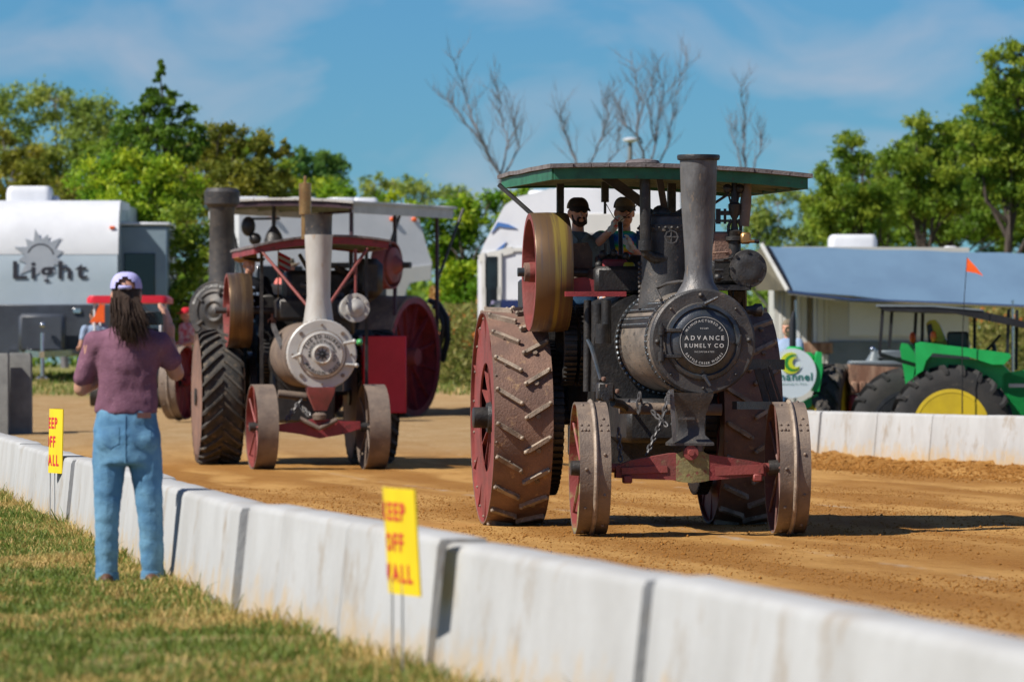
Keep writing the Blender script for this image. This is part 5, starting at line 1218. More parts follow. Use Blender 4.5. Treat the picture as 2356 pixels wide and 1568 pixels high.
def hand(wrist, dirn, palm, curl=.9, s=1.0, thumb_side=1, grip=None):
    "prims of a hand: dirn = towards the fingers, palm = direction the palm faces"
    w, d, n = Vector(wrist), Vector(dirn).normalized(), Vector(palm); n = (n - d * n.dot(d)).normalized(); t = d.cross(n) * thumb_side
    P = [('c', w, .026 * s, w + d * .045 * s, .03 * s)]
    for k in (-1.2, -.4, .4, 1.2): P.append(('c', w + d * .02 * s + t * k * .018 * s, .016 * s, w + d * .088 * s + t * k * .020 * s, .0125 * s))
    for k, ln in ((-1.2, .062), (-.4, .078), (.4, .082), (1.2, .072)):
        a = w + d * .088 * s + t * k * .020 * s; d1 = (d * math.cos(curl * .6) + n * math.sin(curl * .6)); b = a + d1 * ln * .52 * s
        d2 = d * math.cos(curl * 1.7) + n * math.sin(curl * 1.7); c = b + d2 * ln * .48 * s
        P += [('c', a, .0105 * s, b, .0095 * s), ('c', b, .0095 * s, c, .008 * s)]
    a = w + d * .025 * s + t * .034 * s; b = a + (d * .55 + t * .75 + n * .3).normalized() * .042 * s; c = b + (d * .85 + t * .1 + n * (.3 + curl * .35)).normalized() * .034 * s
    P += [('c', a, .014 * s, b, .0115 * s), ('c', b, .0115 * s, c, .0085 * s)]
    return P

def rotz(v, a): return Vector((v[0] * math.cos(a) - v[1] * math.sin(a), v[0] * math.sin(a) + v[1] * math.cos(a), v[2]))

def head_prims(c, yaw=0.0, s=1.0):
    "head facing -y turned by yaw, c = centre at eye height"
    f = lambda x, y, z: Vector(c) + rotz((x * s, y * s, z * s), yaw); Q = Matrix.Rotation(yaw, 3, 'Z')
    return [('e', f(0, .008, .015), (.076 * s, .094 * s, .105 * s), Q), ('e', f(0, -.03, -.055), (.063 * s, .06 * s, .062 * s), Q), ('e', f(0, -.055, -.088), (.033 * s, .03 * s, .026 * s), Q),
            ('c', f(0, -.088, .002), .011 * s, f(0, -.108, -.034), .015 * s), ('e', f(.077, .012, -.01), (.012 * s, .022 * s, .034 * s), Q), ('e', f(-.077, .012, -.01), (.012 * s, .022 * s, .034 * s), Q),
            ('c', f(.02, -.083, .012), .014 * s, f(.045, -.07, .012), .013 * s), ('c', f(-.02, -.083, .012), .014 * s, f(-.045, -.07, .012), .013 * s),
            ('c', f(-.018, -.088, -.062), .010 * s, f(.018, -.088, -.062), .010 * s)]

def cap_hat(parent, c, yaw, mat, mesh_mat, s=1.0, brim=True, back_gap=False):
    Q = Matrix.Translation(Vector(c)) @ Matrix.Rotation(yaw, 4, 'Z')
    mb = MB(); rings = []
    for k in range(9):
        t = math.pi / 2 * k / 8; z = .03 + .090 * math.sin(t); r_ = max(.002, math.cos(t) ** .72)
        rings.append([Vector((.087 * r_ * math.cos(a) * s, (.006 + .107 * r_ * math.sin(a)) * s, z * s)) for a in [2 * math.pi * j / 28 for j in range(28)]])
    mb.loft(rings, cap=True)
    if back_gap:                                      # half-round opening above the strap at the back
        n = 28; keep = []
        for f in mb.f:
            if len(f) == 4:
                cc = sum((Vector(mb.v[i]) for i in f), Vector()) / 4
                if cc.y > 0 and (cc.x / (.050 * s)) ** 2 + ((cc.z - .03 * s) / (.058 * s)) ** 2 < 1: continue
            if len(f) > 4 and Vector(mb.v[f[0]]).z < .04 * s: continue
            keep.append(f)
        mb.f = keep; mb.m = [0] * len(keep)
        st = MB(); st.tube([Vector((.05 * math.sin(a) * 1.0, .006 + .112 * math.cos(a), .036)) * s for a in [-.62 + 1.24 * j / 8 for j in range(9)]], .011 * s, 6); st.xf(Q)
        st.build('cap_strap', mat, parent)
    mb.xf(Q); crown = mb.build('cap', mat, parent, ang=80)
    if mesh_mat is not mat:
        m2 = MB(); rings = []
        for k in range(7):
            t = math.pi / 2 * k / 7; z = .031 + .091 * math.sin(t); r_ = math.cos(t) ** .72
            rings.append([Vector((.089 * r_ * math.cos(a) * s, (.006 + .109 * r_ * math.sin(a)) * s, z * s)) for a in [math.pi * (-.08 + 1.16 * j / 16) for j in range(17)]])
        for a, b in zip(rings, rings[1:]):
            m2.add(a + b, [(j, j + 1, 17 + j + 1, 17 + j) for j in range(16)])
        m2.xf(Q); m2.build('cap_mesh', mesh_mat, crown, ang=80)
    if brim:
        bm_ = MB(); top, bot = [], []
        outer = [Vector((.08 * math.sin(a), -.05 - .135 * math.cos(a) ** .8, .010 - .012 * math.cos(a) + .016 * (1 - abs(math.sin(a))))) * s for a in [-1.5 + 3.0 * j / 12 for j in range(13)]]
        inner = [Vector((.084 * math.sin(a), -.095 * math.cos(a), .045)) * s for a in [-1.5 + 3.0 * j / 12 for j in range(13)]]
        bm_.add(outer + inner, [(j, j + 1, 13 + j + 1, 13 + j) for j in range(12)]); bm_.add([v - Vector((0, 0, .005)) for v in outer + inner], [(j, 13 + j, 13 + j + 1, j + 1) for j in range(12)])
        bm_.xf(Q); bm_.build('cap_brim', mat, crown, ang=80)
    return crown

def straw_hat(parent, c, yaw, s=1.0, mat=None):
    mb = MB(); mb.lathe([(.035, .19), (.03, .195), (.025, .185), (.03, .12), (.035, .1), (.10, .092), (.135, .08), (.14, .05), (.13, .001)], axis='z', n=24)
    v2 = [(x * s, y * 1.12 * s, (z + .035 * (x / .19) ** 2 - .02 * (y / .19) ** 2) * s) for x, y, z in mb.v]; mb.v = v2
    mb.xf(Matrix.Translation(Vector(c)) @ Matrix.Rotation(yaw, 4, 'Z')); h = mb.build('straw_hat', mat or m_straw, parent, ang=60)
    b = MB(); b.lathe([(.036, .103), (.06, .1), (.06, .097), (.036, .1)], axis='z', n=24, closed=True); b.v = [(x * s, y * 1.12 * s, z * s) for x, y, z in b.v]; b.xf(Matrix.Translation(Vector(c)) @ Matrix.Rotation(yaw, 4, 'Z')); b.build('hat_band', m_blackcloth, h)
    return h

def sunglasses(parent, c, yaw, s=1.0):
    Q = Matrix.Translation(Vector(c)) @ Matrix.Rotation(yaw, 4, 'Z'); mb = MB()
    for sg in (-1, 1):
        mb.sph((sg * .033 * s, -.088 * s, .004 * s), (.029 * s, .014 * s, .019 * s), 12, 8, Matrix.Rotation(sg * .35, 3, 'Z')); mb.tube([(sg * .06 * s, -.078 * s, .01 * s), (sg * .08 * s, .01 * s, .008 * s)], .004 * s, 5)
    mb.tube([(-.012 * s, -.098 * s, .008 * s), (.012 * s, -.098 * s, .008 * s)], .004 * s, 5); mb.xf(Q); return mb.build('sunglasses', m_glass, parent)

def beard(parent, c, yaw, mat, full=True, s=1.0):
    f = lambda x, y, z: Vector(c) + rotz((x * s, y * s, z * s), yaw); Q = Matrix.Rotation(yaw, 3, 'Z')
    P = [('c', f(-.026, -.099, -.045), .009 * s, f(0, -.106, -.042), .010 * s), ('c', f(.026, -.099, -.045), .009 * s, f(0, -.106, -.042), .010 * s)]
    if full:
        P += [('c', f(-.03, -.092, -.048), .009 * s, f(-.03, -.084, -.09), .013 * s), ('c', f(.03, -.092, -.048), .009 * s, f(.03, -.084, -.09), .013 * s), ('e', f(0, -.068, -.098), (.042 * s, .032 * s, .024 * s), Q),
              ('c', f(-.058, -.03, -.02), .011 * s, f(-.045, -.06, -.085), .018 * s), ('c', f(.058, -.03, -.02), .011 * s, f(.045, -.06, -.085), .018 * s)]
    return blob('beard', P, mat, parent, .007, 3)

def figure(loc, rz, label, shirt, trousers, skin, arms, head=(0, 0, 1.63), yaw=0.0, sleeve=.55, hs=1.0, seated=False, shoes=None, gloves=None, group=None, bulk=1.0, hand_dirs=None, lean=(0, 0, 0), voxel=.014):
    "standing (or seated) person facing -y; arms = ((elbow, wrist) for -x side, then for +x side)"
    p = thing('person', loc, rz, label, 'person', group); L = Vector(lean); b = bulk; hc = Vector(head)
    sh = [Vector((-.175 * b, .01, 1.41)) + L, Vector((.175 * b, .01, 1.41)) + L]
    S = [('t', [((0, 0, .92), .150 * b, .105 * b), ((0, 0, 1.0), .155 * b, .112 * b), (L * .4 + Vector((0, 0, 1.15)), .160 * b, .112 * b), (L * .8 + Vector((0, -.01, 1.3)), .175 * b, .115 * b), (L + Vector((0, 0, 1.38)), .165 * b, .10 * b), (L + Vector((0, .005, 1.45)), .10, .075), (L + Vector((0, .005, 1.475)), .065, .06)])]
    B = head_prims(hc, yaw, hs) + [('c', L + Vector((0, .015, 1.42)), .056, hc + Vector((0, .015, -.09)), .05)]; G = []
    for i, (el, wr) in enumerate(arms):
        el, wr = Vector(el), Vector(wr); se = sh[i].lerp(el, min(1, sleeve)) if sleeve <= 1 else el
        S.append(('c', sh[i], .066 * b, se, .056 * b))
        if sleeve > 1: S.append(('c', el, .054 * b, el.lerp(wr, sleeve - 1), .040 * b))
        B += [('c', sh[i], .05, el, .043), ('c', el, .042, wr, .027)]
        hd, pn, cu = (hand_dirs[i] if hand_dirs else ((wr - el), (0, 0, -1), .8)); HP = hand(wr, hd, pn, cu, 1.0, 1 if i == 0 else -1)
        if gloves: G.append([('c', wr, .034, wr - (wr - el).normalized() * .04, .036)] + [(q[0], q[1], q[2] * 1.15, q[3], q[4] * 1.15) for q in HP])
        else: B += HP
    blob('body', B, skin, p, .008, 3)
    blob('shirt', S, shirt, p, voxel, 5, .010, 7)
    T = [('t', [((0, .005, .86), .165 * b, .118 * b), ((0, 0, .95), .158 * b, .112 * b), ((0, 0, 1.0), .152 * b, .108 * b)])]
    for sg in (-1, 1):
        if seated:
            T += [('c', (sg * .09, 0, .90), .09, (sg * .11, -.42, .88), .07), ('c', (sg * .11, -.42, .88), .068, (sg * .11, -.40, .48), .055)]; f0 = Vector((sg * .11, -.40, .42))
        else:
            T += [('c', (sg * .085, .005, .88), .092 * b, (sg * .10, -.01, .50), .068), ('c', (sg * .10, -.01, .50), .066, (sg * .105, .02, .10), .058)]; f0 = Vector((sg * .105, .02, .05))
        m = MB(); m.sph(f0 + Vector((0, -.06, 0)), (.045, .13, .05), 12, 8); m.build('shoe', shoes or m_boot, p)
    blob('trousers', T, trousers, p, voxel, 5, .010, 8)
    for g in G: blob('glove', g, gloves, p, .007, 2)
    return p

# the woman photographing, seen from behind
def woman():
    gz = LAWN + .02; d = 30.2; X = (296 - CX) / FD * d; k = d / FD
    p = thing('person', (X, d, gz), 0, 'woman seen from behind in plum tee, jeans and pale cap, holding up a phone', 'person')
    f = lambda x, y, dy=0.0: Vector(((x - 296) * k, dy, (1340 - y) * k))      # picture position -> local, dy = away from the camera
    sl, sr = f(213, 796), f(372, 796)
    el, wl_ = f(186, 900, .06), f(250, 868, .26)
    er, wr = f(402, 864, .08), f(384, 784, .20)
    hd = f(290, 686, .02)
    B = head_prims((hd.x, hd.y + .0, hd.z), math.pi, .98) + [('c', f(292, 800, .0), .054, f(291, 730, .01), .05)]
    B += [('c', sl, .05, el, .046), ('c', el, .045, wl_, .030), ('c', sr, .05, er, .048), ('c', er, .046, wr, .028)]
    B += hand(wr, f(379, 730, .22) - wr, (-1, .35, 0), .4, 1.22, -1) + hand(wl_, Vector((.6, .6, .5)), (.3, 0, 1), .8, 1.0, 1)
    blob('body', B, m_skin, p, .007, 3)
    S = [('t', [(f(291, 958), .176, .118), (f(291, 945), .178, .120), (f(292, 905), .163, .112), (f(293, 860), .165, .115), (f(294, 825), .182, .12), (f(295, 800), .190, .115), (f(294, 780), .165, .095), (f(293, 766), .10, .075), (f(292, 758), .065, .06)]),
         ('c', sl + Vector((.02, 0, 0)), .068, sl.lerp(el, .74), .063), ('c', sr + Vector((-.02, 0, 0)), .068, sr.lerp(er, .55), .066), ('c', f(226, 800), .075, f(300, 790), .09), ('c', f(365, 800), .075, f(300, 790), .09)]
    sh = blob('shirt', S, m_tee, p, .010, 3, .015, 8, (1, 1, .9))
    T = [('t', [(f(292, 1075), .185, .13), (f(292, 1030), .188, .132), (f(292, 1000), .184, .130), (f(291, 965), .170, .118), (f(291, 946), .164, .112)]), ('e', f(255, 1022, -.045), (.084, .08, .095)), ('e', f(332, 1022, -.045), (.084, .08, .095)),
         ('c', f(252, 1050, .0), .097, f(246, 1190, -.01), .070), ('c', f(246, 1190, -.01), .070, f(245, 1325, .02), .061), ('c', f(333, 1050, .0), .098, f(346, 1190, -.01), .071), ('c', f(346, 1190, -.01), .070, f(351, 1322, .02), .063)]
    tr = blob('jeans', T, m_jeans, p, .010, 3, .006, 10, (1, 1, 1.5))
    for x, y in ((246, 1332), (350, 1330)):
        m = MB(); m.lathe([(-.02, .066), (.02, .064), (.024, .058), (-.02, .060)], f(x, y, .02), 'z', 20, closed=True); m.build('trouser_hem', m_jeans, tr)
    bpy.context.view_layer.update()
    for x in (257, 329):                                               # back pockets, following the cloth
        m = MB(); n = 6; vs = []
        for a in range(n + 1):
            for b in range(n + 1):
                u = -1 + 2 * a / n; y = 986 + (40 + 13 * (1 - abs(u))) * b / n; q = f(x + 21 * u, y, -.5)
                ok, hit, nr, _ = tr.ray_cast(q, Vector((0, 1, 0))); vs.append((hit if ok else f(x + 21 * u, y, -.12)) + Vector((0, -.0035, 0)))
        m.add(vs, [(a * 7 + b, a * 7 + b + 1, a * 7 + b + 8, a * 7 + b + 7) for a in range(n) for b in range(n)]); m.build('back_pocket', m_jeansp, tr, ang=80)
    sm_ = MB(); pts = []
    for b in range(14):
        q = f(292, 962 + b * 9, -.5); ok, hit, nr, _ = tr.ray_cast(q, Vector((0, 1, 0)))
        if ok: pts.append(hit + Vector((0, -.001, 0)))
    sm_.tube(pts, .004, 5); sm_.build('seam', m_jeansp, tr)
    m = MB(); m.box(f(335, 962, -.122), (.075, .006, .03)); m.build('belt_patch', m_leather, tr)
    for x, y in ((246, 1342), (350, 1342)):
        m = MB(); m.sph(f(x, y - 3, .04), (.048, .13, .045), 12, 8); m.box(f(x, y + 2, -.01), (.07, .09, .03), ch=.01); m.build('boot', m_boot, p)
    cp_ = cap_hat(p, (hd.x, hd.y, hd.z + .005), math.pi, m_cap, m_cap, 1.02, True, True)
    H = [('e', hd + Vector((0, -.012, -.0)), (.080, .095, .098)), ('c', hd + Vector((0, -.05, -.02)), .064, f(291, 740, -.07), .060), ('c', f(291, 740, -.07), .058, f(300, 780, -.10), .040)]
    hb = blob('hair', H, m_hair, p, .008, 2, .006, 30, (1, 1, .18))
    hs = MB(); rr = random.Random(12)                                   # separate locks falling over the back
    for i in range(420):
        u = rr.uniform(-1, 1); x0 = 291 + u * 33; y0 = rr.uniform(690, 715); ln = rr.uniform(.55, 1.0) * (1 - .25 * abs(u - .3)); x1 = 296 + u * 30 + max(0, u) * 26 + rr.gauss(0, 5); y1 = y0 + ln * rr.uniform(88, 122)
        b0 = -.075 - .03 * (1 - abs(u)) - rr.uniform(0, .02); pts = []
        for kk in range(8):
            t = kk / 7; sw = 1.8 * math.sin(t * rr.uniform(3, 6) + i)
            pts.append(f(x0 + (x1 - x0) * t ** 1.2 + sw * t, y0 + (y1 - y0) * t, b0 - .055 * min(1, t * 1.6) - .004 * math.sin(t * 5 + i * 1.3)))
        r_ = rr.uniform(.0016, .0042); hs.tube(pts, [r_ * q for q in (.8, 1, 1, 1, .9, .75, .5, .15)], 5)
    stuff(hs.build('hair_locks', m_hair, p, ang=180))
    ph = thing('phone', f(350, 738, .30) + Vector((X, d, gz)), 0, 'black phone held up by the woman in the plum tee', 'phone')
    m = MB(); m.box((0, 0, 0), (.15, .009, .075), ch=.004); m.build('case', m_black, ph); m = MB(); m.box((0, -.0055, 0), (.138, .002, .066)); m.build('screen', m_glass, ph)
woman()

# crew of the large engine
E1 = E
def stand(Eg, x, ytop, ly, height):
    q = Eg.at(x, ytop, ly); w = Matrix.Rotation(Eg.a, 3, 'Z') @ Vector((q.x, q.y, 0)); return Vector((Eg.X + w.x, Eg.d + w.y, Eg.z0 + q.z - height))
pos = stand(E1, 1330, 449, .75, 1.775)
pp = figure(pos, R(6), 'bearded man in brown cap and grey shirt on the large black engine', m_shirtgrey, m_jeansd, m_skin2, (((-.24, .02, 1.12), (-.20, -.22, 1.02)), ((.27, .03, 1.10), (.22, -.2, .98))), yaw=R(10), sleeve=1.5, bulk=1.06)
cap_hat(pp, (0, 0, 1.635), R(10), m_capdk, m_capmesh, 1.03); sunglasses(pp, (0, 0, 1.64), R(10)); beard(pp, (0, 0, 1.63), R(10), m_beard)
mb = MB(); mb.prism([(-.06, -.085, 1.46), (-.012, -.118, 1.40), (-.035, -.118, 1.37), (-.085, -.08, 1.44)], (0, 1, .3), .012); mb.prism([(.06, -.085, 1.46), (.012, -.118, 1.40), (.035, -.118, 1.37), (.085, -.08, 1.44)], (0, 1, .3), .012); mb.build('collar', m_shirtgrey, pp)
def tiedye():
    m = bpy.data.materials.new('tie_dye_cotton'); m.use_nodes = True; n, l = m.node_tree.nodes, m.node_tree.links; b = n['Principled BSDF']; b.inputs['Roughness'].default_value = .9
    t = n.new('ShaderNodeTexCoord'); w = n.new('ShaderNodeTexWave'); w.wave_type = 'RINGS'; w.inputs['Scale'].default_value = .8; w.inputs['Distortion'].default_value = 1.6; w.inputs['Phase Offset'].default_value = 2.6
    r = n.new('ShaderNodeValToRGB'); e = r.color_ramp.elements; e[0].color = (.03, .16, .75, 1); e[1].color = (.03, .16, .75, 1)
    for pz, c in ((.2, (.05, .6, .08)), (.38, (.95, .75, .03)), (.55, (.9, .2, .02)), (.68, (.75, .02, .04)), (.85, (.1, .55, .08))): q = e.new(pz); q.color = (*c, 1)
    l.new(t.outputs['Object'], w.inputs['Vector']); l.new(w.outputs['Fac'], r.inputs[0]); l.new(r.outputs[0], b.inputs['Base Color']); return m
pos = stand(E1, 1437, 448, .9, 1.775)
wr_ = rotz(at_l := (E1.at(1425, 522, .45) - E1.at(1437, 448, .9)), 0)
wrist = Vector((wr_.x, wr_.y + .09, 1.775 + wr_.z))
g2 = E1.at(1459, 566, .5) - E1.at(1437, 448, .9); wrist2 = Vector((g2.x, g2.y + .06, 1.775 + g2.z))
pp = figure(pos, R(2), 'man in tie-dye shirt, denim overalls and white gloves gripping the engine lever', tiedye(), m_jeansd, m_skin2, ((Vector((-.30, -.12, 1.30)), wrist), (Vector((.27, -.10, 1.12)), wrist2)), yaw=R(6), sleeve=.5, gloves=m_glove, bulk=1.1,
            hand_dirs=(((.1, -.6, .6), (1, -.3, 0), 1.2), ((0, -.7, .3), (-1, -.2, 0), 1.2)))
cap_hat(pp, (0, 0, 1.635), R(6), m_capmesh, m_capdk, 1.03); sunglasses(pp, (0, 0, 1.64), R(6)); beard(pp, (0, 0, 1.63), R(6), m_beard, False)
mb = MB(); mb.prism([(-.03, -.135, 1.0), (.13, -.135, 1.0), (.125, -.145, 1.24), (-.02, -.145, 1.24)], (0, 1, 0), .014); ov = mb.build('overall_bib', m_jeansd, pp)
for sg in (-1, 1):
    mb = MB(); mb.bar((sg * .10, -.148, 1.26), (sg * .12, -.11, 1.42), .045, .012, up=(0, -1, .3)); mb.bar((sg * .12, -.11, 1.42), (sg * .12, .02, 1.47), .045, .012); mb.build('overall_strap', m_jeansd, ov)

# crew of the silver-fronted engine
pos = stand(E2, 574, 578, -.05, 1.80)
pp = figure(pos, R(12), 'man in wide straw hat and black printed tee on the silver-fronted engine', m_blackcloth, m_jeansd, m_skin2, (((-.26, -.02, 1.12), (-.24, -.25, 1.0)), ((.30, .0, 1.12), (.28, -.2, .95))), yaw=R(20), sleeve=.6, bulk=1.15)
straw_hat(pp, (0, 0, 1.65), R(20), 1.02)
mb = MB()
for t_, z, sz in (('STEAM', 1.32, .055), ('AND', 1.24, .045), ('FIELDS', 1.16, .055), ('DAYS', 1.08, .05)): text_line(mb, t_, sz, lambda u, v, z=z: Vector((u, -.148 - .02 * (1.3 - z) + .3 * u * u, z + v)), .01)
mb.v = []; mb.f = []; mb.m = []
for i in range(4):                                    # pale print, too blurred to read
    for j in range(3 + i % 2): mb.box((-.08 + j * .055, -.150 + 1.2 * (-.06 + j * .045) ** 2, 1.33 - i * .085), (.038, .012, .03 + .01 * (j % 2)), ch=.004)
stuff(mb.build('shirt_print', m_shirtblue, pp))
pos = stand(E3, 665, 592, .6, 1.80)
pp = figure(pos, R(-10), 'person in pale straw hat and pink top just left of the silver stack', m_pink, m_bluecloth, m_skin2, (((-.25, 0, 1.12), (-.2, -.25, 1.05)), ((.25, 0, 1.12), (.2, -.25, 1.05))), sleeve=.5, voxel=.02); straw_hat(pp, (0, 0, 1.65), 0, .95, m_capmesh)
mb = MB(); wq = E2.at(703, 660, -.1); mb.tube([E2.at(712, 665, -.2), E2.at(703, 690, -.2), E2.at(705, 735, -.2)], [.03, .05, .03], 8); o_ = mb.build('blue_rag', m_bluecloth, None); o_.location = E2.root.location; o_.rotation_euler = (0, 0, E2.a); tag(o_, 'bright blue rag hanging left of the silver stack', 'rag')
# small flag on the silver-fronted engine
fr_ = thing('small_flag', stand(E2, 640, 700, -.4, 0), E2.a, 'small red and white striped flag left of the silver stack', 'flag')
mb = MB(); mb.tube([(0, 0, 0), (0, 0, .75)], .008, 6); mb.build('staff', m_brass, fr_)
for i in range(5):
    mb = MB(); mb.bar((0, 0, .50 + i * .04), (.16, .02, .42 + i * .04), .004, .042); mb.build('stripe', m_signred if i % 2 == 0 else m_white, fr_)
# people standing behind
def bystander(x, yt, d, label, shirt, trousers, rz, **kw):
    w = W(x, yt, d); w.z = terrain(w.x, d); h = W(x, yt, d).z - w.z
    p = figure(w, rz, label, shirt, trousers, m_skin2, kw.get('arms', (((-.24, .02, 1.12), (-.2, -.22, 1.05)), ((.24, .02, 1.12), (.2, -.22, 1.05)))), voxel=.02, sleeve=.5)
    s_ = min(1.15, max(.85, h / 1.76)); p.scale = (s_, s_, s_); return p
pb = bystander(428, 706, 93, 'person in red cap and plaid shirt left of the round black smokebox', m_plaid, m_jeansd, R(-60)); cap_hat(pb, (0, 0, 1.635), 0, m_shirtred, m_shirtred, 1.0)
# ------------------------------------------------------------------ signs on wire stakes
def keep_off_sign(x, y0, y1, w_px, d, label, tilt=0.0, bend=.0, yaw=0.0):
    top, bot = W(x, y0, d), W(x, y1, d); h = top.z - bot.z; wd = h * 1.32
    root = thing('warning_sign', (top.x, d, LAWN), yaw, label, 'sign', 'yellow signs staked along the near wall')
    zc = (top.z + bot.z) / 2 - LAWN; n = 12
    def S(u, v, off=0.0):                             # u along the sign (left = far end), bowed backwards at its far end
        t = u / wd + .5; b = bend * max(0, .5 - t) ** 2 * 4
        return Vector((off - 0 + b * wd * .5 + tilt * v, -u * (1 - .3 * b), zc + v))
    mb = MB(); rings = []
    for i in range(n + 1):
        u = (i / n - .5) * wd; rings.append([S(u, -h / 2, -.004), S(u, h / 2, -.004), S(u, h / 2, .004), S(u, -h / 2, .004)])
    mb.loft(rings); mb.build('board', m_signy, root, ang=60)
    mb = MB()
    for k, t_ in enumerate(('KEEP', 'OFF', 'WALL')):
        text_line(mb, t_, h * .235, lambda u, v, k=k: S(u * 1.12, v + h * (.20 - .29 * k), -.0065), .03, .16, 1.12 if len(t_) == 4 else 1.1)
    stuff(mb.build('lettering', m_signred, root))
    for u in (-.12, .12):
        mb = MB(); p = S(u * wd, 0, .008); mb.tube([(p.x, p.y, zc + h * .2), (p.x, p.y, -.12)], .004, 6); mb.build('stake', m_wire, root)
    return root
keep_off_sign(117, 940, 1087, 45, 41.3, 'smaller yellow keep-off sign left of the photographing woman', .02, .5, R(21))
keep_off_sign(909, 1122, 1366, 88, 21.2, 'larger blurred yellow keep-off sign in the foreground', -.06, .2, R(20))

# ------------------------------------------------------------------ trailers
def rounded(w, h, r, n=5):
    pts = []
    for cx_, cz_, a0 in ((w / 2 - r, h - r, 0), (-w / 2 + r, h - r, 90), (-w / 2 + r, r, 180), (w / 2 - r, r, 270)):
        for k in range(n + 1): t = R(a0 + 90 * k / n); pts.append((cx_ + r * math.cos(t), cz_ + r * math.sin(t)))
    return pts
def ac_unit(parent, c, sx, sy, sz):
    mb = MB(); mb.loft([[Vector((c[0] + x * s_, c[1] + y * s_, c[2] + z)) for x, y in rounded2(sx, sy, .12)] for z, s_ in ((0, 1), (sz * .6, 1), (sz * .9, .94), (sz, .86))]); return mb.build('air_conditioner', m_white, parent)
def rounded2(w, h, r): return [(x, z - h / 2) for x, z in rounded(w, h, r)]
# left trailer, nose towards the camera
d = 103; zg = terrain(-7, d); L0 = W(-28, 860, d); Rr = W(272, 860, d); wd = Rr.x - L0.x; zt = W(100, 462, d).z - zg
rv = thing('travel_trailer', ((L0.x + Rr.x) / 2, d, zg), 0, 'pale grey travel trailer at left with sun logo and dark lower front', 'trailer', 'parked trailers')
mb = MB(); prof = [(-.03, .65), (-.05, 1.2), (-.05, 1.9), (-.045, zt - .75), (.16, zt - .25), (.5, zt - .03), (.8, zt), (7.5, zt), (7.5, .65)]
mb.prism([Vector((0, y, z)) for y, z in prof], (1, 0, 0), wd - .02); mb.build('body', m_rvblue, rv, ang=40)
zb = W(0, 700, d).z - zg; zw = W(0, 565, d).z - zg
mb = MB(); mb.box((0, -.05, (zb + .5) / 2), (wd - .06, .08, zb - .5), ch=.02); mb.build('lower_front', m_rvdark, rv)
mb = MB(); pr = [(-.043, zt - 1.0), (-.041, zt - .75), (.155, zt - .25), (.48, zt - .0), (.8, zt + .03), (3, zt + .03), (3, zt - .1), (.8, zt - .15)]
mb.prism([Vector((0, y - .010, z)) for y, z in pr], (1, 0, 0), wd + .01); mb.build('nose_cap', m_white, rv, ang=40)
mb = MB(); q = W(325, 690, d); sx0, sx1 = W(275, 0, d).x - rv.location.x, W(378, 0, d).x - rv.location.x
z1, z0_ = W(0, 517, d).z - zg, .7
mb.box(((sx0 + sx1) / 2 - .2, 2.2, (z1 + z0_) / 2), (sx1 - sx0 + .4, 2.6, z1 - z0_), ch=.03); sld = mb.build('slide_out', m_slide, rv)
mb = MB(); wx0, wx1, wz0, wz1 = W(278, 0, d).x - rv.location.x, W(350, 0, d).x - rv.location.x, W(0, 690, d).z - zg, W(0, 580, d).z - zg
mb.box(((wx0 + wx1) / 2, .885, (wz0 + wz1) / 2), (wx1 - wx0, .03, wz1 - wz0), ch=.014); mb.build('window', m_glass, sld)
mb = MB(); mb.box(((sx0 + sx1) / 2, 2.2, z1 + .04), (sx1 - sx0 + .1, 2.7, .06), ch=.02); mb.build('slide_roof', m_white, sld)
ac_unit(rv, (W(52, 0, d).x - rv.location.x, 1.6, zt), .86, .7, .32)
mb = MB(); mb.sph((W(112, 0, d).x - rv.location.x, 1.6, zt + .07), (.08, .08, .08)); mb.build('roof_vent', m_white, rv)
mb = MB(); mb.box((W(258, 0, d).x - rv.location.x, .02, W(0, 523, d).z - zg), (.1, .05, .05), ch=.01); mb.build('marker_lamp', m_orange, rv)
mb = MB(); mb.box((W(178, 0, d).x - rv.location.x, -.1, W(0, 715, d).z - zg), (.16, .06, .1), ch=.015); mb.build('front_lamp', m_chrome, rv)
fx = lambda x: W(x, 0, d - .2).x - rv.location.x
fz_ = lambda y: W(0, y, d - .2).z - zg
mb = MB(); mb.box((fx(101), -.5, (fz_(722) + fz_(810)) / 2), (fx(155) - fx(50), .5, fz_(722) - fz_(810)), ch=.06); mb.build('bottle_cover', m_rvdark, rv)
mb = MB(); mb.bar((fx(20), 0, .55), (fx(108), -1.3, .5), .1, .12); mb.bar((fx(195), 0, .55), (fx(108), -1.3, .5), .1, .12); mb.tube([(fx(108), -1.2, .9), (fx(108), -1.2, .05)], .04, 8); mb.lathe([(0, .14), (.04, .15), (.08, .1)], (fx(108), -1.2, .02), 'z', 12); mb.sph((fx(105), -.9, fz_(748)), .06, 8, 6); mb.build('hitch', m_chrome, rv)
for sx in (-1, 1):
    for y in (4.0, 5.0):
        m = MB(); m.lathe([(-.1, .2), (-.1, .36), (.1, .36), (.1, .2)], axis='x', n=20); m.build('wheel', m_rubber, rv, (sx * (wd / 2 - .15), y, .36))
mb = MB()                                             # sun burst and script logo on the nose
yl = -.060; lc = Vector((fx(92), yl, fz_(588))); pts = []
for i in range(24):
    t = 2 * math.pi * i / 24 + .2; r_ = (.52 if i % 2 == 0 else .30) * (1 if i % 4 else .82); pts.append(lc + Vector((r_ * math.cos(t), 0, r_ * math.sin(t))))
mb.prism(pts, (0, 1, 0), .01); mb.build('sunburst', m_logogrey, rv)
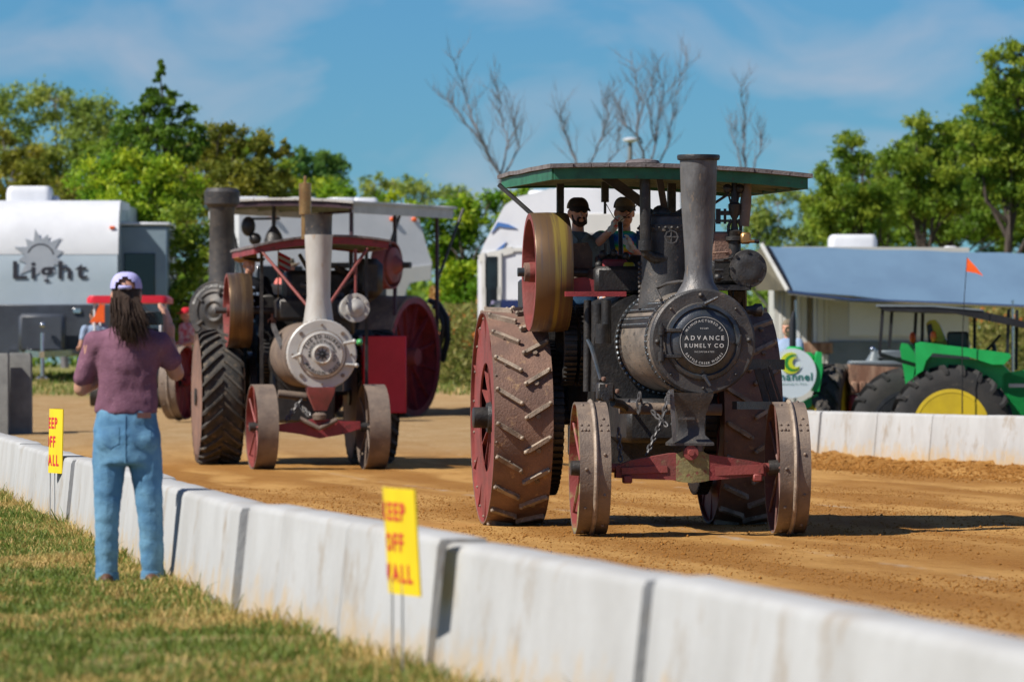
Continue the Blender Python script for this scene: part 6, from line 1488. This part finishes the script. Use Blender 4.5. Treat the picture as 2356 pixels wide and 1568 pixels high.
mb = MB(); mb.lathe([(yl - .008, .26), (yl - .008, .235), (yl - .004, .235), (yl - .004, .26)], (lc.x, 0, lc.z - .03), 'y', 24, closed=True, a0=-1.2, a1=1.35); mb.build('logo_arc', m_logodk, rv); mb = MB(); text_line(mb, 'Light', .46, lambda u, v: Vector((fx(114) + u, yl - .010, fz_(640) + v)), .02, .12, 1.3); mb.build('lettering', m_logodk, rv)
# fifth-wheel trailer behind the silver-fronted engine, broadside
d = 107; zg = terrain(-3.5, d); x0, x1 = W(520, 0, d).x, W(962, 0, d).x
rv = thing('travel_trailer', ((x0 + x1) / 2, d, zg), R(17), 'white trailer with raised front overhang, behind the red and silver canopies', 'trailer', 'parked trailers')
zt = W(0, 488, d).z - zg; zo = W(0, 646, d).z - zg; hw = (x1 - x0) / 2; mb = MB()
mb.prism([(-hw - .1, 0, .7), (hw - .55, 0, .7), (hw - .5, 0, zo - .15), (hw - .35, 0, zo), (hw, 0, zo), (hw + .01, 0, zo + .35), (hw - .06, 0, zt - .8), (hw - .25, 0, zt - .15), (hw - .55, 0, zt), (-hw - .1, 0, zt + .03)], (0, 1, 0), 2.4); mb.build('body', m_white, rv, ang=40)
mb = MB(); mb.prism([(-hw - .05, -1.205, zo - .4), (hw - .6, -1.205, zo - .4), (hw - .45, -1.205, zo - .05), (hw - .02, -1.205, zo + .02), (hw - .01, -1.205, zo + .3), (-hw - .05, -1.205, zo - .1)], (0, 1, 0), .02); mb.build('side_stripe', m_rvside, rv)
for x, w_ in ((560, .9), (690, .5), (785, .5), (835, .55)): ac_unit(rv, (W(x, 0, d).x - rv.location.x, 0, zt + .02), w_, .7, .26)
for x in (590, 868, 920): 
    mb = MB(); mb.box((W(x, 0, d).x - rv.location.x, -1.23, zt - .16), (.1, .05, .08), ch=.02); mb.build('marker_lamp', m_orange, rv)
mb = MB(); mb.tube([(hw - .45, -.8, 0), (hw - .45, -.8, zo)], .06, 8); mb.build('landing_leg', m_chrome, rv)
for y in (-1.05, 1.05):
    for x in (-1.1, -.3):
        m = MB(); m.lathe([(-.1, .2), (-.1, .36), (.1, .36), (.1, .2)], axis='y', n=20); m.build('wheel', m_rubber, rv, (x, y, .36))
mb = MB(); mb.box((-hw + .7, -1.22, 1.9), (.9, .03, .5), ch=.014); mb.build('window', m_glass, rv)
# trailer behind the large engine, nose to the left
d = 96; zg = terrain(.5, d); x0 = W(1133, 0, d).x
rv = thing('travel_trailer', (x0, d, zg), R(-12), 'white trailer with blue swooshes behind the driver of the large engine', 'trailer', 'parked trailers')
zz = lambda y: W(0, y, d).z - zg; xx = lambda x: W(x, 0, d).x - x0
mb = MB(); prof = [(0, .5), (0, zz(600)), (xx(1150), zz(560)), (xx(1195), zz(478)), (xx(1225), zz(458)), (xx(1275), zz(447)), (xx(1300), zz(440)), (xx(1600), zz(442)), (xx(1610), .5)]
mb.prism([(x, 0, z) for x, z in prof], (0, 1, 0), 2.4); mb.build('body', m_white, rv, ang=35)
mb = MB(); mb.bar((xx(1136), -1.22, zz(598)), (xx(1215), -1.22, zz(578)), .03, .12); mb.bar((xx(1215), -1.22, zz(578)), (xx(1590), -1.22, zz(570)), .03, .06); mb.build('side_moulding', m_rvside, rv)
for pts in ([(1165, 540), (1180, 515), (1205, 520), (1225, 530), (1200, 528), (1182, 525)], [(1165, 590), (1185, 572), (1200, 560), (1190, 580), (1172, 600)]):
    mb = MB(); mb.prism([(xx(x), -1.215, zz(y)) for x, y in pts], (0, 1, 0), .02); mb.build('swoosh', m_swoosh, rv)
for wx_, wy, ww, wh_ in ((1167, 632, .22, .62), (1167, 690, .2, .3)):
    mb = MB(); mb.box((xx(wx_), -1.22, zz(wy)), (ww, .04, wh_), ch=.018); mb.build('window', m_glass, rv)
    mb = MB()
    for sx in (-1, 1): mb.box((xx(wx_) + sx * (ww / 2 + .035), -1.235, zz(wy)), (.06, .05, wh_ + .1))
    mb.build('window_frame', m_rvside, rv)
mb = MB(); mb.box((xx(1450), -1.21, zz(520)), (2.0, .03, .35), ch=.01); mb.build('side_band', m_rvside, rv)
ac_unit(rv, (xx(1352), 0, zz(446)), .95, .8, .34); ac_unit(rv, (xx(1255), 0, zz(455)), .5, .6, .12)
for y in (-1.05, 1.05):
    for x in (1.9, 2.8):
        m = MB(); m.lathe([(-.1, .2), (-.1, .36), (.1, .36), (.1, .2)], axis='y', n=20); m.build('wheel', m_rubber, rv, (x, y, .36))
# low purple-grey car between the rear wheel and that trailer
d = 90; c0 = W(1245, 715, d); zg2 = terrain(c0.x, d)
car = thing('parked_car', (c0.x, d, zg2), R(8), 'lavender-grey car roof behind the large engine flywheel', 'car')
m_car = M('lavender_car_paint', (.30, .27, .42), (.26, .23, .37), None, 2, .25)
def car_body(z0, z1, w, prof): return [[Vector((w * sx * k, y, z)) for sx, k in ((-1, 1), (1, 1))] for y, z, k in prof]
ht = W(0, 690, d).z - zg2; mb = MB(); mb.loft([[Vector((sx * .85 * k, y, z)) for sx, z in ((-1, .35), (1, .35), (1, zt_), (-1, zt_))] for y, zt_, k in ((-2.2, .7, .9), (-2.0, .85, 1), (-1.0, .95, 1), (-.2, ht, .8), (1.0, ht, .8), (1.7, .98, 1), (2.1, .9, .95))]); mb.build('body', m_car, car, ang=50)
mb = MB(); mb.loft([[Vector((sx * .85 * k, y, z)) for sx, z in ((-1, .95), (1, .95), (1, zt_), (-1, zt_))] for y, zt_, k in ((-.85, .98, .97), (-.18, ht - .06, .82), (1.0, ht - .06, .82), (1.55, 1.0, .97))]); mb.build('window', m_glass, car)
for sx in (-1, 1):
    for y in (-1.4, 1.3):
        m = MB(); m.lathe([(-.1, .18), (-.1, .31), (.1, .31), (.1, .18)], axis='x', n=20); m.build('wheel', m_rubber, car, (sx * .78, y, .31))
# low trailer with a long awning at the right
d = 103; zg = -.4; x0 = W(1775, 0, d).x
rv = thing('travel_trailer', (x0, d, zg), 0, 'cream and grey trailer under the long blue-grey awning at right', 'trailer', 'parked trailers')
zz = lambda y: W(0, y, d).z - zg; xx = lambda x: W(x, 0, d).x - x0
mb = MB(); mb.prism([(0, 0, .6), (0, 0, zz(585)), (.15, 0, zz(570)), (3.6, 0, zz(572)), (3.6, 0, .6)], (0, 1, 0), 2.3); mb.build('body', m_rvside, rv, ang=35)
mb = MB(); mb.box((xx(2080), -1.16, zz(730)), (2.2, .03, .7), ch=.01); mb.build('upper_panel', m_white, rv)
mb = MB(); mb.box((xx(2060), -1.17, (zz(785) + .55) / 2), (2.6, .05, zz(785) - .55), ch=.01); mb.build('lower_panel', m_rvgrey, rv)
mb = MB(); mb.box((xx(2010), -1.175, zz(812)), (2.2, .03, .05)); mb.build('trim_strip', m_rvdark, rv)
for i in range(9):
    mb = MB(); xq = xx(1792 + i * 12.5); wv = .045 + .03 * (i % 3 == 1); mb.box((xq, -1.17 - .02 * (i % 2), zz(760)), (wv * 1.7, .04, zz(672) - zz(848)), ch=.012); mb.build('curtain_panel', (m_white, m_rvside, m_capmesh)[i % 3] if i % 4 else m_rvside, rv)
mb = MB(); mb.box((xx(1870), -1.2, zz(800)), (.6, .05, .2), ch=.01); mb.build('side_stripe', m_rustbody, rv)
ac_unit(rv, (xx(1961), 0, zz(572)), xx(2016) - xx(1906), .7, .26)
mb = MB(); mb.box((xx(2186), 0, zz(570)), (.22, .3, .06), ch=.02); mb.build('roof_vent', m_white, rv)
for x in (1.4, 2.2):
    m = MB(); m.lathe([(-.1, .2), (-.1, .36), (.1, .36), (.1, .2)], axis='y', n=20); m.build('wheel', m_rubber, rv, (x, -1.05, .36))
aw = thing('awning', (x0, d - 1.2, zg), 0, 'long blue-grey trailer awning stretched out at the right', 'awning')
def AP(x, y, dd): p = W(x, y, dd); return Vector((p.x - x0, dd - (d - 1.2), p.z - zg))
dn, df = 100.3, 101.72; mb = MB(); rings = []
for i in range(15):
    t = i / 14; xa, xb = 1752 + (2520 - 1752) * t, 1812 + (2520 - 1812) * t
    ya, yb = 566 + 22 * t, 667 + 32 * min(1, t * 1.8) + 8 * t; r_ = []
    for k in range(7):
        s_ = k / 6; p = AP(xa + (xb - xa) * s_, ya + (yb - ya) * s_, df + (dn - df) * s_); p.z -= .07 * math.sin(math.pi * s_) + .01 * math.sin(i * 1.7); r_.append(p)
    rings.append(r_)
vs = [p for r_ in rings for p in r_]; fs = [(i * 7 + k, i * 7 + k + 1, (i + 1) * 7 + k + 1, (i + 1) * 7 + k) for i in range(14) for k in range(6)]
mb.add(vs, fs); mb.add([p - Vector((0, 0, .012)) for p in vs], fs); mb.build('fabric', m_awning, aw, ang=60)
mb = MB(); mb.tube([AP(1812, 672, dn), AP(1960, 690, dn), AP(2520, 712, dn)], .035, 8); mb.build('roller', m_chrome, aw)
mb = MB(); mb.bar(AP(1752, 562, df - .05), AP(1812, 668, dn), .05, .05); mb.build('arm', m_rvside, aw)
mb = MB(); mb.bar(AP(1765, 566, df - .05), AP(1822, 672, dn - .02), .04, .05); mb.build('arm', m_black, aw)
for x in (1830, 2330):
    q = AP(x, 690, dn); mb = MB(); mb.tube([q, Vector((q.x, q.y, 0))], .025, 8); mb.build('pole', m_chrome, aw)
m_flap = M('awning_side_flap', (.13, .115, .08), (.10, .09, .065), None, 2, .9)
mb = MB(); mb.prism([AP(1752, 568, df), AP(1810, 668, dn), AP(1740, 668, df + .2), AP(1730, 590, df + .2)], (1, .4, 0), .012); mb.build('side_flap', m_flap, aw)

# ------------------------------------------------------------------ green farm tractor with canopy, behind the far wall, nose to the right
d = 76.5; zg = -.4; wc = W(2192, 980, d); k = d / FD
ft = thing('farm_tractor', (wc.x, d, zg), R(-6), 'green farm tractor with yellow wheel, yellow seat and dark canopy', 'tractor')
wr2 = wc.z - zg; R2 = 142 * k
px = lambda x: (x - 2192) * k; pz = lambda y: W(0, y, d).z - zg
def side_tyre(parent, c, r, w, hubr, nl, disc_mat, face=-1, name='rear_wheel'):
    hub = MB(); hub.lathe([(-w * .3, .001), (-w * .3, r * .16), (-w * .1, r * .2), (w * .3, r * .2), (w * .3, .001)], axis='y', n=28); wh = hub.build(name, disc_mat, parent, c)
    m = MB(); m.lathe([(-w / 2, r * hubr), (-w * .52, r * .72), (-w * .48, r * .86), (-w * .4, r * .93), (0, r * .95), (w * .4, r * .93), (w * .48, r * .86), (w * .52, r * .72), (w / 2, r * hubr)], axis='y', n=48); m.build('tyre', m_rubberdk, wh)
    m = MB(); m.lathe([(-w * .5 - .01, r * (hubr + .05)), (-w * .5 - .015, r * (hubr - .01)), (-w * .36, r * (hubr - .05)), (-w * .30, r * (hubr - .09)), (-w * .26, r * .30), (-w * .30, r * .15), (-w * .2, .001)], axis='y', n=48); m.build('rim', disc_mat, wh)
    b = MB()
    for i in range(8): t = 2 * math.pi * i / 8 + .2; b.bolt((r * .38 * math.cos(t), -w * .265, r * .38 * math.sin(t)), (0, -1, 0), r * .03, .02, 8)
    stuff(b.build('wheel_bolts', m_irong if disc_mat is m_jdyellow else m_iron, wh))
    for sg in (-1, 1):
        mm = MB(); rings = []
        for i in range(6):
            q = i / 5; u = sg * w * (.01 + .5 * q); an = (q - .1) * .26; rb = r * (.93 - (.09 if i == 5 else 0)); rt = r * (1.0 - (.09 if i == 5 else 0)); hw = .032 * r / .86
            rings.append([Vector((rb * math.sin(an + kk * hw / r), u, rb * math.cos(an + kk * hw / r))) for kk in (-1, 1)] + [Vector((rt * math.sin(an + kk * hw * .7 / r), u, rt * math.cos(an + kk * hw * .7 / r))) for kk in (1, -1)])
        mm.loft(rings); me_ = mm.mesh('tread_lug', m_rubberdk)
        for i in range(nl): o = link('tread_lug', me_, wh); o.rotation_euler = (0, 2 * math.pi * (i + (.5 if sg > 0 else 0)) / nl, 0)
    return wh
side_tyre(ft, (0, -.62, wr2), R2, .46, .56, 20, m_jdyellow); side_tyre(ft, (px(2085), .95, wr2 - .02), R2 * .98, .46, .56, 20, m_black)
fpts = [(2078, 792), (2095, 788), (2145, 793), (2260, 806), (2325, 813), (2327, 822), (2312, 838), (2285, 838), (2240, 826), (2190, 822), (2145, 826), (2115, 850), (2098, 870), (2082, 830)]
fpts = [(2110, 790), (2122, 786), (2180, 794), (2270, 805), (2325, 813), (2327, 822), (2312, 838), (2285, 838), (2230, 820), (2150, 812), (2135, 830), (2128, 852), (2112, 862)]
mb = MB(); mb.prism([(px(x), -.62, pz(y)) for x, y in fpts], (0, 1, 0), .46); mb.build('fender', m_jdgreen, ft, ang=30)
mb = MB(); mb.prism([(px(x), .6, pz(y)) for x, y in ((2068, 800), (2072, 788), (2100, 793), (2105, 830), (2098, 880), (2085, 905), (2078, 860))], (0, 1, 0), .4); mb.build('fender', m_jdgreen, ft, ang=30)
mb = MB(); mb.prism([(px(x), -.35, pz(y)) for x, y in ((2128, 820), (2300, 830), (2330, 860), (2400, 880), (2400, 960), (2100, 960), (2105, 870))], (0, 1, 0), .5); mb.build('chassis', m_jdgreen, ft)
mb = MB(); mb.prism([(px(x), -.3, pz(y)) for x, y in ((2305, 868), (2312, 858), (2356, 850), (2560, 850), (2560, 960), (2310, 960))], (0, 1, 0), .6); mb.build('hood', m_jdgreen, ft, ang=40)
mb = MB(); mb.box((px(2340), -.605, pz(886)), (.22, .012, .05)); mb.build('hood_stripe', m_silver, ft)
side_tyre(ft, (px(2520), -.65, .5), .5, .3, .5, 14, m_jdyellow, name='front_wheel'); side_tyre(ft, (px(2520), .65, .5), .5, .3, .5, 14, m_jdyellow, name='front_wheel')
mb = MB(); mb.prism([(px(x), -.05, pz(y)) for x, y in ((2132, 745), (2138, 737), (2152, 735), (2162, 745), (2176, 778), (2186, 800), (2140, 803))], (0, 1, 0), .42); seat = mb.build('seat', m_jdyellow, ft)
mb = MB(); mb.prism([(px(x), -.27, pz(y)) for x, y in ((2134, 748), (2144, 744), (2150, 770), (2152, 796), (2138, 798))], (0, 1, 0), .03); mb.build('seat_pad', m_black, seat)
mb = MB(); mb.bar((px(2143), -.3, pz(800)), (px(2148), -.3, pz(782)), .03, .04); mb.bar((px(2148), -.3, pz(782)), (px(2172), -.3, pz(782)), .03, .04); mb.build('arm_rest', m_jdyellow, seat)
mb = MB(); mb.box((px(2205), -.2, pz(785)), (.30, .4, .27), ch=.03); mb.build('control_box', m_black, ft)
for x, y, dy in ((2097, 776, .5), (2150, 774, -.5)):
    mb = MB(); mb.sph((px(x), dy, pz(y)), (.045, .05, .08)); mb.build('warning_lamp', m_orange, ft)
mb = MB(); mb.tube([(px(2268), -.05, pz(808)), (px(2302), -.05, pz(770))], .02, 8); mb.build('steering_wheel', m_black, ft)
mb = MB(); mb.tube([(px(2285), 0, pz(789)), (px(2292), 0, pz(830))], .03, 8); mb.build('steering_column', m_black, ft)
cpts = [(2022, 706), (2030, 700), (2150, 706), (2260, 716), (2350, 738), (2400, 752), (2400, 762), (2340, 752), (2200, 722), (2040, 716)]
mb = MB(); mb.prism([(px(x), 0, pz(y)) for x, y in cpts], (0, 1, 0), 1.5); mb.build('canopy', m_black, ft, ang=30)
mb = MB(); mb.prism([(px(x), 0, pz(y)) for x, y in ((2020, 701), (2150, 702), (2260, 712), (2262, 716), (2150, 707), (2020, 706))], (0, 1, 0), 1.53); mb.build('canopy_top', m_rvgrey, ft, ang=30)
for x0_, x1_, dy, y1_ in ((2035, 2028, -.6, 815), (2052, 2046, .1, 800), (2105, 2100, .6, 800), (2120, 2118, .7, 800), (2240, 2240, .6, 810), (2322, 2318, -.6, 830), (2338, 2336, .6, 850)):
    mb = MB(); mb.bar((px(x0_), dy, pz(712)), (px(x1_), dy, pz(y1_)), .045, .045, up=(0, 1, 0)); mb.build('canopy_post', m_black, ft)
mb = MB(); mb.bar((px(2028), -.6, pz(815)), (px(2110), -.4, pz(840)), .05, .05); mb.build('canopy_bracket', m_black, ft)
fg = thing('safety_flag', W(2214, 800, 75.5), 0, 'orange pennant on a thin whip beside the green tractor', 'flag')
b0 = W(2214, 800, 75.5); t0 = W(2225, 592, 75.5) - b0
mb = MB(); mb.tube([(0, 0, -.9), (0, 0, 0), t0 * .5 + Vector((-.01, 0, 0)), t0], [.01, .008, .006, .005], 6); mb.build('whip', m_black, fg)
mb = MB(); mb.prism([t0, W(2244, 612, 75.5) - b0, W(2262, 635, 75.5) - b0, W(2246, 628, 75.4) - b0, W(2223, 624, 75.5) - b0], (0, 1, .15), .006); mb.build('pennant', m_orange, fg)

# ------------------------------------------------------------------ rusty old tractor, its tyre and the small green tractor with oval sign
d = 80; zg = -.4; wq = W(1990, 900, d); k = d / FD; px = lambda x: (x - 1990) * k; pz = lambda y: W(0, y, d).z - zg
ot = thing('old_tractor', (wq.x, d, zg), 0, 'rusty old farm machine between the oval sign and the green tractor', 'tractor')
mb = MB(); mb.prism([(px(x), 0, pz(y)) for x, y in ((1952, 838), (2090, 846), (2092, 905), (1955, 905), (1950, 870))], (0, 1, 0), .8); mb.build('body', m_rustbody, ot, ang=30)
for i in range(7):
    mb = MB(); mb.box((px(1962 + i * 19), -.41, pz(890)), (.09, .03, .16), ch=.01); mb.build('side_panel', m_rustbody, ot)
mb = MB(); mb.box((px(2020), 0, pz(835)), (.85, .7, .07), ch=.02); mb.lathe([(pz(832), .14), (pz(812), .06), (pz(803), .04)], (px(2012), 0, 0), 'z', 14); mb.box((px(2045), -.1, pz(815)), (.35, .5, .12), ch=.02); mb.build('hood_cover', m_rvgrey, ot)
mb = MB(); mb.sph((px(2005), -.2, pz(803)), .04, 10, 8); mb.build('lamp', m_chrome, ot)
mb = MB(); mb.box((px(1990), -.1, pz(930)), (.5, .6, .3), ch=.04); mb.tube([(px(1960), -.45, pz(925)), (px(2010), -.45, pz(925))], .05, 8); mb.build('gear_case', m_dkred, ot)
m = MB(); m.lathe([(-.15, .05), (-.15, .15), (.15, .15), (.15, .05)], axis='x', n=20); wh = m.build('rear_wheel', m_jdyellow, ot, (px(1918), -.1, pz(836) - .74), rot=(0, 0, R(-14)))
tyre(wh, .74, .38, m_rubber, 18, .05, -1, m_jdyellow, hubr=.62)
m = MB(); m.lathe([(-.15, .05), (-.15, .15), (.15, .15), (.15, .05)], axis='x', n=20); wh = m.build('rear_wheel', m_jdyellow, ot, (px(2130), .6, .74)); tyre(wh, .74, .38, m_rubber, 18, .05, -1, m_jdyellow, hubr=.62)
m = MB(); m.lathe([(-.1, .05), (-.1, .1), (.1, .1), (.1, .05)], axis='x', n=16); wh = m.build('front_wheel', m_jdyellow, ot, (px(2075), -.3, .35)); tyre(wh, .35, .2, m_rubber, 14, .02, -1, m_jdyellow, hubr=.6)

d = 79; wq = W(1835, 900, d); k = d / FD; px = lambda x: (x - 1835) * k; pz = lambda y: W(0, y, d).z + .4
st = thing('small_tractor', (wq.x, d, -.4), 0, 'small green tractor carrying a pale oval sign, right of the large engine', 'tractor')
mb = MB(); mb.box((px(1835), .7, pz(850)), (.5, 1.5, .5), ch=.06); mb.prism([(px(x), -.05, pz(y)) for x, y in ((1868, 900), (1870, 840), (1878, 808), (1888, 810), (1890, 850), (1882, 900))], (0, 1, 0), .5); mb.box((px(1830), .3, pz(805)), (.25, .3, .1), ch=.04); mb.prism([(px(x), 0, pz(y)) for x, y in ((1835, 930), (1880, 905), (1885, 925), (1845, 945))], (0, 1, 0), .3); mb.build('body', m_jdgreen, st)
mb = MB(); oc = Vector((px(1820), -.32, pz(858))); pts = [oc + Vector((.345 * math.cos(t), 0, .355 * math.sin(t))) for t in [2 * math.pi * i / 36 for i in range(36)]]; mb.prism(pts, (0, 1, 0), .03); sg_ = mb.build('oval_sign', m_hull, st)
for i, (r_, ox) in enumerate(((.155, -.02), (.12, .005), (.088, .03))):
    mb = MB(); pts = []
    for j in range(13): t = R(65 + 260 * j / 12); pts.append((oc.x + ox + r_ * math.cos(t), -.345 - .004 * i, oc.z + .145 + r_ * math.sin(t)))
    for j in range(13): t = R(325 - 260 * j / 12); pts.append((oc.x + ox + .035 + (r_ * .72) * math.cos(t), -.345 - .004 * i, oc.z + .155 + r_ * .76 * math.sin(t)))
    mb.prism(pts, (0, 1, 0), .006); mb.build('crescent', m_lime if i != 1 else m_limed, sg_)
mb = MB(); text_line(mb, 'Channel', .155, lambda u, v: Vector((oc.x + u - .01, -.342, oc.z - .10 + v)), .018, .10, 1.1); mb.build('lettering', m_teal, sg_)
mb = MB(); text_line(mb, 'Seedsmanship At Work', .042, lambda u, v: Vector((oc.x + u, -.342, oc.z - .165 + v)), 0, .1); mb.build('slogan', m_teal, sg_)
mb = MB(); mb.tube([(px(1826), .25, pz(820)), (px(1826), .25, pz(740)), (px(1829), .25, pz(715))], [.05, .05, .02], 10); mb.build('exhaust_stack', m_black, st)
m = MB(); m.lathe([(-.08, .03), (-.08, .09), (.08, .09), (.08, .03)], axis='x', n=16); wh = m.build('front_wheel', m_jdyellow, st, (px(1878), -.1, pz(910) - .3), rot=(0, 0, R(25))); tyre(wh, .3, .17, m_rubber, 14, .02, -1, m_jdyellow, hubr=.55)
m = MB(); m.lathe([(-.08, .03), (-.08, .09), (.08, .09), (.08, .03)], axis='x', n=16); wh = m.build('front_wheel', m_jdyellow, st, (px(1790), -.1, .3)); tyre(wh, .3, .17, m_rubber, 14, .02, -1, m_jdyellow, hubr=.55)
for x in (1770, 1900):
    m = MB(); m.lathe([(-.14, .05), (-.14, .15), (.14, .15), (.14, .05)], axis='x', n=16); wh = m.build('rear_wheel', m_jdyellow, st, (px(x), 1.4, .6)); tyre(wh, .6, .3, m_rubber, 16, .04, -1, m_jdyellow, hubr=.6)
q = W(1812, 732, 80.2); pdr = figure((q.x, 80.2, q.z - 1.76), R(-25), 'sunburnt driver in light blue shirt on the small green tractor', m_shirtblue, m_jeansd, m_skin2, (((-.25, -.05, 1.14), (-.15, -.35, 1.12)), ((.25, -.05, 1.14), (.15, -.35, 1.12))), sleeve=.6, seated=True, voxel=.018)
mb = MB(); mb.sph((0, .012, 1.66), (.083, .1, .09), 16, 10); mb.build('hair', m_capmesh, pdr)

# ------------------------------------------------------------------ golf cart behind the woman, upright slabs at the left edge, lamp pole
d = 92; q = W(295, 700, d); zg = terrain(q.x, d); k = d / FD; px = lambda x: (x - 295) * k; pz = lambda y: W(0, y, d).z - zg
gc = thing('golf_cart', (q.x, d, zg), 0, 'red-roofed golf cart behind the photographing woman', 'golf cart')
mb = MB(); mb.loft([[Vector((x * s_, y + .5, z)) for x, y in rounded2(1.36, 1.5, .12)] for z, s_ in ((pz(697), 1), (pz(686), 1), (pz(680), .93))]); mb.build('roof', m_red, gc)
for x, y in ((-.55, -.15), (.55, -.15), (-.55, 1.15), (.55, 1.15)):
    mb = MB(); mb.tube([(x, y, .6), (x, y, pz(690))], .02, 8); mb.build('roof_post', m_white, gc)
mb = MB(); mb.box((0, .5, .5), (1.15, 2.2, .35), ch=.08); mb.box((0, -.3, .75), (1.1, .3, .3), ch=.05); mb.build('body', m_rvdark, gc)
mb = MB(); mb.box((0, .2, .78), (1.0, .5, .15), ch=.04); mb.box((0, .45, 1.05), (1.0, .12, .5), ch=.04); mb.build('seat', m_black, gc)
for x in (-.5, .5):
    for y in (-.35, 1.35):
        m = MB(); m.lathe([(-.1, .06), (-.1, .22), (.1, .22), (.1, .06)], axis='x', n=18); m.build('wheel', m_rubber, gc, (x, y, .22))
mb = MB(); mb.prism([(px(218), -.55, pz(740)), (px(243), -.55, pz(740)), (px(240), -.55, pz(700)), (px(236), -.55, pz(697))], (0, 1, 0), .012); mb.prism([(px(212), -.56, pz(742)), (px(246), -.56, pz(742)), (px(246), -.56, pz(696))], (0, 1, 0), .006); mb.build('warning_triangle', m_orange, gc)
q2 = W(215, 712, d - .2); pc = figure((q2.x, d + .05, zg + .0 - .12), R(200), 'person in pale shirt sitting in the red-roofed golf cart', m_shirtblue, m_jeansd, m_skin, (((-.24, .0, 1.12), (-.2, -.25, 1.1)), ((.24, .0, 1.12), (.2, -.25, 1.1))), seated=True, voxel=.02)
mb = MB(); mb.sph((0, .012, 1.66), (.083, .1, .09), 16, 10); mb.build('hair', m_hair, pc)
for x0_, x1_, y0_, y1_, dd, lab in ((-2, 20, 812, 1000, 80, 'narrow grey concrete slab standing at the left picture edge'), (22, 72, 811, 1000, 80.4, 'wide grey concrete slab standing beside the left trailer hitch')):
    a, b = W(x0_, y0_, dd), W(x1_, y1_, dd); zg = terrain((a.x + b.x) / 2, dd); mb = MB(); h = a.z - zg; mb.loft([[Vector((sx * (b.x - a.x) / 2 * w_, sy * .16 * w_, z)) for sx, sy in ((-1, -1), (1, -1), (1, 1), (-1, 1))] for z, w_ in ((-.1, 1.04), (h - .04, 1), (h, .88))])
    o = mb.build('concrete_slab', m_conc, None, ((a.x + b.x) / 2, dd, zg)); tag(o, lab, 'slab', 'grey slabs at the left edge')
d = 128; q = W(1450, 800, d); q.z = terrain(q.x, d); lp = thing('lamp_pole', q, 0, 'slender pole with white disc lamp above the green canopy', 'lamp pole')
zt = W(0, 326, d).z - q.z; mb = MB(); mb.tube([(0, 0, -.2), (0, 0, zt)], [.07, .05], 8); mb.build('pole', m_conc, lp); mb = MB(); mb.lathe([(zt - .02, .06), (zt + .02, .17), (zt + .06, .18), (zt + .09, .1), (zt + .1, .001)], axis='z', n=16); mb.build('lamp_head', m_white, lp)
